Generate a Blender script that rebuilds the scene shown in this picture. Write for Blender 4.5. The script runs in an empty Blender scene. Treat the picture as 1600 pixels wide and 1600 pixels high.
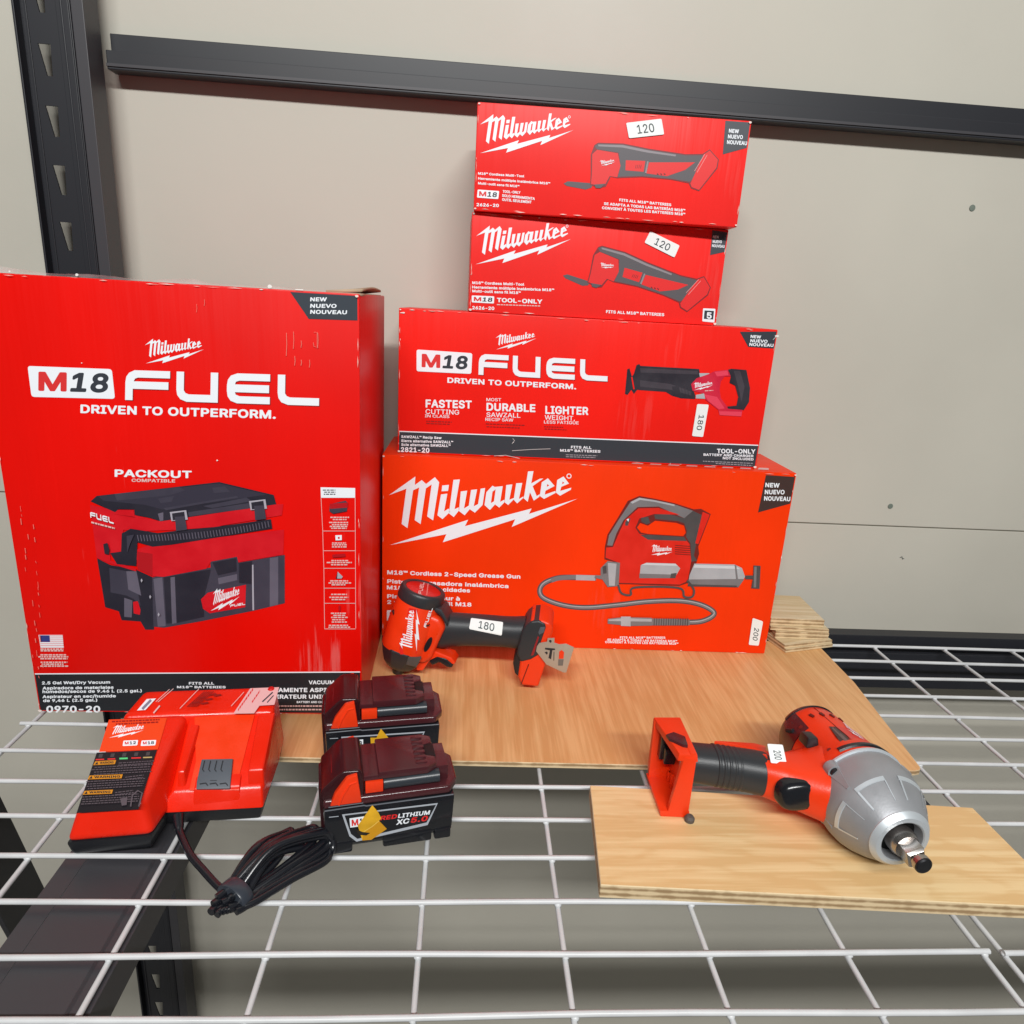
import bpy, bmesh, math, random
from mathutils import Vector, Matrix
from mathutils.geometry import tessellate_polygon
random.seed(7)
R = math.radians
scn = bpy.context.scene
COL = scn.collection

# ------------------------------------------------------------------ camera, world, lamp, exposure
HC = 0.43                                   # camera height above the shelf deck (deck = z 0)
FPX = 1082.33                               # focal length in pixels of the 1600 px photograph
ROWS = ((0.9969443, -0.0539529, 0.0564901), (0.0385127, -0.2896818, -0.9563479), (0.0679619, 0.9556011, -0.2867187))
cam_d = bpy.data.cameras.new('camera'); cam = bpy.data.objects.new('camera', cam_d); COL.objects.link(cam)
cam_d.sensor_width = 36; cam_d.lens = FPX / 1600 * 36; cam_d.clip_start = 0.01; cam_d.clip_end = 100
rt, dn, fw = [Vector(r) for r in ROWS]
cam.matrix_world = Matrix(((rt.x, -dn.x, -fw.x, 0), (rt.y, -dn.y, -fw.y, 0), (rt.z, -dn.z, -fw.z, HC), (0, 0, 0, 1)))
scn.camera = cam

world = bpy.data.worlds.new('World'); scn.world = world; world.use_nodes = True
bg = world.node_tree.nodes['Background']
bg.inputs[0].default_value = (0.97, 1.0, 0.97, 1); bg.inputs[1].default_value = 0.085

def area_lamp(name, loc, target, sx, sy, power, col):
    d = bpy.data.lights.new(name, 'AREA'); d.shape = 'RECTANGLE'; d.size = sx; d.size_y = sy; d.energy = power; d.color = col
    o = bpy.data.objects.new(name, d); COL.objects.link(o); o.location = loc
    o.rotation_euler = (Vector(target) - Vector(loc)).to_track_quat('-Z', 'Y').to_euler()
    return o
area_lamp('ceiling_tube_lamp', (0.05, -1.60, 2.00), (0.1, 0.8, 0.2), 2.1, 0.16, 99, (1.0, 1.0, 0.985))

scn.view_settings.view_transform = 'Standard'; scn.view_settings.look = 'None'
scn.view_settings.exposure = 0.0; scn.view_settings.gamma = 1.0
scn.render.engine = 'CYCLES'
scn.cycles.max_bounces = 8; scn.cycles.use_denoising = True

def ray(x, y):                              # viewing direction through a point measured in the photograph
    a = (x - 800) / FPX; b = (y - 800) / FPX
    return rt * a + dn * b + fw

# ------------------------------------------------------------------ materials
MATS = {}
def nodes_of(m): return m.node_tree.nodes, m.node_tree.links
def mat(name, col, rough=0.5, metal=0.0, spec=0.5, var=0.0, vscale=20.0, bump=0.0, bscale=200.0, coat=0.0, stretch=None, emit=None, crough=0.15):
    if name in MATS: return MATS[name]
    m = bpy.data.materials.new(name); m.use_nodes = True; n, l = nodes_of(m); b = n['Principled BSDF']
    b.inputs['Base Color'].default_value = (*col, 1); b.inputs['Roughness'].default_value = rough
    b.inputs['Metallic'].default_value = metal; b.inputs['Specular IOR Level'].default_value = spec
    b.inputs['Coat Weight'].default_value = coat; b.inputs['Coat Roughness'].default_value = crough
    if emit: b.inputs['Emission Color'].default_value = (*emit, 1); b.inputs['Emission Strength'].default_value = 1
    if var or bump:
        tc = n.new('ShaderNodeTexCoord'); mp = n.new('ShaderNodeMapping'); l.new(tc.outputs['Object'], mp.inputs[0])
        if stretch: mp.inputs['Scale'].default_value = stretch
    if var:
        t = n.new('ShaderNodeTexNoise'); t.inputs['Scale'].default_value = vscale; t.inputs['Detail'].default_value = 5
        l.new(mp.outputs[0], t.inputs['Vector'])
        r = n.new('ShaderNodeMapRange'); r.inputs[1].default_value = .3; r.inputs[2].default_value = .7
        r.inputs[3].default_value = 1 - var; r.inputs[4].default_value = 1 + var; l.new(t.outputs[0], r.inputs[0])
        mx = n.new('ShaderNodeVectorMath'); mx.operation = 'SCALE'; mx.inputs[0].default_value = col
        l.new(r.outputs[0], mx.inputs['Scale']); l.new(mx.outputs[0], b.inputs['Base Color'])
        r2 = n.new('ShaderNodeMapRange'); r2.inputs[1].default_value = .3; r2.inputs[2].default_value = .7
        r2.inputs[3].default_value = max(.02, rough - .12); r2.inputs[4].default_value = min(1, rough + .12)
        l.new(t.outputs[0], r2.inputs[0]); l.new(r2.outputs[0], b.inputs['Roughness'])
    if bump:
        t2 = n.new('ShaderNodeTexNoise'); t2.inputs['Scale'].default_value = bscale; t2.inputs['Detail'].default_value = 4
        l.new(mp.outputs[0], t2.inputs['Vector'])
        bp = n.new('ShaderNodeBump'); bp.inputs['Strength'].default_value = bump; bp.inputs['Distance'].default_value = .002
        l.new(t2.outputs[0], bp.inputs['Height']); l.new(bp.outputs[0], b.inputs['Normal'])
    MATS[name] = m; return m

def carton_mat(name, col, scuff=0.5, wrap=0.0):
    """printed carton: even ink, faint corrugation, soft dents, a few pale scuffs; wrap = glossy shrink film over it"""
    m = bpy.data.materials.new(name); m.use_nodes = True; n, l = nodes_of(m); b = n['Principled BSDF']
    tc = n.new('ShaderNodeTexCoord')
    def noise(sc, stretch=(1, 1, 1), det=4):
        mp = n.new('ShaderNodeMapping'); mp.inputs['Scale'].default_value = stretch; l.new(tc.outputs['Object'], mp.inputs[0])
        t = n.new('ShaderNodeTexNoise'); t.inputs['Scale'].default_value = sc; t.inputs['Detail'].default_value = det
        l.new(mp.outputs[0], t.inputs['Vector']); return t
    v = noise(7, (1, 1, .6)); r = n.new('ShaderNodeMapRange'); r.inputs[1].default_value = .3; r.inputs[2].default_value = .7
    r.inputs[3].default_value = .9; r.inputs[4].default_value = 1.08; l.new(v.outputs[0], r.inputs[0])
    sc = n.new('ShaderNodeVectorMath'); sc.operation = 'SCALE'; sc.inputs[0].default_value = col; l.new(r.outputs[0], sc.inputs['Scale'])
    s = noise(60, (2.2, 2.2, .16), 6); s2 = noise(5.5, (1, 1, .8), 2)
    ms = n.new('ShaderNodeMath'); ms.operation = 'MULTIPLY'; l.new(s.outputs[0], ms.inputs[0]); l.new(s2.outputs[0], ms.inputs[1])
    rs = n.new('ShaderNodeMapRange'); rs.inputs[1].default_value = .385; rs.inputs[2].default_value = .46; rs.inputs[3].default_value = 0; rs.inputs[4].default_value = scuff
    l.new(ms.outputs[0], rs.inputs[0])
    mx = n.new('ShaderNodeMix'); mx.data_type = 'RGBA'; l.new(rs.outputs[0], mx.inputs[0]); l.new(sc.outputs[0], mx.inputs[6]); mx.inputs[7].default_value = (.85, .45, .42, 1)
    l.new(mx.outputs[2], b.inputs['Base Color'])
    b.inputs['Roughness'].default_value = .42; b.inputs['Specular IOR Level'].default_value = .13
    d = noise(4, (1, 1, 1), 2); d2 = noise(34, (2.4, 2.4, .12) if wrap else (.25, .25, 3.2), 3)
    ad = n.new('ShaderNodeMath'); ad.operation = 'MULTIPLY_ADD'; l.new(d2.outputs[0], ad.inputs[0]); ad.inputs[1].default_value = .10 if not wrap else .18; l.new(d.outputs[0], ad.inputs[2])
    bp = n.new('ShaderNodeBump'); bp.inputs['Strength'].default_value = .6; bp.inputs['Distance'].default_value = .006
    l.new(ad.outputs[0], bp.inputs['Height']); l.new(bp.outputs[0], b.inputs['Normal'])
    if wrap:
        b.inputs['Coat Weight'].default_value = wrap; b.inputs['Coat Roughness'].default_value = .34; l.new(bp.outputs[0], b.inputs['Coat Normal'])
    MATS[name] = m; return m

def wood_mat(name, c1, c2, scale, along, rough=.42, ring=0.0, rot=0.0):
    """sheet wood: grain lines along one local axis, with broad figure"""
    m = bpy.data.materials.new(name); m.use_nodes = True; n, l = nodes_of(m); b = n['Principled BSDF']
    tc = n.new('ShaderNodeTexCoord'); mp = n.new('ShaderNodeMapping'); l.new(tc.outputs['Object'], mp.inputs[0])
    mp.inputs['Scale'].default_value = (.07, 1, 1) if along == 'x' else (1, .07, 1); mp.inputs['Rotation'].default_value = (0, 0, rot)
    w = n.new('ShaderNodeTexNoise'); w.inputs['Scale'].default_value = 5 * scale; w.inputs['Detail'].default_value = 3; l.new(mp.outputs[0], w.inputs['Vector'])
    wv = n.new('ShaderNodeMath'); wv.operation = 'SINE'
    mu = n.new('ShaderNodeMath'); mu.operation = 'MULTIPLY'; mu.inputs[1].default_value = 60 + 60 * ring; l.new(w.outputs[0], mu.inputs[0]); l.new(mu.outputs[0], wv.inputs[0])
    f = n.new('ShaderNodeTexNoise'); f.inputs['Scale'].default_value = 160; f.inputs['Detail'].default_value = 5; l.new(mp.outputs[0], f.inputs['Vector'])
    big = n.new('ShaderNodeTexNoise'); big.inputs['Scale'].default_value = 4; l.new(tc.outputs['Object'], big.inputs['Vector'])
    a1 = n.new('ShaderNodeMath'); a1.operation = 'MULTIPLY_ADD'; l.new(wv.outputs[0], a1.inputs[0]); a1.inputs[1].default_value = .10 + .12 * ring; l.new(f.outputs[0], a1.inputs[2])
    a2 = n.new('ShaderNodeMath'); a2.operation = 'MULTIPLY_ADD'; l.new(big.outputs[0], a2.inputs[0]); a2.inputs[1].default_value = .30; l.new(a1.outputs[0], a2.inputs[2])
    mp2 = n.new('ShaderNodeMapping'); l.new(tc.outputs['Object'], mp2.inputs[0]); mp2.inputs['Scale'].default_value = (.035, 1, 1) if along == 'x' else (1, .035, 1)
    fs = n.new('ShaderNodeTexNoise'); fs.inputs['Scale'].default_value = 420; fs.inputs['Detail'].default_value = 3; l.new(mp2.outputs[0], fs.inputs['Vector'])
    a3 = n.new('ShaderNodeMath'); a3.operation = 'MULTIPLY_ADD'; l.new(fs.outputs[0], a3.inputs[0]); a3.inputs[1].default_value = .85; l.new(a2.outputs[0], a3.inputs[2])
    mp3 = n.new('ShaderNodeMapping'); l.new(tc.outputs['Object'], mp3.inputs[0]); mp3.inputs['Scale'].default_value = (.42, 1, 1) if along == 'x' else (1, .3, 1); mp3.inputs['Location'].default_value = (.045, .075, 0) if along == 'x' else (.1, .25, 0)
    wr_ = n.new('ShaderNodeTexWave'); wr_.wave_type = 'RINGS'; wr_.rings_direction = 'Z'; wr_.inputs['Scale'].default_value = 17 if along == 'x' else 9; wr_.inputs['Distortion'].default_value = 5; wr_.inputs['Detail'].default_value = 3; wr_.inputs['Detail Scale'].default_value = 2.5
    l.new(mp3.outputs[0], wr_.inputs['Vector'])
    pw = n.new('ShaderNodeMath'); pw.operation = 'POWER'; l.new(wr_.outputs['Fac'], pw.inputs[0]); pw.inputs[1].default_value = 4
    a4 = n.new('ShaderNodeMath'); a4.operation = 'MULTIPLY_ADD'; l.new(pw.outputs[0], a4.inputs[0]); a4.inputs[1].default_value = -.22 * ring - .03; l.new(a3.outputs[0], a4.inputs[2]); a2 = a4
    cr = n.new('ShaderNodeValToRGB'); cr.color_ramp.elements[0].position = .42; cr.color_ramp.elements[0].color = (*c2, 1)
    cr.color_ramp.elements[1].position = .64; cr.color_ramp.elements[1].color = (*c1, 1); hv = n.new('ShaderNodeMath'); hv.operation = 'MULTIPLY'; hv.inputs[1].default_value = .5; l.new(a2.outputs[0], hv.inputs[0]); l.new(hv.outputs[0], cr.inputs[0])
    l.new(cr.outputs[0], b.inputs['Base Color']); b.inputs['Roughness'].default_value = rough
    bp = n.new('ShaderNodeBump'); bp.inputs['Strength'].default_value = .12; bp.inputs['Distance'].default_value = .001
    l.new(a1.outputs[0], bp.inputs['Height']); l.new(bp.outputs[0], b.inputs['Normal'])
    MATS[name] = m; return m

def ply_edge_mat():
    """plywood edge: thin plies in alternating tones stacked in z"""
    m = bpy.data.materials.new('plywood_edge'); m.use_nodes = True; n, l = nodes_of(m); b = n['Principled BSDF']
    tc = n.new('ShaderNodeTexCoord'); sp = n.new('ShaderNodeSeparateXYZ'); l.new(tc.outputs['Object'], sp.inputs[0])
    mu = n.new('ShaderNodeMath'); mu.operation = 'MULTIPLY'; mu.inputs[1].default_value = 2 * math.pi / .0052; l.new(sp.outputs[2], mu.inputs[0])
    si = n.new('ShaderNodeMath'); si.operation = 'SINE'; l.new(mu.outputs[0], si.inputs[0])
    no = n.new('ShaderNodeTexNoise'); no.inputs['Scale'].default_value = 90; l.new(tc.outputs['Object'], no.inputs['Vector'])
    ad = n.new('ShaderNodeMath'); ad.operation = 'MULTIPLY_ADD'; l.new(si.outputs[0], ad.inputs[0]); ad.inputs[1].default_value = .28; l.new(no.outputs[0], ad.inputs[2])
    cr = n.new('ShaderNodeValToRGB'); cr.color_ramp.elements[0].position = .25; cr.color_ramp.elements[0].color = (.34, .22, .11, 1)
    cr.color_ramp.elements[1].position = .7; cr.color_ramp.elements[1].color = (.72, .56, .34, 1); l.new(ad.outputs[0], cr.inputs[0])
    l.new(cr.outputs[0], b.inputs['Base Color']); b.inputs['Roughness'].default_value = .7
    MATS['plywood_edge'] = m; return m

RED_VAC = carton_mat('carton_red_wrapped', (.80, .003, .0005), .22, .30)
RED_SAW = carton_mat('carton_red_saw', (.86, .014, .008), .05, .12)
RED_MULTI = carton_mat('carton_red_multi', (.88, .026, .022), .05, .14)
RED_GREASE = carton_mat('carton_red_orange', (.90, .040, .002), .04, .06)
WHITE_INK = mat('white_ink', (.86, .90, .95), .45)
PINK_INK = mat('fine_print_ink', (.80, .50, .48), .5)
DARK_INK = mat('dark_ink', (.035, .042, .055), .4)
BROWN_INK = mat('brown_ink', (.055, .030, .026), .4)
BAND_INK = mat('band_ink', (.016, .018, .022), .38)
LOGO_RED = mat('logo_red_ink', (.70, .03, .03), .45)
STICKER = mat('sticker_white', (.84, .87, .86), .5)
PEN = mat('sticker_digits', (.02, .035, .04), .5)
CARD = mat('bare_cardboard', (.45, .33, .22), .85, var=.1)
KRAFT_WHITE = mat('scuffed_white', (.82, .78, .75), .8)
WALLM = mat('painted_wallboard', (.515, .492, .425), .62, var=.05, vscale=3.0, bump=.07, bscale=70)
FLOORM = mat('concrete_floor', (.30, .29, .27), .8, var=.12, vscale=8)
WIREM = mat('coated_wire', (.60, .61, .62), .38, var=.08, vscale=30)
BLACK_STEEL = mat('black_painted_steel', (.014, .015, .020), .45)
GREY_STEEL = mat('dark_grey_steel', (.045, .044, .050), .45)
BLACK_PL = mat('black_plastic', (.011, .012, .015), .34, bump=.06, bscale=900)
BLACK_GL = mat('black_gloss_plastic', (.010, .011, .014), .2)
RUBBER = mat('grey_black_rubber', (.026, .029, .033), .42, bump=.08, bscale=900)
MAROON = mat('red_sheen_black_plastic', (.062, .014, .018), .22, bump=.03, bscale=500, spec=.6)  # red reflected in near-black plastic is put into the base colour
RED_PL = mat('red_plastic', (.80, .018, .003), .28, bump=.05, bscale=500, var=.05, vscale=30)
RED_DK = mat('deep_red_plastic', (.62, .010, .008), .3, bump=.05, bscale=900)
ORANGE_PL = mat('orange_red_plastic', (.84, .042, .005), .36, bump=.08, bscale=600, var=.05, vscale=40)
GREY_CONN = mat('grey_connector', (.085, .10, .12), .45)
ALU = mat('cast_aluminium', (.36, .37, .39), .52, metal=.45, var=.06, vscale=40, bump=.05, bscale=700)
ALU_LT = mat('bright_aluminium', (.66, .71, .75), .4, metal=.5)
CHROME = mat('chrome', (.50, .47, .45), .27, metal=1.0)
STEEL_DK = mat('dark_steel', (.05, .05, .055), .3, metal=.8)
CLIPM = mat('belt_clip_tan_metal', (.47, .40, .32), .42, metal=.35, var=.06)
YELLOW = mat('yellow_tape', (.74, .40, .018), .4, var=.2, vscale=60)
CORDM = mat('cord_black_vinyl', (.008, .009, .013), .26, spec=.8)
BIGWOOD = wood_mat('birch_sheet', (.76, .45, .20), (.64, .33, .125), 1.0, 'y', .42, .25)
PLYTOP = wood_mat('pine_plywood', (.84, .61, .32), (.73, .475, .215), .8, 'x', .5, .9)
BLOCKTOP = wood_mat('plywood_offcut', (.72, .60, .40), (.60, .46, .26), 1.5, 'x', .6, .4)
EDGE = ply_edge_mat()
TAPE_EDGE = mat('white_edge_band', (.75, .72, .70), .6)

# ------------------------------------------------------------------ mesh helpers
def tag(o, label=None, cat=None, group=None, kind=None):
    if label: o['label'] = label
    if cat: o['category'] = cat
    if group: o['group'] = group
    if kind: o['kind'] = kind
    return o
def thing(name, label, cat, loc=(0, 0, 0), rot=(0, 0, 0), group=None):
    o = bpy.data.objects.new(name, None); COL.objects.link(o); o.location = loc; o.rotation_euler = rot
    o.empty_display_size = .03
    return tag(o, label, cat, group)
def obj(name, bm, mats, parent=None, smooth=35, fix=True):
    if fix: bmesh.ops.recalc_face_normals(bm, faces=bm.faces)
    me = bpy.data.meshes.new(name); bm.to_mesh(me); bm.free()
    for m in (mats if isinstance(mats, (list, tuple)) else [mats]): me.materials.append(m)
    if smooth:
        me.shade_smooth(); me.set_sharp_from_angle(angle=R(smooth))
    o = bpy.data.objects.new(name, me); COL.objects.link(o)
    if parent: o.parent = parent
    return o
def merge(bm, sub, mi=0):
    vm = {v: bm.verts.new(v.co) for v in sub.verts}
    for f in sub.faces:
        try:
            nf = bm.faces.new([vm[v] for v in f.verts]); nf.material_index = mi if mi is not None else f.material_index
        except ValueError: pass
    sub.free()
def bevel(sub, w, seg=2, ang=25):
    sub.normal_update()
    es = [e for e in sub.edges if len(e.link_faces) == 2 and e.calc_face_angle(0) > R(ang)]
    if es and w > 0: bmesh.ops.bevel(sub, geom=es, offset=w, segments=seg, affect='EDGES', profile=.6, clamp_overlap=True)
def hexa(bm, p, bev=0, mi=0, seg=2):
    """8 points: bottom ring then top ring"""
    s = bmesh.new(); v = [s.verts.new(q) for q in p]
    for f in ((3, 2, 1, 0), (4, 5, 6, 7), (0, 1, 5, 4), (1, 2, 6, 5), (2, 3, 7, 6), (3, 0, 4, 7)): s.faces.new([v[i] for i in f])
    bmesh.ops.recalc_face_normals(s, faces=s.faces)
    bevel(s, bev, seg); merge(bm, s, mi)
def box(bm, x0, x1, y0, y1, z0, z1, bev=0, mi=0, seg=2):
    hexa(bm, [(x0, y0, z0), (x1, y0, z0), (x1, y1, z0), (x0, y1, z0), (x0, y0, z1), (x1, y0, z1), (x1, y1, z1), (x0, y1, z1)], bev, mi, seg)
def prism(bm, poly, fmap, a, b, bev=0, mi=0, seg=2):
    """extrude a 2-D outline; fmap(u, v, t) gives the 3-D point, t running from a to b"""
    s = bmesh.new(); lo = [s.verts.new(fmap(u, v, a)) for u, v in poly]; hi = [s.verts.new(fmap(u, v, b)) for u, v in poly]; n = len(poly)
    s.faces.new(lo[::-1]); s.faces.new(hi)
    for i in range(n): s.faces.new((lo[i], lo[(i + 1) % n], hi[(i + 1) % n], hi[i]))
    bmesh.ops.recalc_face_normals(s, faces=s.faces); bevel(s, bev, seg); merge(bm, s, mi)
def loft(bm, rings, mi=0, cap=True, bev=0):
    s = bmesh.new(); vs = [[s.verts.new(q) for q in r] for r in rings]; n = len(rings[0])
    for a, b in zip(vs, vs[1:]):
        for i in range(n): s.faces.new((a[i], a[(i + 1) % n], b[(i + 1) % n], b[i]))
    if cap: s.faces.new(vs[0][::-1]); s.faces.new(vs[-1])
    bmesh.ops.recalc_face_normals(s, faces=s.faces)
    if bev: bevel(s, bev, 2, 40)
    merge(bm, s, mi)
def ring(c, ax, ay, a, b, n=28, p=2.0):
    c = Vector(c); ax = Vector(ax); ay = Vector(ay); out = []
    for i in range(n):
        t = 2 * math.pi * i / n; ct, st = math.cos(t), math.sin(t)
        out.append(c + ax * (a * math.copysign(abs(ct) ** (2 / p), ct)) + ay * (b * math.copysign(abs(st) ** (2 / p), st)))
    return out
def basis(d):
    d = Vector(d).normalized(); up = Vector((0, 0, 1)) if abs(d.z) < .9 else Vector((0, 1, 0))
    x = d.cross(up).normalized(); return x, x.cross(d).normalized(), d
def lathe(bm, o, d, prof, mi=0, n=32, cap=True, b=1.0):
    x, y, d = basis(d); o = Vector(o)
    loft(bm, [ring(o + d * h, x, y, r, r * b, n) for h, r in prof], mi, cap)
def cyl(bm, p0, p1, r0, r1=None, mi=0, n=20):
    p0 = Vector(p0); p1 = Vector(p1); lathe(bm, p0, p1 - p0, [(0, r0), ((p1 - p0).length, r1 if r1 is not None else r0)], mi, n)
def tube(bm, path, r, mi=0, n=10, cap=True, flat=1.0):
    P = [Vector(p) for p in path]; rings = []
    x = None
    for i, p in enumerate(P):
        t = (P[min(i + 1, len(P) - 1)] - P[max(i - 1, 0)]).normalized()
        if x is None: x = basis(t)[0]
        x = (x - t * x.dot(t)).normalized(); y = t.cross(x)
        rr = r[i] if isinstance(r, (list, tuple)) else r
        rings.append([p + x * (rr * math.cos(2 * math.pi * k / n)) + y * (rr * flat * math.sin(2 * math.pi * k / n)) for k in range(n)])
    loft(bm, rings, mi, cap)
def spline(pts, k=8):
    P = [Vector(p) for p in pts]; out = []
    for i in range(len(P) - 1):
        a, b, c, d = P[max(i - 1, 0)], P[i], P[i + 1], P[min(i + 2, len(P) - 1)]
        for j in range(k):
            t = j / k
            out.append(.5 * ((2 * b) + (c - a) * t + (2 * a - 5 * b + 4 * c - d) * t * t + (3 * b - a - 3 * c + d) * t ** 3))
    return out + [P[-1]]
def copy_tree(o, parent=None):
    c = o.copy(); COL.objects.link(c)
    if parent: c.parent = parent
    for ch in list(o.children): copy_tree(ch, c)
    return c

# ------------------------------------------------------------------ printing: flat ink shapes laid on a surface
CAPH = 0.729
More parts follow.
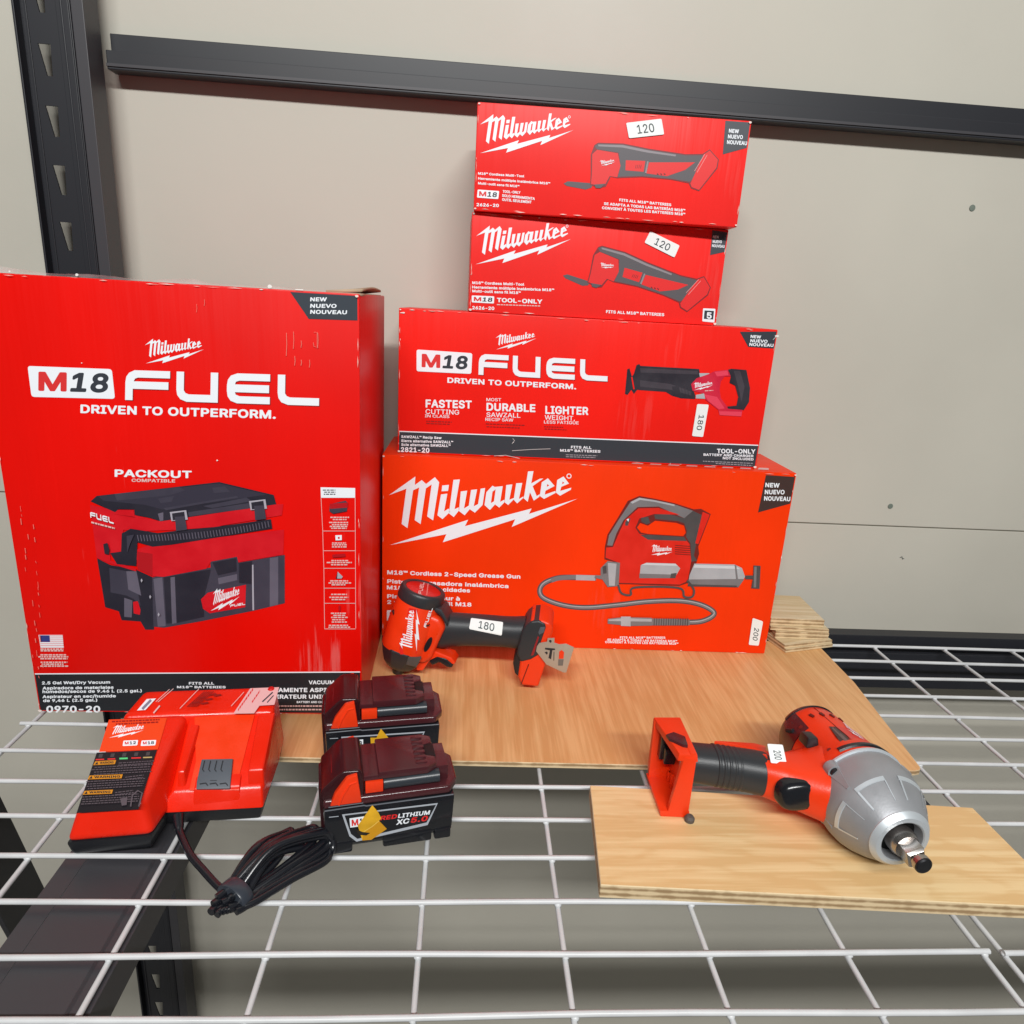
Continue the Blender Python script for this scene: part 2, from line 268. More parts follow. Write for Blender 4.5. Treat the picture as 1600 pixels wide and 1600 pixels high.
# letter outlines: (weight, letter): "advance:outer/hole|outer ..." in thousandths
GLYPHS = {
 (0, ' '): '188:',
 (0, '('): '273:169,-97 178,-103 232,-103 240,-100 243,-94 199,8 178,71 166,122 159,170 159,248 175,343 187,392 211,464 242,536 242,542 235,547 178,547 167,539 140,485 113,410 100,362 85,278 82,173 97,77 128,-16',
 (0, ')'): '273:34,-100 96,-103 106,-94 145,-16 169,53 182,104 191,173 191,242 188,275 167,386 133,485 109,533 96,547 39,547 31,539 63,464 90,380 105,311 114,245 114,170 102,95 75,8 31,-91',
 (0, ','): '188:34,-124 81,-126 91,-121 143,65 142,74 138,78 72,80 62,74 31,-112',
 (0, '-'): '453:110,183 119,181 335,181 343,189 343,243 340,249 332,252 116,252 107,243 107,192',
 (0, '.'): '188:57,4 84,-11 105,-11 125,-3 138,10 146,27 146,57 141,68 122,87 111,92 81,92 64,84 50,69 43,51 44,27',
 (0, '/'): '249:11,-81 70,-83 80,-72 240,522 239,534 235,538 178,539 170,534 11,-60 8,-75',
 (0, '0'): '453:97,46 137,10 172,-7 208,-14 265,-11 289,-4 313,8 340,28 369,64 390,106 406,163 412,208 412,298 406,346 387,409 358,459 324,493 289,512 247,522 202,522 163,512 125,490 98,463 81,439 69,415 56,379 44,322 41,292 41,214 50,151 66,100 81,70/172,76 154,94 138,124 121,184 118,205 118,304 124,342 136,382 148,406 175,436 209,451 247,451 274,439 289,427 310,397 325,358 332,328 338,271 338,238 331,178 319,133 304,103 295,90 268,67 241,57 214,57 190,64',
 (0, '1'): '453:73,-4 81,-7 387,-7 397,-2 398,52 393,60 288,61 282,64 281,506 276,516 198,516 115,458 80,428 79,358 87,350 198,431 204,431 204,68 201,61 75,60 69,50 70,2',
 (0, '2'): '453:60,-4 68,-7 383,-7 394,-2 395,56 389,63 176,64 170,68 302,206 335,245 361,280 383,328 389,358 389,382 379,428 362,457 341,481 296,510 242,523 206,523 161,513 131,498 104,478 85,454 70,428 60,392 62,359 71,356 125,356 133,362 137,392 143,406 164,434 185,445 209,452 239,452 254,448 275,440 299,418 311,391 312,352 299,320 267,274 59,52 57,4',
 (0, '3'): '453:72,43 102,17 138,-1 192,-14 243,-14 279,-7 327,14 357,37 380,67 392,91 399,121 399,172 380,223 356,253 321,278 288,291 242,298 240,301 380,460 381,508 375,515 75,516 65,511 64,454 69,446 271,445 271,439 152,304 151,250 159,241 216,241 240,238 279,223 306,199 322,157 318,118 304,91 288,76 273,68 234,57 199,58 153,73 137,85 126,100 116,133 111,137 42,137 38,133 37,124 44,91 53,70',
 (0, '4'): '453:35,101 44,98 273,98 276,92 277,-2 284,-7 338,-7 346,-4 349,2 350,95 356,98 413,98 421,104 422,158 418,166 350,172 350,314 347,322 341,325 284,325 277,320 276,176 273,170 128,169 121,172 313,496 316,508 311,516 248,517 238,508 34,164 33,110',
 (0, '5'): '453:91,37 115,17 148,-1 178,-11 199,-14 244,-14 286,-4 325,17 354,43 378,76 397,133 397,196 381,247 357,283 337,303 313,320 286,332 259,339 199,339 175,332 148,319 144,319 144,322 154,424 159,445 367,446 373,457 373,508 367,515 100,516 90,511 62,277 63,250 70,244 127,238 178,265 217,271 241,268 271,256 296,235 313,205 320,178 319,142 310,112 301,97 271,70 235,57 208,57 193,61 157,79 139,100 129,133 124,137 58,137 53,127 57,100 72,64',
 (0, '6'): '453:95,46 123,19 164,-4 203,-14 248,-14 290,-4 334,22 368,59 384,91 394,124 394,190 384,226 365,261 334,292 299,311 257,321 201,319 324,499 328,508 323,515 254,516 243,508 118,325 76,250 57,184 57,139 70,88/163,79 149,97 134,136 134,184 152,223 179,247 221,259 251,256 278,244 293,231 308,211 320,169 317,127 299,91 272,67 248,58 227,55 194,61',
 (0, '7'): '453:95,-4 103,-7 163,-7 173,-2 395,442 396,508 391,516 67,517 56,512 55,454 64,446 304,446 312,442 92,8',
 (0, '8'): '453:74,49 101,23 152,-4 200,-14 248,-14 299,-4 338,14 353,25 391,67 407,112 407,160 403,175 391,205 377,225 352,250 326,268 359,295 379,328 389,364 389,397 382,427 370,451 359,465 323,497 293,512 251,522 203,522 182,519 128,497 92,465 82,451 73,433 63,397 66,349 76,322 92,296 127,268 96,247 74,225 58,199 48,169 45,115 52,88/143,84 126,115 122,147 129,172 137,187 147,199 167,214 197,226 221,229 254,226 290,211 306,199 317,184 329,151 329,127 317,97 308,84 293,73 275,64 248,57 203,57 170,67/167,316 149,337 140,367 140,385 147,409 161,430 191,448 227,454 260,448 284,436 294,427 308,403 312,364 302,337 284,315 245,298 212,297 188,304',
 (0, '9'): '453:129,-4 137,-7 197,-7 208,-2 348,206 375,256 388,292 394,316 394,380 378,430 365,454 340,482 314,501 275,517 245,523 209,523 173,516 134,498 105,476 89,457 63,404 57,370 60,310 67,286 90,244 116,219 161,195 194,188 250,190 227,151 127,8/166,272 146,296 134,332 134,374 140,394 152,416 162,428 182,443 209,452 245,451 281,436 305,410 314,392 320,362 320,338 314,310 299,283 272,262 233,250 200,254',
 (0, 'A'): '480:13,-4 21,-7 81,-7 90,-4 138,130 147,134 337,134 390,-4 399,-7 459,-7 469,-2 466,14 301,464 283,512 279,516 204,517 193,508 19,32 10,2/167,206 165,208 231,406 240,423 312,207 306,205',
 (0, 'B'): '456:57,-4 65,-7 275,-7 314,-1 344,9 373,26 400,52 411,70 424,116 424,164 414,196 386,238 341,266 379,296 399,328 406,364 403,404 396,428 374,466 361,478 332,498 296,511 245,517 65,517 54,512 53,4/136,64 133,70 133,218 136,224 260,224 278,220 293,216 317,202 338,178 347,152 347,124 335,94 323,82 287,68 266,64/136,292 133,298 133,440 136,446 239,446 266,443 299,431 317,413 328,382 328,362 322,340 314,325 290,304 248,292',
 (0, 'C'): '510:99,58 135,26 186,-1 243,-14 291,-14 330,-7 381,14 414,37 444,71 463,103 479,151 478,163 468,168 406,166 400,160 387,124 370,100 330,73 282,60 252,60 207,73 165,100 138,136 120,178 110,232 110,277 117,318 126,349 141,379 161,406 180,421 210,437 231,445 249,448 288,448 324,439 348,427 373,406 393,373 400,349 408,341 468,340 476,343 479,358 457,418 434,451 398,484 357,506 315,519 294,522 240,522 219,519 177,506 135,482 97,448 78,423 58,388 39,328 33,286 33,226 39,181 52,136 73,94',
 (0, 'D'): '502:57,-4 65,-7 248,-7 290,-1 323,9 367,32 403,62 432,100 453,146 466,200 469,278 463,328 453,364 432,410 406,446 365,480 314,504 269,514 230,517 65,517 54,512 53,4/136,64 133,70 134,443 140,446 221,446 256,442 299,430 326,416 347,398 365,374 382,332 392,280 392,230 385,190 373,154 359,127 338,103 293,77 236,64',
 (0, 'E'): '419:57,-4 65,-7 371,-7 381,-2 382,56 374,64 140,64 136,64 133,70 133,214 136,220 350,221 358,224 361,232 361,284 353,292 136,292 133,298 134,443 140,446 374,447 379,458 379,508 374,516 65,517 54,512 53,4',
 (0, 'F'): '410:57,-4 122,-7 132,-2 133,208 136,214 341,215 349,218 352,224 352,278 344,286 140,286 134,289 134,443 140,446 371,447 376,458 376,508 371,516 65,517 54,512 53,4',
 (0, 'G'): '520:96,61 135,26 186,-1 243,-14 294,-14 333,-7 384,14 417,37 447,71 469,112 482,154 485,181 485,253 480,263 288,264 279,261 276,205 282,194 402,193 408,190 396,139 379,109 348,82 324,70 288,60 252,60 222,67 177,90 150,118 130,151 117,190 110,232 110,277 117,318 126,349 141,379 168,412 192,430 219,442 246,448 285,448 321,439 345,427 370,406 381,391 400,349 408,341 471,340 479,343 482,349 479,364 457,418 431,454 401,481 369,500 336,513 294,522 237,522 183,509 147,491 123,474 84,432 55,382 42,343 33,286 33,223 39,181 55,127 70,97',
 (0, 'H'): '517:57,-4 122,-7 132,-2 133,218 134,221 140,224 384,224 386,218 387,-2 398,-7 452,-7 461,-4 463,4 463,506 460,514 398,517 387,512 386,302 386,298 380,295 136,296 133,302 132,512 122,517 65,517 56,514 53,506 53,4',
 (0, 'I'): '300:28,-4 36,-7 264,-7 274,-2 275,52 272,62 264,64 195,64 191,70 191,442 195,446 264,446 272,448 275,454 275,506 270,516 36,517 25,512 24,458 28,448 36,446 108,446 111,440 111,68 108,64 36,64 28,62 24,52 24,2',
 (0, 'K'): '467:57,-4 122,-7 132,-2 134,166 197,232 368,-4 377,-7 443,-7 452,-4 453,4 444,20 254,286 286,326 445,494 453,506 451,514 443,517 368,517 360,514 170,310 134,266 131,267 130,274 130,322 133,334 132,512 122,517 65,517 56,514 53,506 53,4',
 (0, 'L'): '393:57,-4 65,-7 356,-7 364,-4 367,2 367,56 359,64 140,64 134,67 133,506 131,514 125,517 62,517 53,508 53,4',
 (0, 'M'): '628:57,-4 65,-7 122,-7 130,2 130,322 127,364 131,376 276,4 282,-4 290,-7 341,-7 348,-2 459,278 491,367 494,372 496,370 497,2 506,-7 563,-7 572,-4 574,4 574,506 571,514 563,517 482,517 476,516 468,508 345,190 319,112 314,105 282,196 159,512 149,517 65,517 56,514 53,506 53,4',
 (0, 'N'): '523:57,-4 65,-7 125,-7 133,2 133,310 130,322 130,380 131,388 134,390 195,286 377,2 392,-7 458,-7 467,-4 469,4 469,506 466,514 458,517 401,517 392,508 392,130 392,123 389,122 145,508 131,517 65,517 56,514 53,506 53,4',
 (0, 'O'): '533:102,55 135,26 186,-1 243,-14 291,-14 330,-7 381,14 416,40 438,62 460,94 481,136 497,199 500,280 494,328 472,394 448,433 414,471 381,494 330,515 297,522 237,522 207,516 177,506 133,481 100,451 73,415 52,373 39,328 33,283 33,223 39,181 52,136 73,94/165,100 138,136 129,154 117,190 110,232 114,303 123,340 138,373 165,409 189,427 231,445 249,448 285,448 336,433 366,412 387,388 408,349 417,318 423,280 423,229 414,178 396,136 373,103 354,88 321,70 285,60 231,64 189,82',
 (0, 'P'): '445:57,-4 122,-7 132,-2 133,172 136,178 263,179 308,188 332,198 361,218 390,250 405,280 415,320 415,370 412,392 402,422 386,451 370,470 335,495 290,511 239,517 65,517 54,512 53,4/136,250 133,256 133,440 136,446 239,446 263,443 302,428 317,412 327,398 334,376 338,338 328,302 311,274 281,257 254,250',
 (0, 'Q'): '533:96,62 123,35 147,18 201,-6 234,-13 297,-13 354,1 399,-54 462,-55 471,-51 472,-40 415,38 441,66 463,98 487,155 497,197 500,227 497,311 484,365 460,416 428,458 404,479 354,507 324,517 282,523 225,520 180,507 150,492 129,478 81,427 55,380 39,329 33,284 33,224 42,167 55,128 70,98/167,98 141,131 126,161 110,230 113,299 120,329 133,365 152,395 173,416 207,437 237,446 279,449 300,446 333,434 357,419 384,392 405,356 417,320 423,278 423,230 417,191 405,155 381,113 369,101 315,165 252,166 244,164 241,152 305,68 294,62 243,61 228,65 192,80',
 (0, 'R'): '449:57,-4 122,-7 132,-2 133,184 134,188 140,191 242,190 347,-4 356,-7 422,-7 432,-2 433,4 426,20 326,202 358,224 389,254 408,292 415,322 415,382 402,428 374,469 338,495 293,511 242,517 65,517 54,512 53,4/136,262 133,268 133,440 136,446 242,446 263,443 305,428 320,412 334,382 338,338 326,302 311,283 284,269 251,262',
 (0, 'S'): '447:67,44 86,26 106,12 157,-9 196,-16 253,-16 292,-9 343,12 369,32 398,68 414,113 414,161 407,188 390,218 366,242 316,270 283,282 208,302 157,323 132,344 123,365 123,389 127,401 148,428 181,446 214,452 256,449 295,434 316,416 328,392 329,380 337,372 403,372 407,377 408,389 395,434 375,464 337,495 307,510 271,520 244,523 184,520 148,510 121,498 100,484 62,443 46,401 46,350 56,317 68,299 92,275 127,252 184,231 283,203 307,191 328,173 337,149 337,125 334,113 322,95 310,82 289,69 268,62 229,55 181,62 142,80 121,104 110,137 106,141 37,141 32,137 31,128 38,95 50,68',
 (0, 'T'): '449:190,-4 198,-7 255,-7 264,2 264,443 270,446 417,447 423,458 423,508 417,516 36,517 26,512 25,454 30,447 180,446 187,442 187,4',
 (0, 'U'): '517:95,54 123,26 167,1 197,-9 230,-15 284,-15 335,-5 380,16 407,36 431,63 453,104 463,143 463,503 460,512 452,515 395,515 386,506 386,167 373,122 353,92 338,80 314,68 275,59 221,62 191,74 173,86 157,101 143,125 134,152 130,176 130,506 122,515 65,515 56,511 53,503 53,149 60,116 72,86',
 (0, 'V'): '480:199,-4 207,-7 276,-7 286,2 460,478 470,508 465,516 399,517 388,512 295,248 246,94 240,86 193,226 91,512 81,517 18,517 10,512 13,494',
 (0, 'W'): '686:151,-4 159,-7 228,-7 238,2 342,385 348,376 361,320 448,-2 459,-7 525,-7 534,-4 542,14 674,496 677,508 675,514 666,517 606,517 595,508 495,110 492,108 398,470 388,506 383,514 375,517 309,517 298,508 198,118 192,110 88,512 78,517 13,514 10,506 16,482 142,20',
 (0, 'X'): '474:15,-4 23,-7 89,-7 98,-4 236,198 245,191 282,130 377,-4 386,-7 452,-7 461,-4 462,4 284,262 453,506 451,514 443,517 377,517 369,514 239,322 109,514 101,517 35,517 26,514 24,502 190,260 18,14 11,2',
 (0, 'Y'): '472:199,-4 264,-7 274,-2 276,206 460,502 460,512 456,516 384,517 373,508 237,283 98,512 87,517 18,517 10,512 10,506 22,484 195,208 195,4',
 (0, 'Z'): '438:37,-4 45,-7 396,-7 405,-4 407,56 399,64 141,64 134,68 403,458 404,506 401,514 393,517 45,517 36,514 33,454 42,446 297,446 304,446 306,442 34,50 33,4',
 (0, 'a'): '389:50,30 69,11 86,1 107,-8 140,-15 182,-15 212,-8 242,7 266,29 269,26 270,2 275,-5 332,-7 341,-3 343,5 343,278 336,308 324,332 301,359 275,375 248,385 215,391 170,391 119,378 89,363 59,337 36,296 36,290 44,283 101,268 125,298 137,308 176,323 209,323 230,318 255,302 266,278 269,257 263,242 248,236 149,223 89,207 57,188 45,176 27,140 24,128 23,92 30,62/112,71 101,89 100,116 104,128 119,143 158,158 230,168 266,176 269,174 269,134 260,101 246,80 230,68 203,56 158,53 140,56',
 (0, 'b'): '424:49,-4 57,-6 114,-5 119,2 120,35 123,38 151,8 192,-12 210,-15 252,-15 288,-5 335,23 357,48 371,68 383,95 395,146 399,185 395,230 383,281 371,308 357,328 341,347 323,362 276,386 246,392 210,392 189,388 162,376 123,340 120,341 120,503 117,511 111,515 54,515 46,506 46,5/161,74 141,98 132,116 123,149 120,209 129,254 146,287 165,306 180,314 216,324 255,317 276,305 292,290 308,263 315,242 322,203 322,173 309,119 297,95 279,74 264,64 243,56 219,53 198,56 180,62',
 (0, 'c'): '396:81,36 123,4 144,-5 183,-15 228,-15 279,-2 303,10 345,48 367,89 367,104 357,112 306,124 298,119 279,83 267,71 246,61 213,53 183,56 168,61 147,74 126,98 108,143 104,164 104,212 117,260 137,293 165,314 204,324 243,317 276,296 290,275 295,260 303,255 365,272 368,281 352,317 314,359 279,379 258,386 228,392 189,392 144,382 114,367 69,325 43,281 33,251 27,215 27,161 33,125 43,95 58,65',
 (0, 'd'): '424:75,39 96,18 117,4 144,-8 174,-15 216,-15 252,-5 279,12 303,38 306,35 306,2 312,-5 372,-6 379,-1 380,503 375,514 312,515 304,509 302,344 300,343 278,365 252,382 216,392 177,392 129,379 108,367 72,335 58,314 43,284 33,254 27,218 27,161 33,122 43,92 58,62/146,74 132,89 115,119 104,164 104,215 117,263 138,296 171,317 207,324 246,314 264,303 279,287 291,266 300,239 303,221 303,158 294,119 282,95 267,77 246,62 228,56 204,53 180,56',
 (0, 'e'): '404:78,39 105,16 144,-5 189,-15 237,-15 270,-8 306,7 327,21 358,56 371,86 369,94 360,100 309,113 300,109 288,86 273,71 252,59 225,53 201,53 165,62 138,80 123,98 114,116 104,152 105,159 111,162 366,162 375,165 377,173 377,233 364,284 355,305 336,334 303,364 276,379 243,389 222,392 168,389 123,373 90,350 64,320 43,281 30,236 27,161 36,113 46,86/107,227 105,233 114,263 128,287 156,311 198,324 213,324 240,317 270,299 282,284 292,263 300,236 300,229 294,227',
 (0, 'f'): '254:78,-4 140,-7 148,2 149,316 155,320 227,320 233,323 235,332 233,382 224,385 151,386 149,428 155,449 173,463 188,467 206,467 227,461 233,464 250,520 247,526 236,531 200,538 179,538 146,531 119,519 89,490 79,470 74,452 74,388 68,385 8,385 -0,376 -0,328 3,322 71,320 74,316 74,4',
 (0, 'g'): '425:63,-100 85,-122 126,-145 180,-157 231,-158 270,-151 315,-133 358,-92 373,-59 380,-23 380,376 375,386 312,386 306,379 306,343 303,340 281,364 249,383 225,390 168,390 135,380 100,361 69,331 55,310 43,286 30,241 27,166 33,127 43,97 66,58 93,32 114,17 141,5 171,-1 219,-2 240,2 281,25 300,46 303,40 303,-23 300,-38 288,-59 267,-77 228,-90 186,-90 171,-86 138,-71 119,-53 108,-36 102,-33 46,-65 46,-77/138,90 126,106 114,130 104,169 105,219 114,256 126,280 135,293 156,310 189,322 219,322 255,310 273,295 288,274 303,226 306,202 303,157 288,112 273,92 261,82 237,70 219,66 174,70',
 (0, 'h'): '410:49,-4 108,-7 118,-2 120,230 123,254 135,284 147,299 177,316 204,323 234,319 255,310 273,293 285,268 289,250 290,-2 297,-7 354,-7 362,-4 365,2 366,238 362,278 353,314 336,343 311,368 279,384 252,391 204,391 171,381 139,362 123,344 120,345 120,506 117,514 111,517 54,517 46,508 46,4',
 (0, 'i'): '167:49,-4 58,-7 112,-7 120,2 120,374 118,382 112,385 55,385 46,376 46,4|46,452 70,437 97,437 112,444 127,458 132,470 132,496 128,506 109,525 88,532 67,528 55,522 43,511 34,494 34,472',
 (0, 'j'): '167:-13,-147 25,-150 73,-134 91,-119 107,-96 120,-57 120,375 118,383 112,386 55,386 46,378 46,-36 39,-60 31,-72 13,-79 -8,-79 -16,-84 -17,-138|43,457 58,442 76,435 91,435 109,442 121,451 132,471 132,495 125,510 114,522 97,530 73,530 61,526 46,515 34,492 34,474',
 (0, 'k'): '381:49,-4 108,-7 118,-2 120,136 153,166 289,-4 297,-7 369,-7 377,2 372,13 213,214 242,250 362,370 364,380 354,385 279,384 126,226 123,224 120,225 120,506 117,514 111,517 54,517 46,508 46,4',
 (0, 'l'): '189:66,18 87,1 120,-9 177,-6 188,5 179,47 174,58 168,61 141,59 132,62 123,74 120,95 120,503 117,511 111,514 54,514 46,506 46,68 53,41',
 (0, 'm'): '610:49,-4 108,-7 118,-2 120,242 123,262 132,286 144,302 174,319 192,323 213,322 243,310 255,298 267,268 268,4 271,-4 330,-7 340,-2 342,254 345,272 357,296 369,308 390,319 408,323 432,322 459,314 477,299 486,278 490,260 491,-2 501,-7 560,-4 564,4 563,280 554,320 534,352 509,374 489,384 447,394 405,391 375,381 348,364 318,331 303,355 284,374 267,384 231,394 207,394 171,384 148,370 123,347 120,350 119,376 114,384 57,385 49,382 46,374 46,4',
 (0, 'n'): '410:49,-4 108,-7 118,-2 120,230 123,254 135,284 147,299 177,316 207,323 234,319 255,310 273,293 285,268 289,250 290,-2 300,-7 354,-7 363,-4 366,4 366,238 362,278 353,314 344,332 314,364 294,378 267,388 249,391 204,391 153,372 123,344 120,346 119,376 114,384 57,385 48,382 46,374 46,4',
 (0, 'o'): '415:81,36 123,4 144,-5 183,-15 228,-15 273,-5 303,10 348,51 367,83 383,131 389,176 386,230 367,293 345,328 317,356 285,376 258,386 228,392 189,392 144,382 114,367 69,325 43,281 33,251 27,215 27,161 33,125 43,95 58,65/146,74 132,89 118,113 104,164 104,212 117,260 137,293 165,314 204,324 243,317 276,296 288,281 306,239 312,206 312,167 303,125 294,104 276,80 252,62 234,56 213,53 180,56',
 (0, 'p'): '424:49,-147 108,-150 118,-144 120,36 123,37 151,9 180,-8 204,-15 255,-15 297,-2 332,21 360,52 380,87 392,129 399,186 395,231 389,264 377,297 357,329 323,363 294,379 264,389 243,392 195,389 174,382 153,370 123,340 120,345 119,378 114,385 54,386 47,381 46,-138/164,72 141,99 132,117 123,150 120,210 132,261 146,288 162,304 180,315 201,321 237,321 261,315 280,303 303,273 318,228 322,174 318,150 306,111 279,74 246,57 213,53 186,60',
 (0, 'q'): '424:75,40 111,7 135,-5 174,-15 219,-15 246,-8 266,3 300,36 303,34 304,-144 315,-150 369,-150 378,-146 380,-138 380,375 377,384 369,386 312,385 306,378 306,342 303,339 278,366 243,385 207,392 162,389 138,382 114,370 75,339 58,315 43,285 33,255 27,216 27,159 33,123 49,78/149,72 129,93 114,123 108,144 104,165 104,216 114,255 129,285 153,309 186,321 225,321 237,318 261,306 273,294 289,270 300,240 305,189 303,156 294,120 282,96 264,75 231,57 198,53 171,60',
 (0, 'r'): '259:49,-4 108,-7 118,-2 120,238 123,260 132,280 143,296 171,312 207,320 243,314 249,317 252,380 246,390 195,391 177,387 150,375 123,350 120,352 119,376 114,384 54,385 47,380 46,4',
 (0, 's'): '365:61,27 88,7 127,-9 157,-15 208,-15 241,-8 283,10 306,29 323,50 333,71 339,110 332,143 312,176 292,193 253,211 160,233 139,242 121,257 115,275 121,296 136,311 163,323 187,327 211,323 232,314 253,293 265,271 325,283 329,287 330,296 311,335 271,373 241,385 208,392 148,389 97,370 57,332 41,293 41,257 48,230 59,212 80,191 109,175 235,140 254,125 260,110 259,92 244,71 223,59 199,53 166,53 130,65 115,77 97,112 85,113 40,103 30,95 32,77 42,53',
 (0, 't'): '227:86,16 119,-4 146,-11 191,-11 209,-7 220,3 211,45 205,57 191,60 161,57 149,61 139,69 134,82 134,315 137,319 208,321 211,327 211,375 209,383 203,387 140,387 134,389 133,468 125,477 68,477 60,474 56,465 56,389 8,387 -0,378 2,322 8,319 53,319 56,315 57,90 64,51',
 (0, 'u'): '410:75,36 111,4 132,-5 162,-12 201,-12 231,-5 266,14 288,37 291,35 292,2 297,-5 354,-6 363,-3 366,5 366,374 362,383 300,386 290,380 289,137 285,119 276,98 255,74 222,59 201,57 177,59 147,74 135,89 123,116 120,140 118,380 108,386 57,386 48,382 46,374 46,113 59,62',
 (0, 'v'): '389:158,-4 223,-7 233,-2 374,364 378,376 373,384 307,385 296,380 196,95 190,104 92,380 82,385 19,385 11,380 29,326',
 (0, 'w'): '567:133,-4 195,-7 205,-2 282,268 288,262 310,176 362,-2 372,-7 434,-4 547,362 551,376 549,382 540,385 483,385 473,380 421,196 402,118 396,113 325,376 315,385 255,385 247,382 171,110 165,118 146,196 94,380 84,385 19,382 16,376 20,362',
 (0, 'x'): '379:17,-4 25,-7 88,-7 96,-4 190,136 281,-4 289,-7 352,-7 361,-4 363,2 360,10 234,190 357,374 354,382 346,385 283,385 275,382 190,250 105,382 97,385 34,385 25,382 24,374 145,194 15,4',
 (0, 'y'): '389:43,-143 70,-152 109,-152 127,-148 165,-129 194,-96 215,-51 377,372 377,381 373,386 307,387 296,378 196,94 190,102 92,378 85,386 79,387 19,387 11,381 11,372 154,-3 136,-54 118,-75 94,-83 64,-78 55,-85 41,-135',
 (0, 'z'): '380:38,-4 46,-7 334,-7 343,-4 346,52 340,63 148,64 142,68 336,322 340,334 339,376 336,382 328,385 52,385 43,382 41,328 46,318 232,317 239,314 36,50 35,4',
 (0, '®'): '463:85,171 127,139 157,124 211,111 253,111 298,121 331,136 361,156 391,186 408,210 426,246 436,285 436,348 432,369 411,420 382,459 354,483 328,499 301,511 265,521 202,521 184,518 130,496 100,476 73,449 51,417 36,384 26,336 26,294 39,243 54,213/136,210 103,252 94,273 88,303 88,330 94,360 118,405 154,438 184,453 208,459 253,459 268,456 304,441 328,423 355,390 364,372 374,339 374,294 370,279 361,255 344,228 307,195 283,183 244,173 217,173 172,186/158,222 166,219 207,222 211,228 211,276 217,279 232,279 238,276 264,228 271,220 313,219 322,223 324,231 292,291 312,318 319,342 319,363 315,375 307,389 294,402 262,416 166,416 157,413 155,405 155,231/213,327 211,333 213,372 238,372 256,363 260,348 253,332 241,326',
 (0, 'À'): '480:13,-4 21,-7 81,-7 90,-4 138,130 147,134 337,134 390,-4 399,-7 459,-7 469,-2 466,14 301,464 283,512 279,516 204,517 193,508 19,32 10,2/167,206 165,208 231,406 240,423 312,207 306,205|210,554 216,551 264,551 272,560 226,658 216,667 150,666 145,658 148,646',
 (0, 'Í'): '300:28,-4 36,-7 264,-7 274,-2 275,52 272,62 264,64 195,64 191,70 191,442 195,446 264,446 272,448 275,454 275,506 270,516 36,517 25,512 24,458 28,448 36,446 108,446 111,440 111,68 108,64 36,64 28,62 24,52 24,2|120,554 129,551 174,551 180,554 247,656 246,664 237,667 177,667 168,664 121,572 117,560',
 (0, 'à'): '389:50,30 69,11 86,1 107,-8 140,-15 182,-15 212,-8 242,7 266,29 269,26 270,2 275,-5 332,-7 341,-3 343,5 343,278 336,308 324,332 301,359 275,375 248,385 215,391 170,391 119,378 89,363 59,337 36,296 36,290 44,283 101,268 125,298 137,308 176,323 209,323 230,318 255,302 266,278 269,257 263,242 248,236 149,223 89,207 57,188 45,176 27,140 24,128 23,92 30,62/112,71 101,89 100,116 104,128 119,143 158,158 230,168 266,176 269,174 269,134 260,101 246,80 230,68 203,56 158,53 140,56|158,426 164,423 212,423 220,431 177,527 167,535 98,534 93,530 93,524',
 (0, 'á'): '389:50,30 69,11 86,1 107,-8 140,-15 182,-15 212,-8 242,7 266,29 269,26 270,2 275,-5 332,-7 341,-3 343,5 343,278 336,308 324,332 301,359 275,375 248,385 215,391 170,391 119,378 89,363 59,337 36,296 36,290 44,283 101,268 125,298 137,308 176,323 209,323 230,318 255,302 266,278 269,257 263,242 248,236 149,223 89,207 57,188 45,176 27,140 24,128 23,92 30,62/112,71 101,89 100,116 104,128 119,143 158,158 230,168 266,176 269,174 269,134 260,101 246,80 230,68 203,56 158,53 140,56|158,426 167,422 212,423 218,426 276,512 282,524 281,532 272,535 215,535 206,532 156,434',
 (0, 'é'): '404:78,39 105,16 144,-5 189,-15 237,-15 270,-8 306,7 327,21 358,56 371,86 369,94 360,100 309,113 300,109 288,86 273,71 252,59 225,53 201,53 165,62 138,80 123,98 114,116 104,152 105,159 111,162 366,162 375,165 377,173 377,233 364,284 355,305 336,334 303,364 276,379 243,389 222,392 168,389 123,373 90,350 64,320 43,281 30,236 27,161 36,113 46,86/107,227 105,233 114,263 128,287 156,311 198,324 213,324 240,317 270,299 282,284 292,263 300,236 300,229 294,227|174,426 183,423 228,423 234,426 295,518 299,527 297,532 288,536 228,536 220,533 172,437',
 (0, 'ú'): '410:75,36 111,4 132,-5 162,-12 201,-12 231,-5 266,14 288,37 291,35 292,2 297,-5 354,-6 363,-3 366,5 366,374 362,383 300,386 290,380 289,137 285,119 276,98 255,74 222,59 201,57 177,59 147,74 135,89 123,116 120,140 118,380 108,386 57,386 48,382 46,374 46,113 59,62|174,426 183,423 228,423 234,426 296,518 299,527 297,532 288,536 228,536 220,533 173,434',
 (0, '™'): '424:200,321 232,319 240,324 241,399 244,408 279,330 286,320 307,319 313,322 349,402 353,393 354,324 361,319 396,321 400,330 400,504 397,512 391,516 358,516 347,510 298,398 247,512 238,516 200,513 197,504 197,330|77,321 112,319 120,324 121,468 124,472 174,474 177,480 178,504 172,515 31,516 21,510 20,480 23,474 70,472 73,468 74,330',
 (1, ' '): '188:',
 (1, '('): '273:154,-114 163,-122 175,-126 238,-126 256,-117 266,-97 265,-85 222,14 201,77 182,173 182,242 198,338 210,386 233,455 266,536 265,548 259,558 250,566 238,570 172,569 160,564 147,551 119,494 91,416 78,368 62,281 59,170 75,71 107,-25 138,-91',
 (1, ')'): '273:16,-115 36,-126 96,-126 111,-122 124,-109 153,-55 174,-7 199,71 211,140 214,173 214,248 205,323 189,395 167,464 131,542 115,563 99,570 30,569 15,558 7,542 9,530 40,458 67,374 82,308 91,239 91,176 79,101 52,14 9,-85 8,-100',
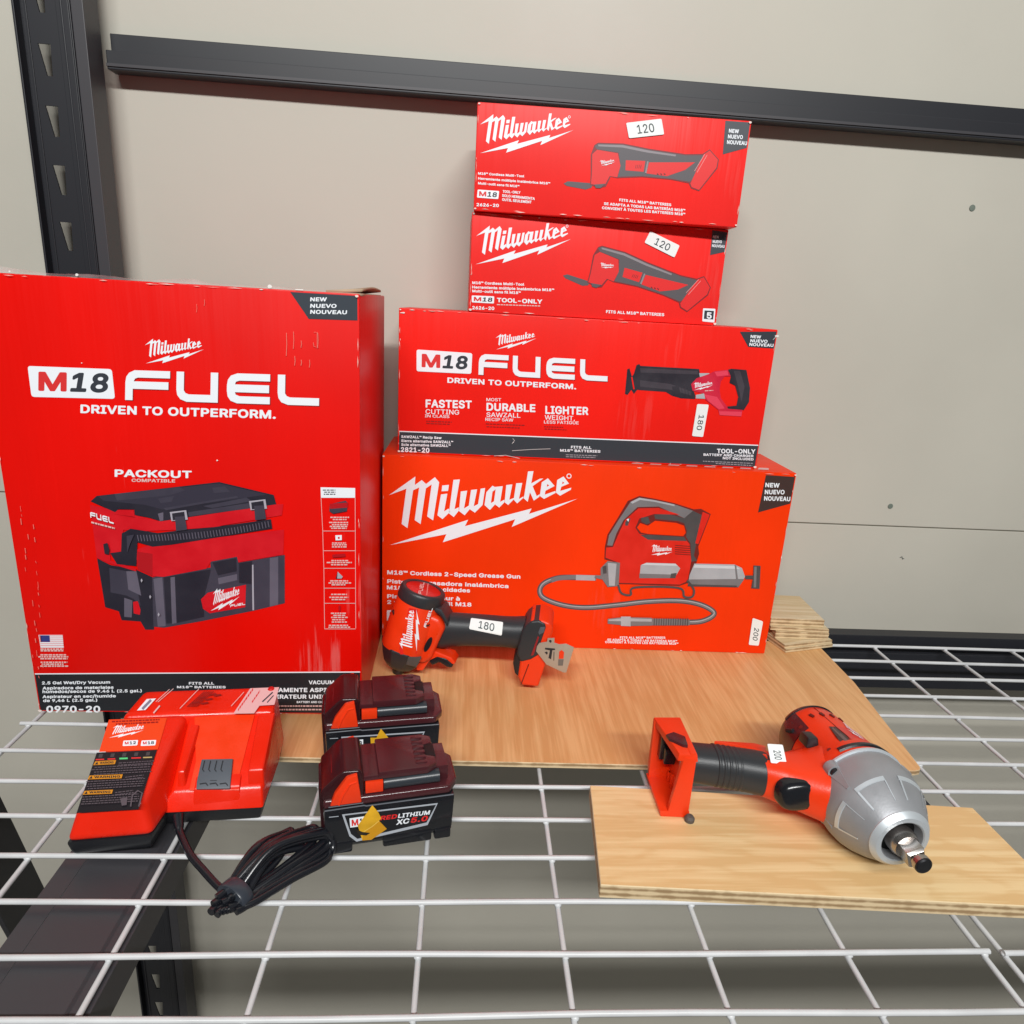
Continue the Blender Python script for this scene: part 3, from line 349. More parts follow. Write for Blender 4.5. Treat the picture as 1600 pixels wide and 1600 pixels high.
 (1, ','): '188:16,-139 36,-149 87,-149 100,-145 111,-133 166,59 164,83 150,98 135,102 66,102 53,98 42,86 35,65 8,-109 9,-127',
 (1, '-'): '453:93,168 104,160 116,158 344,159 357,168 365,183 365,252 354,267 338,275 107,273 92,263 84,246 84,186',
 (1, '.'): '188:40,-12 57,-24 81,-34 111,-34 138,-22 157,-3 169,21 169,60 160,81 135,106 117,115 75,115 51,103 30,82 20,54 21,21',
 (1, '/'): '249:-7,-96 13,-106 73,-106 90,-99 102,-81 263,516 261,543 244,560 232,562 172,562 158,555 149,543 -15,-66 -14,-84',
 (1, '0'): '453:80,31 124,-10 163,-28 202,-37 250,-37 295,-26 337,-4 367,23 402,76 419,121 428,157 435,205 435,301 428,352 408,418 378,472 363,490 337,512 298,534 274,541 247,545 199,545 154,534 112,509 82,480 61,451 47,424 34,388 21,325 18,295 18,211 27,145 43,94 61,58/183,97 169,115 159,133 144,187 141,214 141,295 144,319 159,376 175,404 190,418 202,425 238,428 262,418 280,401 291,382 302,352 315,265 309,187 296,139 278,106 265,93 238,81 220,80 199,86',
 (1, '1'): '453:55,-20 66,-27 78,-30 390,-30 406,-26 419,-10 421,56 417,68 410,76 393,84 309,84 305,88 304,508 300,524 285,537 270,540 189,537 78,459 58,436 56,424 56,352 63,339 75,330 90,327 102,331 168,380 181,386 181,92 181,86 177,84 75,84 58,76 49,64 47,52 47,-2',
 (1, '2'): '453:43,-20 53,-27 65,-30 386,-30 402,-26 415,-10 418,58 413,71 401,83 386,87 223,88 355,232 382,272 400,308 408,334 412,388 404,424 391,454 373,482 353,501 308,530 281,539 245,546 203,546 155,536 119,518 89,495 67,470 50,440 38,398 37,362 44,345 59,334 125,333 140,337 154,352 162,392 173,410 191,422 215,429 248,425 275,411 288,386 289,362 281,334 248,289 38,62 34,50 34,2',
 (1, '3'): '453:55,28 90,-2 132,-23 189,-37 246,-37 285,-29 339,-6 374,22 399,54 414,85 421,115 421,175 410,214 392,247 371,271 333,298 288,315 288,319 390,434 401,451 403,514 398,526 388,535 372,539 72,539 57,535 45,523 41,508 41,451 45,438 57,426 72,422 221,421 130,313 128,250 132,234 141,224 153,219 210,218 246,212 264,204 288,184 299,148 293,118 276,96 246,84 207,80 171,90 153,102 145,115 136,145 120,159 105,161 33,159 16,142 14,115 28,67',
 (1, '4'): '453:18,86 29,78 41,75 251,74 253,-4 266,-24 281,-30 344,-30 356,-26 366,-16 372,-2 374,74 419,76 437,87 444,104 445,158 440,176 428,188 416,192 374,194 372,320 364,338 353,345 341,348 281,348 266,342 257,332 253,320 252,194 162,194 336,490 339,514 326,534 311,540 245,540 232,536 220,524 12,172 10,104',
 (1, '5'): '453:74,22 112,-8 142,-23 172,-33 196,-37 247,-37 295,-25 338,-2 372,28 398,64 406,82 419,127 420,199 402,256 378,295 335,334 310,348 283,358 259,362 199,362 175,357 171,361 177,418 181,422 364,422 384,430 392,439 396,451 396,508 392,523 379,535 364,539 97,539 82,535 70,523 63,496 39,280 39,250 43,237 61,223 127,215 139,218 184,242 217,246 235,245 256,237 277,221 290,199 297,172 293,136 281,109 256,88 229,80 214,80 193,86 168,100 157,116 149,145 133,159 61,161 46,157 36,148 30,136 33,97 52,52',
 (1, '6'): '453:78,31 110,-1 131,-15 155,-25 200,-37 251,-37 296,-26 327,-11 352,7 377,32 391,52 406,82 417,121 417,193 404,238 384,274 347,311 305,334 248,346 349,496 351,508 349,520 332,537 254,539 233,531 223,520 116,364 69,289 48,244 37,205 34,184 34,139 48,79 59,57/178,97 164,119 157,142 157,178 172,211 191,226 224,235 245,233 266,223 288,199 297,163 292,127 279,103 260,87 239,80 209,81',
 (1, '7'): '453:77,-20 97,-30 166,-30 181,-26 193,-14 417,434 419,512 415,524 403,536 385,540 64,540 49,536 36,524 32,508 33,448 40,435 52,426 64,423 274,422 71,16 69,-4',
 (1, '8'): '453:57,34 89,4 110,-10 146,-26 197,-37 251,-37 305,-26 350,-6 385,25 411,55 429,106 429,166 411,217 395,239 368,268 390,298 407,340 412,364 411,403 404,433 389,463 356,501 335,517 299,535 257,544 200,545 176,541 143,531 113,515 74,480 62,463 44,418 40,397 40,361 51,319 84,268 56,239 41,217 29,190 22,151 22,112 29,82 44,52/161,100 149,121 145,139 149,157 160,178 183,196 224,205 248,203 278,190 299,168 307,142 303,121 293,103 272,88 242,80 209,80 176,90/179,336 168,352 163,373 168,400 176,412 197,425 227,429 251,426 276,412 285,397 289,370 282,349 270,334 251,324 218,320 194,327',
 (1, '9'): '453:111,-20 131,-30 197,-30 212,-27 224,-18 368,194 397,248 410,284 417,314 417,380 413,404 401,436 384,466 355,500 326,521 284,539 248,546 206,546 167,539 125,519 89,492 70,470 41,412 34,376 34,326 44,280 62,244 98,204 122,187 155,172 204,164 107,20 103,-2/178,292 166,308 157,338 157,368 163,388 172,404 194,422 215,429 239,428 269,416 290,388 297,356 291,316 279,296 254,280 227,273 197,280',
 (1, 'A'): '480:-5,-20 6,-27 18,-30 87,-30 102,-24 116,-4 155,106 162,111 321,110 364,-4 378,-24 393,-30 465,-30 478,-26 489,-14 493,2 489,20 305,520 291,536 276,540 201,540 186,534 173,520 -12,10 -13,-4/200,230 234,334 240,343 278,230',
 (1, 'B'): '456:39,-20 50,-27 62,-30 278,-30 305,-26 353,-12 383,4 419,39 431,58 443,88 447,110 446,170 428,220 407,249 386,268 410,298 422,322 429,362 425,410 417,436 393,478 374,498 344,518 302,533 248,540 59,540 46,536 34,524 30,506 30,4 32,-8/158,88 158,200 251,201 272,197 287,193 305,182 317,166 324,146 323,128 314,106 302,98 260,87/158,316 158,422 230,423 260,420 284,412 298,398 306,374 302,356 293,337 278,325 242,315',
 (1, 'C'): '510:82,43 122,7 150,-10 180,-23 240,-37 294,-37 336,-29 393,-6 429,20 463,58 485,94 502,145 501,169 486,187 471,191 399,189 382,175 367,136 351,115 339,105 324,96 297,87 258,83 231,89 204,100 171,129 156,151 145,178 133,238 133,271 140,313 149,343 159,364 179,391 192,400 217,415 237,422 282,425 315,417 336,406 351,395 363,379 382,334 402,319 474,317 492,326 501,340 502,361 485,415 453,464 411,503 366,528 321,541 294,545 237,545 213,541 168,528 120,500 79,463 58,436 37,397 17,334 10,286 10,223 17,175 31,127 53,82',
 (1, 'D'): '502:39,-20 50,-27 65,-30 251,-30 299,-23 332,-12 380,12 420,46 452,88 476,140 489,196 492,280 485,334 474,374 452,422 423,460 377,500 320,527 275,536 236,540 59,540 46,536 35,524 30,506 30,4 32,-8/158,88 157,422 212,423 248,420 293,407 326,386 338,370 351,350 362,314 369,274 369,236 362,196 351,160 326,123 287,100 230,87',
 (1, 'E'): '419:39,-20 50,-27 62,-30 374,-30 389,-26 401,-14 405,2 405,58 399,74 386,84 371,87 161,87 157,88 156,94 158,197 359,199 378,212 384,232 383,292 375,304 362,314 158,316 157,422 371,423 383,426 398,439 402,454 401,514 396,526 386,536 371,540 62,540 47,536 35,524 30,506 30,4 32,-8',
 (1, 'F'): '410:39,-20 59,-30 125,-30 140,-26 152,-14 156,2 158,191 347,192 359,196 371,208 375,224 374,284 368,297 356,306 344,309 158,310 156,418 161,423 368,423 383,427 395,440 399,458 398,514 393,526 383,536 368,540 62,540 47,536 34,524 30,506 30,4 32,-8',
 (1, 'G'): '520:79,46 120,8 141,-6 177,-22 240,-37 297,-37 339,-29 396,-6 432,20 466,58 498,121 508,175 508,259 504,271 492,283 477,287 285,287 264,279 256,268 253,253 254,199 264,179 282,170 375,170 379,166 368,136 346,109 318,93 282,83 258,83 219,93 192,108 173,127 156,151 146,175 133,238 133,271 140,313 149,343 161,367 179,391 204,409 249,425 279,425 297,422 333,406 351,391 362,376 381,336 399,320 477,317 495,326 503,337 505,352 491,403 463,451 444,474 414,500 372,525 318,541 294,545 231,544 177,532 135,511 108,492 64,445 34,391 20,349 11,289 10,220 17,175 34,118 51,84',
 (1, 'H'): '517:39,-20 59,-30 125,-30 140,-26 152,-14 156,2 156,196 158,200 164,201 362,200 363,2 367,-14 380,-26 395,-30 461,-29 480,-16 486,4 486,508 482,524 473,534 458,540 392,540 379,536 367,524 363,508 363,322 362,319 356,318 158,319 156,508 152,524 140,536 125,540 59,540 47,536 36,526 30,506 30,4 32,-8',
 (1, 'I'): '300:10,-20 21,-27 33,-30 267,-30 282,-26 295,-10 298,56 292,74 276,86 219,87 215,88 214,94 214,418 219,423 276,424 294,440 298,454 297,514 291,528 279,537 264,540 33,540 17,536 4,520 1,454 7,436 24,424 84,423 87,422 88,416 88,92 84,87 27,86 7,74 1,58 1,2',
 (1, 'K'): '467:39,-20 59,-30 125,-30 140,-26 150,-16 156,2 156,154 194,194 212,172 333,2 356,-24 371,-30 449,-30 461,-26 471,-16 477,2 470,22 284,286 465,482 474,496 477,508 473,524 464,534 446,540 365,540 349,536 174,346 158,333 156,508 152,524 140,536 125,540 59,540 47,536 36,526 30,506 30,4 32,-8',
 (1, 'L'): '393:39,-20 50,-27 62,-30 359,-30 378,-22 389,-4 389,62 383,75 371,84 359,87 157,88 156,508 149,528 131,539 56,539 41,531 31,514 30,2',
 (1, 'M'): '628:39,-20 59,-30 125,-30 140,-24 150,-10 153,2 155,242 261,-16 272,-26 284,-30 341,-30 356,-26 366,-16 375,2 473,245 474,2 477,-10 488,-24 503,-30 569,-30 588,-20 597,2 597,506 594,520 587,531 569,540 479,540 464,536 450,524 318,184 314,181 177,526 167,536 152,540 59,540 39,530 32,518 30,506 30,2',
 (1, 'N'): '523:39,-20 59,-30 128,-30 144,-22 155,-8 158,301 350,1 368,-21 386,-30 461,-30 476,-26 486,-16 492,4 492,508 488,524 479,534 464,540 398,540 381,532 371,518 368,205 173,509 156,530 137,540 62,540 47,536 36,526 30,506 30,4 32,-8',
 (1, 'O'): '533:85,40 131,1 180,-23 240,-37 291,-37 336,-29 393,-6 429,20 466,61 494,106 517,175 523,226 520,313 510,361 489,412 456,461 414,500 366,528 321,541 297,545 234,545 198,538 141,514 102,486 67,448 41,406 23,358 11,289 10,223 17,175 31,127 53,82/181,118 158,148 146,175 133,238 136,295 143,325 153,352 180,391 222,417 255,425 279,425 327,410 352,394 366,376 385,343 394,313 400,274 400,235 394,196 383,163 366,133 354,117 330,100 297,87 276,83 237,87 204,100',
 (1, 'P'): '445:39,-20 59,-30 125,-30 140,-26 150,-16 156,2 158,155 269,156 317,166 344,178 374,198 410,238 428,274 437,314 438,374 434,398 423,430 405,464 384,488 347,515 296,533 242,540 59,540 46,536 34,524 30,506 30,4 32,-8/158,274 158,422 230,423 257,420 281,412 297,400 307,386 315,346 307,310 296,292 275,280 248,273',
 (1, 'Q'): '533:79,47 109,17 134,-1 195,-28 231,-36 297,-36 345,-27 381,-69 399,-78 468,-78 480,-74 490,-64 496,-49 494,-31 446,35 483,86 500,119 510,149 520,191 523,227 520,314 507,371 480,428 446,473 417,498 363,529 330,540 285,546 219,543 174,530 137,512 114,496 61,440 34,389 17,335 10,287 10,221 20,161 34,119 51,85/180,118 161,143 149,167 133,236 137,296 155,356 170,380 186,396 216,415 240,423 270,426 294,423 323,413 343,401 363,380 382,350 394,314 400,272 400,236 394,197 383,164 369,139 341,173 324,187 312,189 243,189 231,183 222,173 218,164 218,149 222,139 260,86 246,85 216,94',
 (1, 'R'): '449:39,-20 59,-30 125,-30 140,-26 152,-14 156,2 156,164 158,167 164,168 224,168 230,165 325,-14 337,-26 353,-30 428,-30 440,-26 452,-14 456,2 453,16 358,194 407,240 423,268 438,316 437,388 423,436 408,464 387,488 350,515 299,533 245,540 59,540 46,536 34,524 30,506 30,4 32,-8/158,286 158,422 233,423 257,420 284,412 302,398 311,376 315,344 309,320 296,301 278,292 245,285',
 (1, 'S'): '447:50,29 71,8 94,-8 151,-31 193,-39 256,-39 298,-31 355,-8 390,20 418,56 437,107 437,164 429,197 409,231 380,260 358,275 307,299 181,337 156,353 146,371 149,392 163,410 187,422 229,429 268,421 292,407 303,389 310,367 328,351 400,348 418,354 429,368 431,386 428,413 417,443 393,479 374,497 349,515 316,532 277,542 244,546 178,542 142,533 108,518 85,501 53,470 42,455 24,407 23,347 35,308 49,285 79,255 118,231 178,209 274,181 292,172 307,161 314,143 310,119 295,100 262,85 223,79 187,85 154,100 141,116 130,149 115,163 100,165 28,163 11,146 9,119 20,77 31,55',
 (1, 'T'): '449:172,-20 192,-30 258,-30 273,-24 284,-10 287,4 287,418 291,423 417,423 434,430 442,440 446,452 446,512 440,526 426,537 411,540 33,540 18,536 4,520 2,452 6,439 18,428 33,423 163,422 164,2',
 (1, 'U'): '517:78,38 110,7 155,-19 191,-32 233,-38 290,-38 350,-25 401,2 438,35 458,62 474,95 486,140 486,506 482,521 473,532 458,538 392,538 377,532 366,518 363,503 363,176 359,155 350,128 335,108 308,91 269,82 227,85 200,96 176,115 160,146 153,185 153,503 149,521 137,534 122,538 56,537 36,524 30,506 30,146 38,110 51,77',
 (1, 'V'): '480:181,-20 201,-30 279,-30 294,-24 306,-10 492,500 491,520 477,536 462,540 393,540 380,536 369,524 246,173 240,164 109,526 99,536 87,540 18,540 3,536 -10,524 -14,506 -9,488 168,7',
 (1, 'W'): '686:133,-20 153,-30 231,-30 246,-24 258,-11 342,289 346,284 429,-14 441,-26 456,-30 531,-30 551,-20 558,-10 564,4 697,490 700,512 692,530 672,540 603,540 588,534 575,520 492,207 411,512 403,526 394,536 378,540 306,540 291,534 278,520 195,209 188,224 108,524 97,536 84,540 15,540 -3,531 -12,518 -13,500 120,10',
 (1, 'X'): '474:-3,-20 8,-27 20,-30 95,-30 110,-24 120,-14 236,153 242,150 351,-10 365,-24 380,-30 455,-30 467,-27 479,-18 486,-2 482,16 314,262 473,494 476,514 465,532 446,540 371,540 356,534 239,368 122,534 107,540 32,540 20,537 8,528 0,512 4,490 162,260 -8,16 -12,-2',
 (1, 'Y'): '472:181,-20 201,-30 267,-30 282,-26 294,-14 298,2 299,200 482,494 483,518 468,536 453,540 384,540 364,532 345,509 237,333 120,521 108,534 93,540 15,540 2,536 -10,524 -13,506 -7,488 172,200 172,2',
 (1, 'Z'): '438:19,-20 30,-27 42,-30 396,-30 411,-27 424,-16 430,-2 430,58 424,74 411,84 399,87 180,88 423,446 427,460 427,512 423,524 414,534 396,540 42,540 27,536 16,526 11,512 11,452 16,436 30,426 42,423 259,422 14,62 11,50 10,2',
 (1, 'a'): '389:33,14 56,-8 77,-21 101,-31 137,-38 188,-38 218,-31 251,-16 272,-29 338,-29 350,-25 360,-16 366,2 366,281 359,314 344,344 314,378 284,397 254,408 218,414 167,414 113,401 80,385 60,371 39,350 27,332 12,296 17,277 35,261 92,244 104,244 121,254 149,288 164,295 188,300 221,297 233,291 240,281 244,263 239,259 161,249 104,237 65,221 44,207 26,190 10,164 4,146 1,131 0,89 9,53/128,89 123,98 124,113 130,122 140,127 179,138 245,146 246,137 237,110 227,96 209,83 179,76 164,76 146,79',
 (1, 'b'): '424:31,-19 51,-29 111,-29 126,-25 141,-14 174,-31 207,-38 255,-38 297,-27 324,-13 348,4 376,35 390,56 404,86 418,143 422,194 415,254 398,305 376,341 351,370 325,389 297,403 270,411 246,415 207,415 183,410 144,394 142,512 132,529 114,538 45,536 30,526 23,509 23,2/173,95 155,122 143,176 143,203 152,248 165,273 190,293 219,300 249,294 274,275 286,254 292,236 298,179 286,125 267,94 255,86 237,79 219,77 204,79 189,84',
 (1, 'c'): '396:64,20 110,-16 138,-28 180,-38 231,-38 255,-35 285,-25 315,-10 330,0 364,35 391,89 389,113 375,129 312,147 297,146 280,134 267,107 255,92 237,82 213,76 189,79 162,92 146,110 133,143 127,170 127,206 140,254 158,281 183,295 210,300 246,290 260,278 279,244 297,232 312,232 363,245 382,257 391,275 386,302 364,341 327,379 288,400 252,411 225,415 165,412 135,403 101,386 87,376 49,338 22,290 11,257 4,218 4,158 11,119 22,86 39,53',
 (1, 'd'): '424:58,23 82,-1 105,-16 138,-31 171,-38 216,-38 237,-35 261,-27 285,-13 309,-29 375,-29 387,-25 399,-13 403,5 403,506 399,521 387,533 372,538 309,538 297,534 286,524 280,506 279,395 240,410 219,415 177,415 150,410 114,397 81,376 54,349 39,327 22,293 11,260 4,221 4,158 11,116 22,83 38,50/158,95 137,128 127,170 127,209 140,257 157,281 180,295 204,300 237,292 258,275 268,260 277,233 280,215 280,164 271,125 252,95 222,79 204,77 186,79',
 (1, 'e'): '404:61,23 101,-10 138,-28 186,-38 237,-38 276,-31 318,-13 342,3 376,41 390,68 394,92 387,109 369,121 315,137 300,137 282,124 267,98 258,89 237,79 207,76 174,84 153,98 141,113 133,134 135,138 141,139 372,139 384,143 394,152 400,167 400,230 393,272 380,308 364,335 350,353 318,382 285,400 249,411 222,415 162,411 110,392 76,368 46,335 22,290 8,242 4,215 4,158 14,107 25,77/136,251 140,263 159,285 171,292 204,301 228,296 246,288 261,272 270,254 270,251 264,250',
 (1, 'f'): '254:60,-20 80,-30 143,-30 160,-22 170,-8 172,292 176,297 239,300 254,314 258,332 258,380 250,398 230,408 173,409 172,422 179,440 197,444 233,439 245,444 254,454 269,500 273,524 263,543 242,554 203,561 176,561 140,554 106,538 71,504 57,478 52,458 51,410 -1,407 -13,399 -22,386 -23,328 -17,310 -1,298 47,297 51,292 52,2',
 (1, 'g'): '425:46,-116 72,-141 99,-158 120,-167 177,-180 234,-181 276,-173 327,-152 342,-142 378,-105 396,-65 403,-26 403,379 399,394 387,406 372,410 312,410 297,404 285,392 258,405 231,413 162,413 126,402 87,380 51,345 36,323 15,274 4,223 4,160 11,121 22,88 46,46 79,13 111,-8 81,-17 38,-41 26,-53 22,-65 24,-83/156,107 137,136 127,175 127,211 137,250 153,278 174,293 201,299 237,293 255,280 269,259 277,238 283,187 280,160 271,130 252,105 228,93 195,90 178,94/146,-47 120,-14 168,-24 222,-25 246,-20 276,-7 279,-8 277,-29 270,-44 255,-57 237,-63 222,-66 192,-66 165,-59',
 (1, 'h'): '410:31,-20 51,-30 111,-30 126,-26 138,-14 143,2 143,220 146,248 153,268 162,281 183,293 207,299 228,296 246,288 258,272 265,248 266,2 270,-14 279,-24 291,-29 360,-30 378,-21 388,-2 388,244 382,298 365,340 354,357 324,387 303,399 273,410 252,414 201,414 144,395 142,514 132,531 114,540 45,539 30,528 23,512 23,2',
 (1, 'i'): '167:32,-20 52,-30 115,-30 133,-21 143,-4 143,376 136,396 118,407 46,407 32,398 24,382 23,2|29,436 43,424 67,414 103,414 127,426 146,446 155,464 155,500 146,520 121,544 94,554 61,551 40,540 22,521 12,496 13,464',
 (1, 'j'): '167:-18,-171 31,-172 67,-162 85,-153 107,-135 127,-109 142,-63 143,381 139,393 127,405 88,411 97,411 118,421 140,438 154,465 155,498 140,528 124,543 103,553 70,553 49,546 26,528 12,498 12,468 22,445 46,422 70,411 85,411',
 (1, 'k'): '381:31,-20 51,-30 111,-30 126,-26 136,-16 143,2 143,122 150,131 264,-12 279,-26 294,-30 375,-29 392,-20 400,-2 399,10 391,26 243,214 263,238 382,358 388,374 384,392 373,404 360,408 282,408 270,405 144,282 142,512 134,530 114,540 45,539 30,528 23,512 23,2',
 (1, 'l'): '189:49,2 78,-21 99,-29 123,-32 162,-32 189,-27 205,-13 211,2 201,56 193,71 174,84 147,83 143,98 142,509 134,527 114,537 45,536 30,526 23,509 23,65 31,32',
 (1, 'm'): '610:31,-20 51,-30 111,-30 126,-26 138,-14 143,2 143,232 146,256 152,274 162,286 180,296 201,300 219,296 232,290 241,274 244,260 245,4 247,-10 258,-24 273,-30 336,-30 353,-22 362,-10 365,2 365,244 368,266 384,290 396,296 420,300 444,295 457,286 466,254 467,4 469,-10 480,-24 495,-30 558,-30 573,-24 582,-14 587,2 587,280 575,328 553,364 516,396 477,413 450,417 420,417 384,410 357,398 321,371 285,401 255,413 234,417 186,413 138,394 126,404 114,408 51,408 36,402 25,388 23,374 23,2',
 (1, 'n'): '410:31,-20 51,-30 111,-30 126,-26 138,-14 143,2 143,220 146,248 153,268 162,281 183,293 207,299 228,296 246,288 258,272 265,248 266,2 270,-14 282,-26 297,-30 363,-29 382,-16 389,4 389,238 385,280 375,320 363,344 353,358 327,384 303,399 276,410 252,414 198,413 141,392 126,404 111,408 48,407 29,394 23,376 23,4 24,-8',
 (1, 'o'): '415:64,20 110,-16 138,-28 180,-38 231,-38 279,-28 315,-10 330,0 367,38 389,74 405,125 412,173 409,233 402,266 387,305 363,343 330,376 306,391 267,407 231,415 186,415 138,404 102,387 87,376 49,338 22,290 11,257 4,218 4,158 11,119 22,86 39,53/158,95 140,122 127,170 127,206 140,254 156,279 177,293 207,300 237,294 258,281 267,269 283,233 289,200 289,176 280,131 258,95 228,79 210,76 186,79',
 (1, 'p'): '424:31,-162 51,-172 111,-173 126,-169 136,-159 143,-141 144,-17 174,-30 201,-37 258,-37 288,-30 321,-16 347,3 370,27 390,57 411,108 418,144 422,195 415,255 398,306 378,339 339,380 324,390 273,411 240,415 189,412 141,391 129,403 117,409 51,409 38,405 27,393 23,375 23,-138 24,-150/176,93 156,121 146,156 143,204 151,243 164,273 186,291 207,298 243,296 268,282 289,246 299,195 295,159 290,138 283,117 271,99 249,83 219,76 192,83',
 (1, 'q'): '424:60,22 99,-13 129,-27 165,-37 225,-37 252,-30 279,-19 280,-144 288,-161 300,-170 315,-173 375,-172 387,-169 396,-161 403,-141 403,375 401,390 391,402 375,409 312,409 297,403 285,391 237,412 207,415 159,412 129,404 102,390 76,372 57,352 37,324 22,294 12,264 4,222 4,162 11,117 22,84 41,45/161,93 149,105 137,129 127,171 127,210 136,246 149,273 168,290 192,298 228,296 255,280 267,261 277,234 280,216 280,162 272,129 255,98 231,82 204,76 177,83',
 (1, 'r'): '259:31,-20 51,-30 111,-30 126,-26 138,-14 143,2 143,230 146,254 160,278 180,290 207,295 249,292 268,304 274,320 274,386 270,398 258,410 243,414 189,414 162,407 138,396 114,408 51,408 38,404 27,392 23,374 23,4 24,-8',
 (1, 's'): '365:44,11 76,-13 118,-31 154,-38 211,-38 247,-31 295,-10 315,5 343,38 356,65 362,113 354,152 331,190 305,212 277,226 238,239 160,258 145,266 140,272 142,284 148,291 169,300 187,302 205,300 220,294 233,281 245,257 262,247 292,250 331,260 342,266 351,278 353,290 352,305 345,323 328,352 284,392 247,407 211,415 166,415 142,411 106,400 84,389 70,379 37,345 23,317 18,299 18,254 26,221 40,199 67,172 100,153 220,120 233,113 237,104 232,91 217,82 193,76 172,76 148,82 136,90 119,122 103,134 79,135 28,123 10,107 6,86 20,44',
 (1, 't'): '227:69,0 88,-15 110,-26 149,-34 194,-34 215,-30 235,-18 243,0 233,54 223,72 203,83 164,81 158,84 156,93 157,291 161,296 209,297 227,308 234,324 234,384 226,399 212,408 157,411 155,477 145,492 128,500 62,500 47,494 34,474 33,411 -7,406 -19,394 -23,381 -23,327 -19,312 -4,298 29,296 33,291 34,87 42,42 53,21',
 (1, 'u'): '410:58,20 99,-16 126,-28 159,-35 201,-35 222,-31 270,-12 285,-25 300,-29 360,-29 372,-25 381,-17 389,2 389,374 386,389 377,401 360,409 294,409 281,404 270,392 266,377 266,146 262,125 256,110 243,95 222,84 201,81 183,83 163,92 154,104 146,122 143,149 143,377 138,392 126,405 111,409 51,409 39,405 30,397 23,377 23,110 37,53',
 (1, 'v'): '389:140,-20 160,-30 226,-30 241,-26 253,-14 400,368 399,388 385,404 370,408 301,408 289,404 279,394 196,170 186,188 124,362 108,398 88,408 19,408 4,404 -8,392 -12,380 -11,367 125,10',
 (1, 'w'): '567:115,-20 135,-30 195,-30 210,-27 222,-18 234,10 282,176 286,172 333,10 345,-18 357,-27 369,-30 432,-30 450,-21 458,-10 468,20 570,356 574,380 566,398 546,408 483,408 468,405 456,396 447,376 402,215 399,208 396,208 343,392 331,404 318,408 240,405 229,398 222,386 171,206 165,215 120,376 111,396 99,405 87,408 21,408 3,399 -7,380 -3,356 99,20',
 (1, 'x'): '379:-1,-20 10,-27 22,-30 91,-30 106,-26 120,-14 181,80 190,89 261,-16 271,-26 286,-30 358,-30 370,-26 379,-18 387,2 380,22 263,190 378,364 380,382 369,400 349,408 280,408 265,404 255,394 190,298 129,392 115,404 100,408 28,408 16,404 7,396 0,380 4,362 116,194 -5,16 -9,-2',
 (1, 'y'): '389:26,-159 43,-170 67,-175 112,-175 133,-171 178,-148 214,-108 237,-60 400,366 400,388 386,405 370,410 304,410 291,405 279,393 196,171 193,171 190,178 121,370 108,396 97,406 85,410 19,410 4,406 -8,394 -12,381 -11,366 129,0 119,-33 104,-57 91,-59 58,-56 46,-61 34,-74 18,-132 19,-147',
 (1, 'z'): '380:20,-20 31,-27 43,-30 334,-30 349,-27 363,-16 368,-2 368,58 364,71 352,83 337,87 188,88 357,314 362,328 362,380 359,392 349,402 331,408 49,408 34,404 24,394 18,380 18,322 22,310 34,298 49,294 192,292 188,284 16,62 12,50 12,2',
 (1, '®'): '463:68,156 97,132 145,104 172,95 208,88 256,88 304,99 343,116 376,139 409,172 428,198 448,240 459,282 459,351 454,375 431,432 399,474 367,502 340,519 307,534 268,544 199,544 175,540 145,530 115,515 85,493 55,463 31,429 13,390 3,339 3,291 16,237 34,200/127,259 117,279 111,321 119,360 130,378 132,267 130,257/334,263 322,291 334,312 341,333 343,354 351,333 351,300 344,276 338,264/220,198 235,229 255,201 238,196',
 (1, 'À'): '480:-5,-20 6,-27 18,-30 87,-30 102,-24 116,-4 155,106 162,111 321,110 364,-4 373,-20 387,-29 468,-29 483,-21 492,-8 493,4 489,20 324,470 303,524 289,538 295,556 293,574 246,670 236,682 225,689 147,689 132,681 123,668 122,650 128,634 191,538 175,524 166,502 -3,38 -14,2 -11,-10/200,230 234,334 240,343 278,230',
 (1, 'Í'): '300:10,-20 21,-27 33,-30 267,-30 285,-24 297,-8 298,58 291,75 273,86 219,87 214,92 214,418 219,423 279,426 294,439 298,454 298,512 288,531 270,540 202,542 270,650 271,662 267,674 249,689 174,690 156,684 143,670 100,580 94,560 98,542 27,539 12,531 3,518 1,452 9,435 27,424 84,423 87,422 88,416 88,92 84,87 27,86 7,74 1,58 1,2',
 (1, 'à'): '389:33,14 56,-8 77,-21 101,-31 137,-38 188,-38 218,-31 251,-16 272,-29 338,-29 355,-22 365,-7 366,278 359,314 342,347 316,377 284,397 239,412 243,437 232,467 197,539 187,551 176,557 98,558 85,554 73,542 70,530 72,515 139,410 80,385 57,368 28,335 14,305 13,287 18,275 32,263 95,244 104,244 116,250 149,288 185,300 206,300 233,291 240,281 244,263 239,259 161,249 104,237 65,221 44,207 26,190 10,164 4,146 1,131 0,89 9,53/128,89 123,98 124,113 130,122 140,127 179,138 245,146 246,137 237,110 227,96 209,83 179,76 164,76 146,79',
 (1, 'á'): '389:33,14 56,-8 77,-21 101,-31 137,-38 188,-38 218,-31 251,-16 272,-29 338,-29 353,-23 364,-10 366,5 366,278 359,314 342,347 316,377 284,397 239,413 296,499 305,518 304,539 287,556 209,558 191,550 180,536 134,440 133,425 139,410 107,398 77,383 60,371 30,338 15,308 14,284 27,266 38,260 92,244 113,247 149,288 185,300 206,300 233,291 240,281 244,263 239,259 161,249 104,237 65,221 44,207 26,190 10,164 4,146 1,131 0,89 9,53/128,89 123,98 124,113 130,122 140,127 179,138 245,146 246,137 237,110 227,96 209,83 179,76 164,76 146,79',
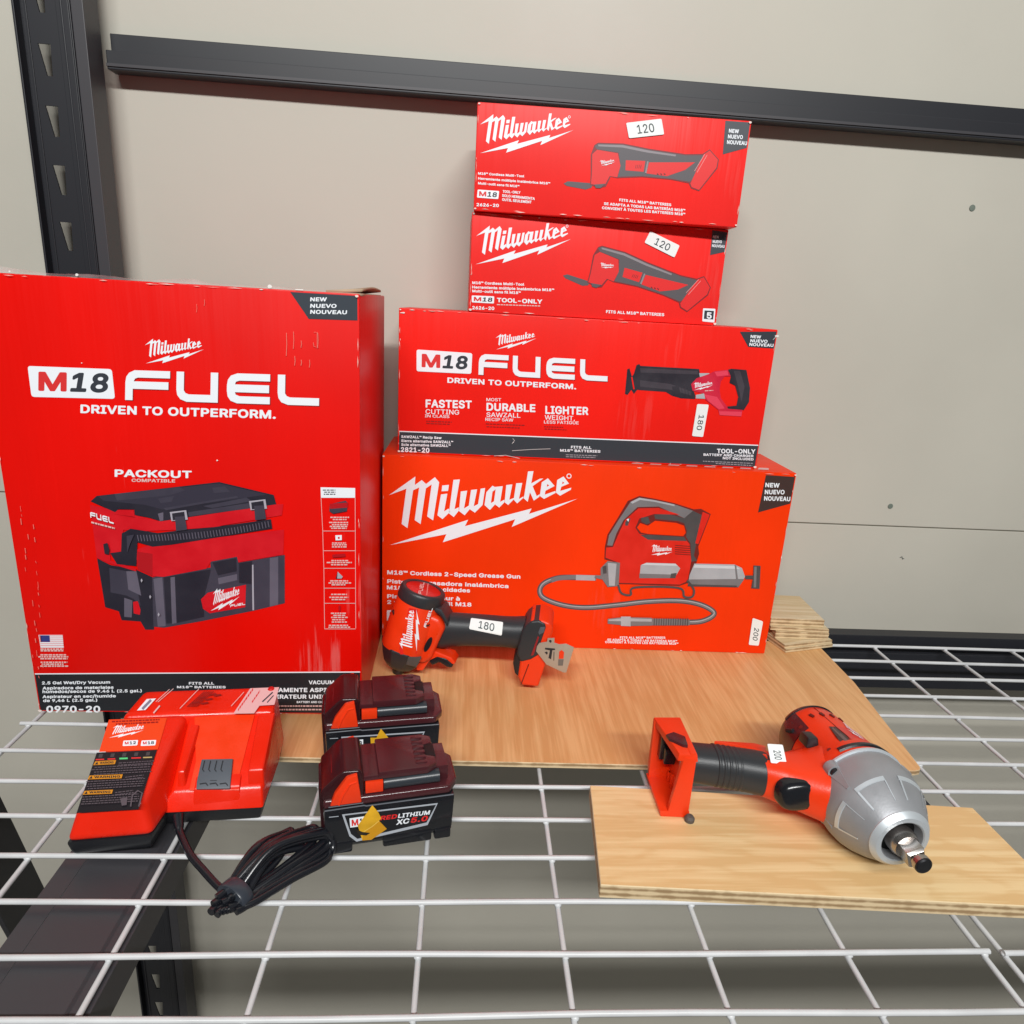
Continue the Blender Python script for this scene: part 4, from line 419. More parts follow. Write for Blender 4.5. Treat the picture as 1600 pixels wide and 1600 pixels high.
 (1, 'é'): '404:61,23 101,-10 138,-28 186,-38 240,-38 288,-27 318,-13 339,1 367,29 389,65 394,92 384,112 366,122 315,137 300,137 286,128 267,98 258,89 240,80 216,76 183,81 156,96 141,113 133,134 135,138 141,139 372,139 387,145 398,158 400,236 393,272 375,317 354,349 330,373 288,399 254,410 321,518 320,539 303,556 225,559 204,550 196,539 150,443 148,428 154,410 111,393 75,367 46,335 22,290 8,242 4,218 4,158 7,134 26,74/136,251 140,263 159,285 171,292 204,301 228,296 246,288 261,272 270,254 270,251 264,250',
 (1, 'ú'): '410:58,20 99,-16 126,-28 159,-35 201,-35 222,-31 270,-12 285,-25 300,-29 360,-29 372,-25 381,-17 389,2 389,374 386,389 377,401 360,409 294,409 281,404 270,392 266,377 266,146 262,125 256,110 243,95 222,84 201,81 183,83 163,92 154,104 146,122 143,149 143,377 138,392 126,405 111,409 51,409 39,405 30,397 23,377 23,110 37,53|157,410 168,402 180,400 231,400 248,407 319,512 322,530 315,547 303,556 291,559 222,559 205,551 195,536 150,440 149,425',
 (1, '™'): '424:59,306 76,296 112,296 127,300 138,309 144,327 144,444 148,449 166,449 172,448 174,444 174,321 180,309 190,300 202,296 238,296 259,310 274,300 286,296 316,297 334,309 346,300 358,296 394,296 406,300 419,312 423,327 423,507 419,522 409,533 397,538 355,539 340,535 325,519 298,460 269,522 250,537 205,539 187,534 169,539 31,539 13,535 -2,516 -3,474 3,462 13,453 50,447 51,324',
}
_tx = {}
def text_mesh(t, bold=0.0, shear=0.0):
    k = (t, bold, shear)
    if k in _tx: return _tx[k]
    w = 0 if bold <= .02 else 1
    lo, cap = ((-7, 524), (-30, 570))[w]; sc = CAPH / cap; x = 0; vs, fs = [], []
    for ch in t:
        g = GLYPHS.get((w, ch)) or GLYPHS[(w, 'X')]
        adv, body = g.split(':')
        for grp in filter(None, body.split('|')):
            loops = [[tuple(map(float, p.split(','))) for p in l.split()] for l in grp.split('/')]
            flat = [p for l in loops for p in l]; o = len(vs)
            vs += [((x + px + shear * (py - lo)) * sc, (py - lo) * sc) for px, py in flat]
            fs += [tuple(i + o for i in f) for f in tessellate_polygon([[Vector((p[0], p[1], 0)) for p in l] for l in loops])]
        x += int(adv) + (26 if w else 0)
    x0 = min(v[0] for v in vs); x1 = max(v[0] for v in vs)
    _tx[k] = ([(v[0] - x0, v[1]) for v in vs], fs, x1 - x0)
    return _tx[k]
class Print:
    """collects ink shapes given in photo pixels (or face metres) for ONE printed part"""
    def __init__(s, uv, pos, lift=.0003, step=.00003):
        s.bm = bmesh.new(); s.uv = uv; s.pos = pos; s.lift = lift; s.step = step; s.mats = []; s.n = 0
    def mi(s, m):
        if m not in s.mats: s.mats.append(m)
        return s.mats.index(m)
    def _add(s, vs, fs, m, layer=None):
        L = s.lift + (s.n if layer is None else layer) * s.step
        if layer is None: s.n += 1
        bv = [s.bm.verts.new(s.pos(u, v, L)) for u, v in vs]; i = s.mi(m)
        for f in fs:
            try: nf = s.bm.faces.new([bv[k] for k in f]); nf.material_index = i
            except ValueError: pass
    def poly(s, px, m, holes=(), layer=None, tr=None):
        loops = [[(tr(*p) if tr else p) for p in l] for l in [px] + list(holes)]
        loops = [[s.uv(*p) for p in l] for l in loops]
        flat = [p for l in loops for p in l]
        fs = tessellate_polygon([[Vector((p[0], p[1], 0)) for p in l] for l in loops])
        s._add(flat, fs, m, layer)
    def stroke(s, px, w, m, tr=None, closed=False):
        P = [Vector(tr(*p)) if tr else Vector(p) for p in px]; n = len(P); l, r = [], []
        for i in range(n):
            a = P[(i - 1) % n if closed else max(i - 1, 0)]; b = P[(i + 1) % n if closed else min(i + 1, n - 1)]
            t = (b - a).normalized(); q = Vector((-t.y, t.x)) * w / 2; l.append(P[i] + q); r.append(P[i] - q)
        vs = [s.uv(*p) for p in l + r]; e = n if closed else n - 1
        s._add(vs, [(i, (i + 1) % n, n + (i + 1) % n, n + i) for i in range(e)], m)
    def text(s, t, a, b, cap, m, bold=.02, shear=0, layer=None):
        """a, b: photo pixels of both ends of the base line; cap: letter height in pixels"""
        vs, fs, w = text_mesh(t, bold, shear); a = Vector(a); b = Vector(b); d = b - a
        up = Vector((d.y, -d.x)).normalized() * cap
        up = Vector((up.x * .35, up.y)) if abs(d.x) > abs(d.y) else up
        s._add([s.uv(*(a + d * (x / w) + up * (y / CAPH))) for x, y in vs], fs, m, layer)
    def bars(s, a, b, h, m, n=1, gap=0, ragged=.0):
        """lines of print too fine to read"""
        for i in range(n):
            a2 = Vector((a[0] + random.uniform(0, ragged) * (b[0] - a[0]) / 2, a[1] + i * gap)); b2 = Vector((b[0] - random.uniform(0, ragged) * (b[0] - a[0]) / 2, b[1] + i * gap))
            d = (b2 - a2); x = 0.0; L = d.length; rects = []
            while x < 1:
                w = random.uniform(2.2, 6) / max(L, 1); e = min(1, x + w)
                p = a2 + d * x; q = a2 + d * e; rects.append((p, q)); x = e + 1.1 / max(L, 1)
            vs = []; fs = []
            for p, q in rects:
                k = len(vs); vs += [s.uv(p.x, p.y), s.uv(q.x, q.y), s.uv(q.x, q.y - h), s.uv(p.x, p.y - h)]; fs.append((k, k + 1, k + 2, k + 3))
            s._add(vs, fs, m)
    def done(s, name, parent, cuts=0):
        if cuts:
            bmesh.ops.triangulate(s.bm, faces=s.bm.faces)
        bmesh.ops.recalc_face_normals(s.bm, faces=s.bm.faces)
        return obj(name, s.bm, s.mats, parent, smooth=0, fix=False)

def T(sc, ox, oy): return lambda x, y: (ox + x / sc, oy + y / sc)
def tA(x, y): return (605 + x / 10, 730 + y / 10)
def tB(x, y): return (745 + x / 10, 720 + y / 10)
LOGO = [
 ([tA(*p) for p in [(30,435),(440,145),(432,278),(540,200),(608,262),(745,155),(812,235),(718,830),(625,768),(695,268),(605,330),(522,888),(430,825),(500,315),(405,360),(318,950),(225,885),(300,335)]], []),
 ([tA(*p) for p in [(860,285),(965,275),(950,370),(850,375)]], []),
 ([tA(*p) for p in [(840,425),(940,412),(890,690),(958,645),(985,694),(865,810),(785,750)]], []),
 ([tA(*p) for p in [(1035,197),(1135,190),(1053,655),(1118,625),(1118,680),(1040,778),(962,718),(975,640)]], []),
 ([tA(*p) for p in [(1150,378),(1250,365),(1200,645),(1275,598),(1310,355),(1405,345),(1352,610),(1420,575),(1460,335),(1530,325),(1490,590),(1370,710),(1290,655),(1210,750),(1122,684)]], []),
 ([tB(*p) for p in [(150,490),(245,388),(280,408),(405,395),(365,640),(432,606),(430,650),(350,730),(285,680),(205,768),(120,690)]], [[tB(*p) for p in [(245,480),(295,445),(268,632),(220,660)]]]),
 ([tB(*p) for p in [(460,378),(555,368),(508,606),(580,580),(615,350),(710,345),(658,596),(728,556),(724,580),(630,665),(575,604),(490,690),(434,645)]], []),
 ([tB(*p) for p in [(800,165),(885,160),(850,352),(985,280),(1040,275),(872,395),(935,550),(985,520),(978,560),(890,622),(830,490),(795,640),(730,582),(742,540)]], []),
 ([tB(*p) for p in [(1015,335),(1110,272),(1215,392),(1072,468),(1062,528),(1228,470),(1232,500),(1050,595),(984,548)]], [[tB(*p) for p in [(1100,362),(1132,384),(1094,406)]]]),
 ([tB(*p) for p in [(1255,300),(1355,243),(1440,355),(1320,405),(1302,470),(1475,420),(1470,450),(1300,545),(1236,495)]], [[tB(*p) for p in [(1340,322),(1368,344),(1332,366)]]]),
 ([tA(45,1215), tA(1265,820), tA(1215,920), tB(855,745), tB(815,828), tB(1570,592), tB(545,1032), tB(600,912), tA(870,1172), tA(925,1045)], []),
]
L_LEFT, L_RIGHT, L_TOP = (609.5, 851.5), (902, 779.2), (829, 736.5)
def affine(src, dst):
    (x0, y0), (x1, y1), (x2, y2) = src; (u0, v0), (u1, v1), (u2, v2) = dst
    a, b, c, d = x1 - x0, y1 - y0, x2 - x0, y2 - y0; det = a * d - b * c
    def f(x, y):
        s = ((x - x0) * d - (y - y0) * c) / det; t = ((y - y0) * a - (x - x0) * b) / det
        return (u0 + s * (u1 - u0) + t * (u2 - u0), v0 + s * (v1 - v0) + t * (v2 - v0))
    return f
def logo(pr, left, right, top, m, reg=False):
    f = affine((L_LEFT, L_RIGHT, L_TOP), (left, right, top)); k = pr.n; pr.n += 1
    for o, h in LOGO: pr.poly(o, m, h, layer=k, tr=f)
    if reg: pr.poly([(889 + 4 * math.cos(t * .5236), 743.8 + 4 * math.sin(t * .5236)) for t in range(12)], m, [[(889 + 2.6 * math.cos(t * .5236), 743.8 + 2.6 * math.sin(t * .5236)) for t in range(12)]], layer=k, tr=f)
FUEL = [
 [(0,0),(0,.6),(.03,.78),(.12,.91),(.3,1),(1.5,1),(1.5,.76),(.42,.76),(.32,.72),(.28,.63),(1.45,.63),(1.45,.38),(.25,.38),(.25,0)],
 [(1.72,1),(1.97,1),(1.97,.38),(2.03,.29),(2.14,.25),(2.87,.25),(2.87,1),(3.12,1),(3.12,0),(2.07,0),(1.86,.08),(1.75,.22),(1.72,.4)],
 [(4.87,1),(3.77,1),(3.55,.92),(3.45,.78),(3.42,.6),(3.42,.4),(3.45,.22),(3.55,.08),(3.77,0),(4.87,0),(4.87,.24),(3.84,.24),(3.72,.29),(3.69,.37),(4.84,.37),(4.84,.63),(3.69,.63),(3.72,.72),(3.84,.76),(4.87,.76)],
 [(5.13,1),(5.38,1),(5.38,.38),(5.44,.29),(5.55,.25),(6.53,.25),(6.53,0),(5.48,0),(5.26,.08),(5.16,.22),(5.13,.4)]]
def fuel(pr, bl, br, tl, m):
    f = affine(((0, 0), (6.53, 0), (0, 1)), (bl, br, tl)); k = pr.n; pr.n += 1
    for p in FUEL: pr.poly(p, m, layer=k, tr=f)
def quad_round(q, r, n=4):
    """rounded version of a photo-space quad (tl, tr, br, bl)"""
    Q = [Vector(p) for p in q]; out = []
    for i in range(4):
        p = Q[i]; a = (Q[i - 1] - p).normalized() * r; b = (Q[(i + 1) % 4] - p).normalized() * r
        for j in range(n + 1):
            t = j / n; out.append(tuple(p + a * (1 - t) ** 2 + b * t ** 2))
    return out
def badge(pr, q, m_red=LOGO_RED, rad=2.5, bold=.045):
    """white rounded plate with a red M and a dark 18"""
    pr.poly(quad_round(q, rad), WHITE_INK)
    tl, tr, br, bl = [Vector(p) for p in q]
    def at(u, v): return tl * (1 - u) * (1 - v) + tr * u * (1 - v) + br * u * v + bl * (1 - u) * v
    cap = (bl - tl).length * .62; k = pr.n; pr.n += 1
    pr.text('M', at(.09, .8), at(.43, .8), cap, m_red, bold, layer=k)
    pr.text('18', at(.47, .8), at(.93, .8), cap, DARK_INK, bold, .12, layer=k)
def sticker(parent, uv, pos, q, digits, rot=0, lift=.0012):
    """white price label with a digit text part"""
    s = Print(uv, pos, lift); s.poly(quad_round(q, 2.2), STICKER); so = s.done('price_sticker', parent)
    d = Print(uv, pos, lift + .00012); tl, tr, br, bl = [Vector(p) for p in q]
    def at(u, v): return tl * (1 - u) * (1 - v) + tr * u * (1 - v) + br * u * v + bl * (1 - u) * v
    if rot == 0: a, b, cap = at(.27, .78), at(.75, .78), (at(.5, .78) - at(.5, .22)).length; up = (at(.27, .22) - at(.27, .78))
    else: a, b = at(.30, .33), at(.30, .80); up = at(.76, .33) - at(.30, .33)
    vs, fs, w = text_mesh(digits, .006)
    d._add([uv(*(a + (b - a) * (x / w) + up * (y / CAPH))) for x, y in vs], fs, PEN)
    d.done('price_digits', so); return so

# ------------------------------------------------------------------ the setting: wall, floor
YW = 0.95
bm = bmesh.new()
box(bm, -3, 3, YW, YW + .02, .1463, 2.4, .0008)        # upper wallboard sheet; a butt joint runs at z .145
box(bm, -3, 3, YW, YW + .02, -1.15, .1443, .0008)
box(bm, -3, 3, YW + .004, YW + .03, .135, .155)        # backing seen in the joint
wall = tag(obj('wall', bm, WALLM, smooth=0), 'beige painted wallboard wall with a thin horizontal joint behind the shelf', 'wall')
bm = bmesh.new()
for x, z, r in ((.6473, .5847, .0042), (.6262, .1764, .0040), (.5050, -.395, .003)):
    lathe(bm, (x, YW - .0004, z), (0, -1, 0), [(0, r), (.0006, r * .9), (.0008, r * .3)], n=14)
obj('screw_head', bm, mat('wall_screw', (.16, .19, .16), .5), wall)
bm = bmesh.new()
tube(bm, [(.659, YW - .0006, .0968), (.6615, YW - .0006, .0985), (.6635, YW - .0006, .0945), (.6655, YW - .0006, .0958)], .0006, n=6)
obj('pencil_mark', bm, mat('pencil', (.1, .11, .1), .7), wall)
bm = bmesh.new(); box(bm, -3, 3, -2.5, YW, -1.2, -1.15)
tag(obj('floor', bm, FLOORM, smooth=0), kind='structure')

# ------------------------------------------------------------------ steel rack
rack = thing('shelving_rack', 'black steel rack with slotted upright behind the red boxes', 'rack', (0, 0, 0))
def upright(x0, y, parent):
    """rolled post: left lip, slotted web, rib, right face; tear-drop slots cut through the web"""
    bm = bmesh.new(); zb, zt = -1.15, 1.5
    box(bm, x0, x0 + .0025, y - .002, y + .026, zb, zt, .0006)
    box(bm, x0 + .0025, x0 + .014, y + .010, y + .012, zb, zt)
    # web with slots: built as strips round the openings
    wx0, wx1, wy = x0 + .0135, x0 + .0455, y
    box(bm, wx0 - .001, wx0 + .001, wy - .0012, wy + .012, zb, zt, .0004)
    pitch = .0603; z = .5214 - pitch * 26
    pts = []
    while z < zt - .07:
        a, b = (x0 + .0275, z), (x0 + .0335, z); c, d = (x0 + .0350, z + .031), (x0 + .0215, z + .031)
        zn = z + pitch
        for poly in ([(wx0, z), a, d, (wx0, z + .031)], [b, (wx1, z), (wx1, z + .031), c], [(wx0, z + .031), d, c, (wx1, z + .031), (wx1, zn), (x0 + .0335, zn), (x0 + .0275, zn), (wx0, zn)]):
            prism(bm, poly, lambda u, v, t: (u, wy + t, v), 0, .002)
        z = zn
    box(bm, wx1, x0 + .0515, y - .0015, y + .001, zb, zt, .0004)
    box(bm, x0 + .0515, x0 + .0535, y - .005, y + .012, zb, zt, .0006)
    box(bm, x0 + .0535, x0 + .0605, y - .0052, y - .0032, zb, zt, .0006)
    box(bm, x0 + .0605, x0 + .0622, y - .005, y + .028, zb, zt, .0006)
    o = obj('upright', bm, BLACK_STEEL, parent, smooth=0)
    bm = bmesh.new(); box(bm, x0 + .0625, x0 + .0755, y - .004, y + .030, zb, zt, .0008)
    obj('upright_flange', bm, GREY_STEEL, o, smooth=0); return o
upright(-.5052, .897, rack)
def beam(z, y0, y1, x0, x1, h):
    bm = bmesh.new()
    box(bm, x0, x1, y0 + .014, y1, z - .016, z + .004, .001)          # step the deck rests beside
    box(bm, x0, x1, y0, y1 - .004, z - h, z - .0165, .001)
    return obj('beam', bm, BLACK_STEEL, rack, smooth=0)
beam(.0, .858, .893, -.425, 1.3, .072)
b2 = beam(.696, .924, .9485, -.425, 1.3, .036)
bm = bmesh.new(); box(bm, -.425, 1.3, .9225, .9240, .663, .666); obj('beam_lip', bm, GREY_STEEL, b2, smooth=0)
beam(-.0055, .283, .308, -.46, 1.3, .06)
bm = bmesh.new()                                                       # hat-section bar under the left deck
hat = [(-.304, -.006), (-.288, -.006), (-.286, -.004), (-.236, -.004), (-.234, -.006), (-.2215, -.006), (-.2215, -.034), (-.224, -.034), (-.224, -.009), (-.3015, -.009), (-.3015, -.034), (-.304, -.034)]
prism(bm, hat, lambda u, v, t: (u, t, v - .003), .28, .857)
obj('deck_support_bar', bm, GREY_STEEL, rack, smooth=0)
bm = bmesh.new(); prism(bm, [(u + .680, v) for u, v in hat], lambda u, v, t: (u, t, v - .003), .46, .857)
obj('deck_support_bar', bm, BLACK_STEEL, rack, smooth=0)
bm = bmesh.new()                                                       # diagonal of the left end frame
prism(bm, [(.5300, .02), (.5900, .02), (.8860, -1.15), (.8260, -1.15)], lambda u, v, t: (t, u, v), -.463, -.457, .0008)
obj('end_brace', bm, BLACK_STEEL, rack, smooth=0)

def deck(x0, x1, wires_x, ys, z, label, r=.0021):
    bm = bmesh.new()
    rnd = random.Random(label)
    for y in ys:
        n = 14; ph = rnd.uniform(0, 6); am = rnd.uniform(.0002, .0009)
        tube(bm, [(x0 + (x1 - x0) * i / n, y + am * math.sin(ph + i * .8), z - r - am * .6 * (1 + math.sin(ph * 2 + i * 1.1)) * .5) for i in range(n + 1)], r, n=8)
    for x in wires_x:
        n = 8; ph = rnd.uniform(0, 6); am = rnd.uniform(.0002, .0010)
        tube(bm, [(x + am * math.sin(ph + i * .9), ys[-1] - .006 + (ys[0] - ys[-1] + .012) * i / n, z - 3 * r + .0004) for i in range(n + 1)], r, n=8)
        for y in ys:
            s = bmesh.new(); bmesh.ops.create_icosphere(s, subdivisions=1, radius=r * 1.25); bmesh.ops.scale(s, vec=(1.3, 1.2, .8), verts=s.verts); bmesh.ops.translate(s, vec=(x + rnd.uniform(-.0006, .0006), y, z - 2 * r), verts=s.verts); merge(bm, s)
    return tag(obj('wire_deck', bm, WIREM, smooth=60), label, 'wire shelf', 'wire decks of the rack')
YS = [.8502 - .04353 * k for k in range(13)]
deck(-.4385, .3945, [.0823 + .10277 * j for j in range(-5, 4)], YS, 0, 'pale grey wire deck under the large red box and charger')
deck(.4045, 1.25, [.4070] + [.4817 + .10277 * j for j in range(0, 8)], YS, 0, 'pale grey wire deck bare at the right beside the pale plywood blocks')

# ------------------------------------------------------------------ boards and offcuts
def board(name, poly, z0, z1, top, label, cat, band=None, rnd=None):
    bm = bmesh.new(); cx = sum(p[0] for p in poly) / len(poly); cy = sum(p[1] for p in poly) / len(poly)
    prism(bm, [(p[0] - cx, p[1] - cy) for p in poly], lambda u, v, t: (u, v, t), 0, z1 - z0, .0006, seg=1)
    bmesh.ops.recalc_face_normals(bm, faces=bm.faces); bm.normal_update()
    for f in bm.faces: f.material_index = 0 if abs(f.normal.z) > .8 else 1
    if band:
        for f in bm.faces:
            if f.normal.dot(Vector(band)) > .9: f.material_index = 2
    o = obj(name, bm, [top, EDGE, TAPE_EDGE], smooth=0); o.location = (cx, cy, z0)
    return tag(o, label, cat)
big = board('birch_board', [(-.205, .5735), (.459, .5655), (.4655, .5672), (.4690, .572), (.4895, .735), (.4915, .842), (-.20, .848)], .0004, .0062, BIGWOOD, 'large thin birch board lying under the stacked boxes and small impact driver', 'board')
ply = board('pine_plywood_board', [(.1135, .4165), (.4752, .395), (.4745, .5055), (.124, .5300)], .0062 if False else .0004, .0128, PLYTOP, 'thick pine plywood piece at the front under the impact wrench', 'board', band=(-.0, 1, 0))
def offcut(name_label, cx, cy, z, w, d, h, rz, tilt=0, top=BLOCKTOP):
    bm = bmesh.new(); box(bm, -w / 2, w / 2, -d / 2, d / 2, 0, h, .0006, seg=1)
    bm.normal_update()
    for f in bm.faces: f.material_index = 0 if abs(f.normal.z) > .8 else 1
    o = obj('plywood_offcut', bm, [top, EDGE], smooth=0); o.location = (cx, cy, z); o.rotation_euler = (R(tilt), 0, R(rz))
    return tag(o, name_label, 'wood offcut', 'stack of plywood offcuts')
offcut('bottom offcut of the plywood stack, turned with a corner to the front', .4635, .8460, .0064, .078, .058, .0052, 15)
offcut('second offcut from the bottom of the plywood stack, turned like the lowest', .4625, .8465, .0118, .078, .056, .0048, 14.5)
offcut('third offcut from the bottom of the plywood stack, square to the front', .4635, .866, .0168, .074, .075, .0052, -1)
offcut('fourth offcut from the bottom of the plywood stack, flush with the one below', .4640, .866, .0222, .074, .075, .0050, -1.5)
offcut('second offcut from the top of the plywood stack, a little wider', .4610, .867, .0274, .080, .074, .0052, -3)
offcut('topmost offcut of the plywood stack, thickest, its pale face upward', .4580, .876, .0328, .074, .082, .0105, -2)

# ------------------------------------------------------------------ cartons
class Carton:
    def __init__(s, name, label, loc, yaw, W, H, D, m, group=None, bev=.0016):
        s.W, s.H, s.D = W, H, D
        s.t = thing(name, label, 'box', loc, (0, 0, yaw), group)
        s.o = Vector(loc); s.U = Vector((math.cos(yaw), math.sin(yaw), 0)); s.N = Vector((-math.sin(yaw), math.cos(yaw), 0))
        bm = bmesh.new(); box(bm, 0, W, 0, D, 0, H, bev, 0, 2)
        s.c = obj('carton', bm, m, s.t)
    def uv(s, x, y):
        d = ray(x, y); p = Vector((0, 0, HC)) + d * (((s.o - Vector((0, 0, HC))).dot(s.N)) / d.dot(s.N)) - s.o
        return (p.dot(s.U), p.z)
    def clampuv(s, x, y):
        u, v = s.uv(x, y); e = .0017
        return (min(max(u, e), s.W - e), min(max(v, e), s.H - e))
    def pos(s, u, v, L): return (u, -L, v)
    def P(s, lift=.0003, clamp=False): return Print(s.clampuv if clamp else s.uv, s.pos, lift)
    def corner(s, poly, m, lines, cap, bold=.05):
        p = s.P(.0003, True); p.poly(poly, m); co = p.done('corner_label', s.t)
        q = s.P(.0005)
        for txt, a, b in lines: q.text(txt, a, b, cap, WHITE_INK, bold, .06)
        q.done('corner_lettering', co)
    def band(s, px_pts, m):
        """dark strip from a measured line down to the lower edge"""
        p = s.P(.0003, True); (xa, ya), (xb, yb) = px_pts
        ua, va = s.uv(xa, ya); ub, vb = s.uv(xb, yb); e = .0017
        f = lambda u: va + (vb - va) * (u - ua) / (ub - ua)
        p.uv = lambda u, v: (u, v)
        p.poly([(e, e), (s.W - e, e), (s.W - e, f(s.W - e)), (e, f(e))], m)
        k = .0012; p.poly([(e, f(e)), (s.W - e, f(s.W - e)), (s.W - e, f(s.W) + k), (e, f(0) + k)], WHITE_INK)
        return p.done('printed_band', s.t)

def edge_wear(C, n, seed, top=1.0):
    rnd = random.Random(seed); p = Print(lambda u, v: (u, v), C.pos, .0008); m = mat('worn_edge', (.80, .42, .36), .7); m2 = mat('worn_edge_pale', (.82, .70, .64), .8)
    for k in range(n):
        side = rnd.choice('ttbblr'); L = rnd.uniform(.002, .014); w = rnd.uniform(.0003, .0010); e = rnd.uniform(.0012, .0020)
        if side in 'tb': x = rnd.uniform(.004, C.W - .02); y = C.H - e if side == 't' else e; pts = [(x, y), (x + L * .5, y + rnd.uniform(-.0003, .0003)), (x + L, y)]
        else: y = rnd.uniform(.004, C.H - .02); x = e if side == 'l' else C.W - e; pts = [(x, y), (x + rnd.uniform(-.0003, .0003), y + L * .5), (x, y + L)]
        q = [(a, b + w * .5) if side in 'tb' else (a + w * .5, b) for a, b in pts]; r = [(a, b - w * .5) if side in 'tb' else (a - w * .5, b) for a, b in pts]
        p.poly([pts[0], q[1], pts[2], r[1]], m2 if rnd.random() < .35 else m, layer=k)
    for cx, cy in ((.002, .002), (C.W - .002, .002), (.002, C.H - .002), (C.W - .002, C.H - .002)):
        if rnd.random() < .75:
            r = rnd.uniform(.0010, .0022); p.poly([(cx + r * (1 + .4 * math.sin(3 * t)) * math.cos(t * .9), cy + r * .7 * math.sin(t * .9)) for t in range(7)], m2, layer=n + 1)
    p.done('edge_wear', C.t)

# --- large vacuum carton
V = Carton('vacuum_carton', 'largest red box in shrink wrap with a black band, standing at the left', (-.4241, .6411, .0064), .0153, .3241, .4247, .208, RED_VAC)
X2 = T(6.667, 400, 400); X3 = T(2.5806, 0, 500); X4 = T(4.706, 120, 700); X5 = T(5, 480, 740); X6 = T(4.706, 0, 960); X7 = T(4.706, 300, 960)
p = V.P(); logo(p, (228, 567.8), (318.6, 545.7), (295.4, 529), WHITE_INK); p.done('brand_logo', V.t)
p = V.P()
for dx in (1.2, 0):                       # the printed drop shadow, then the white letters
    m = mat('shadow_ink', (.25, .012, .012), .45) if dx else WHITE_INK
    fuel(p, (195.7 + dx, 624.8 + dx), (498.5 + dx, 634 + dx), (196.5 + dx, 578 + dx), m)
badge(p, [(43.4, 571.7), (175, 576.7), (180, 623.2), (49.6, 620)], rad=5)
p.text('DRIVEN TO OUTPERFORM.', (126, 645.3), (431, 654.4), 13.4, WHITE_INK, .045)
p.lift = .0006; p.done('wordmark', V.t); p = V.P(.0005)
p.text('PACKOUT', (179.5, 744.8), (299.8, 747), 11.5, WHITE_INK, .06)
p.text('COMPATIBLE', (206, 752.6), (274, 753.8), 5, PINK_INK, .03)
p.done('feature_lettering', V.t); p = V.P(.0006)
for t, a, b, c in (('2.5 Gal Wet/Dry Vacuum', (66, 1069), (172.5, 1067.6), 4.6), ('Aspiradora de materiales', (67, 1077), (178, 1075.6), 4.6),
                   ('húmedos/secos de 9.46 L (2.5 gal.)', (67, 1082.5), (222, 1081), 4.6), ('Aspirateur en sec/humide', (67, 1090.3), (181.5, 1089), 4.6),
                   ('de 9,46 L (2.5 gal.)', (68, 1096.4), (152.5, 1095.4), 4.6), ('0970-20', (73, 1112.6), (157.2, 1112.6), 10.4),
                   ('FITS ALL', (295.5, 1069), (335, 1069), 4), ('M18™ BATTERIES', (277, 1074.6), (353, 1074.8), 3.6),
                   ('VACUUM-ONLY', (482.7, 1068.6), (553, 1068.2), 6), ('SOLAMENTE ASPIRADORA', (414, 1080.8), (556, 1080.6), 6.6), ('ASPIRATEUR UNIQUEMENT', (411, 1091), (556, 1091), 6.4),
                   ('BATTERY AND CHARGER NOT INCLUDED', (464, 1097.8), (556, 1097.8), 3.2)):
    p.text(t, a, b, c, WHITE_INK, .035 if c < 9 else .05)
p.bars((430, 1103.5), (556, 1103.5), 2.2, PINK_INK, 2, 5.5)
p.done('band_lettering', V.band(((53, 1053.6), (563, 1050.6)), BAND_INK))
V.corner([X2(355, 300), X2(1120, 300), X2(1120, 675), X2(550, 655)], mat('corner_slate', (.05, .06, .075), .3), [('NEW', X2(565, 472), X2(740, 472)), ('NUEVO', X2(565, 540), X2(840, 541)), ('NOUVEAU', X2(565, 602), X2(950, 607))], 6.2)
p = V.P(.0004)                            # contents list down the right side
p.poly([X5(105, 106), X5(375, 112), X5(375, 188), X5(108, 188)], WHITE_INK)
p.bars(X5(122, 132), X5(232, 132), 1.6, DARK_INK, 3, 3.2, .3)
ys = [188, 447, 601, 738, 893, 1011, 1211]; xl = [110, 122, 126, 131, 133, 134, 137]
p.stroke([X5(109, 188)] + [X5(x, y) for x, y in zip(xl[1:], ys[1:])], .7, PINK_INK); p.stroke([X5(375, 188), X5(380, 1207)], .7, PINK_INK)
for x, y in zip(xl[1:], ys[1:]): p.stroke([X5(x, y), X5(379, y)], .8, PINK_INK)
for y, n, w in ((345, 1, 85), (362, 1, 60), (385, 1, 90), (402, 3, 72), (545, 2, 60), (575, 1, 65), (682, 1, 80), (697, 1, 100), (714, 1, 75), (840, 1, 75), (856, 1, 100), (870, 1, 65), (945, 1, 65), (968, 1, 90), (985, 1, 60), (1092, 1, 70), (1108, 1, 55), (1124, 1, 70), (1142, 1, 60), (1160, 1, 66), (1186, 2, 92)):
    p.bars(X5(250 - w, y), X5(250 + w, y), 2.0, PINK_INK, n, 2.8, .25)
PIC_DK = mat('picture_black', (.020, .018, .030), .42, var=.07, vscale=40); PIC_MD = mat('picture_charcoal', (.050, .045, .068), .42, var=.07, vscale=40); PIC_LT = mat('picture_grey', (.125, .11, .15), .42, var=.07, vscale=40)
PIC_RED = mat('picture_red', (.66, .004, .012), .42, var=.07, vscale=40); PIC_RED2 = mat('picture_red_dark', (.46, .004, .010), .42); PIC_SIL = mat('picture_silver', (.42, .40, .46), .42)
p.poly([X5(180, 235), X5(300, 208), X5(320, 225), X5(312, 290), X5(205, 310), X5(175, 290)], PIC_MD); p.poly([X5(178, 232), X5(320, 222), X5(318, 262), X5(182, 272)], PIC_RED2)
p.poly([X5(222, 478), X5(272, 476), X5(272, 516), X5(224, 518)], WHITE_INK); p.poly([X5(242, 490), X5(256, 490), X5(256, 506), X5(242, 506)], PIC_RED)
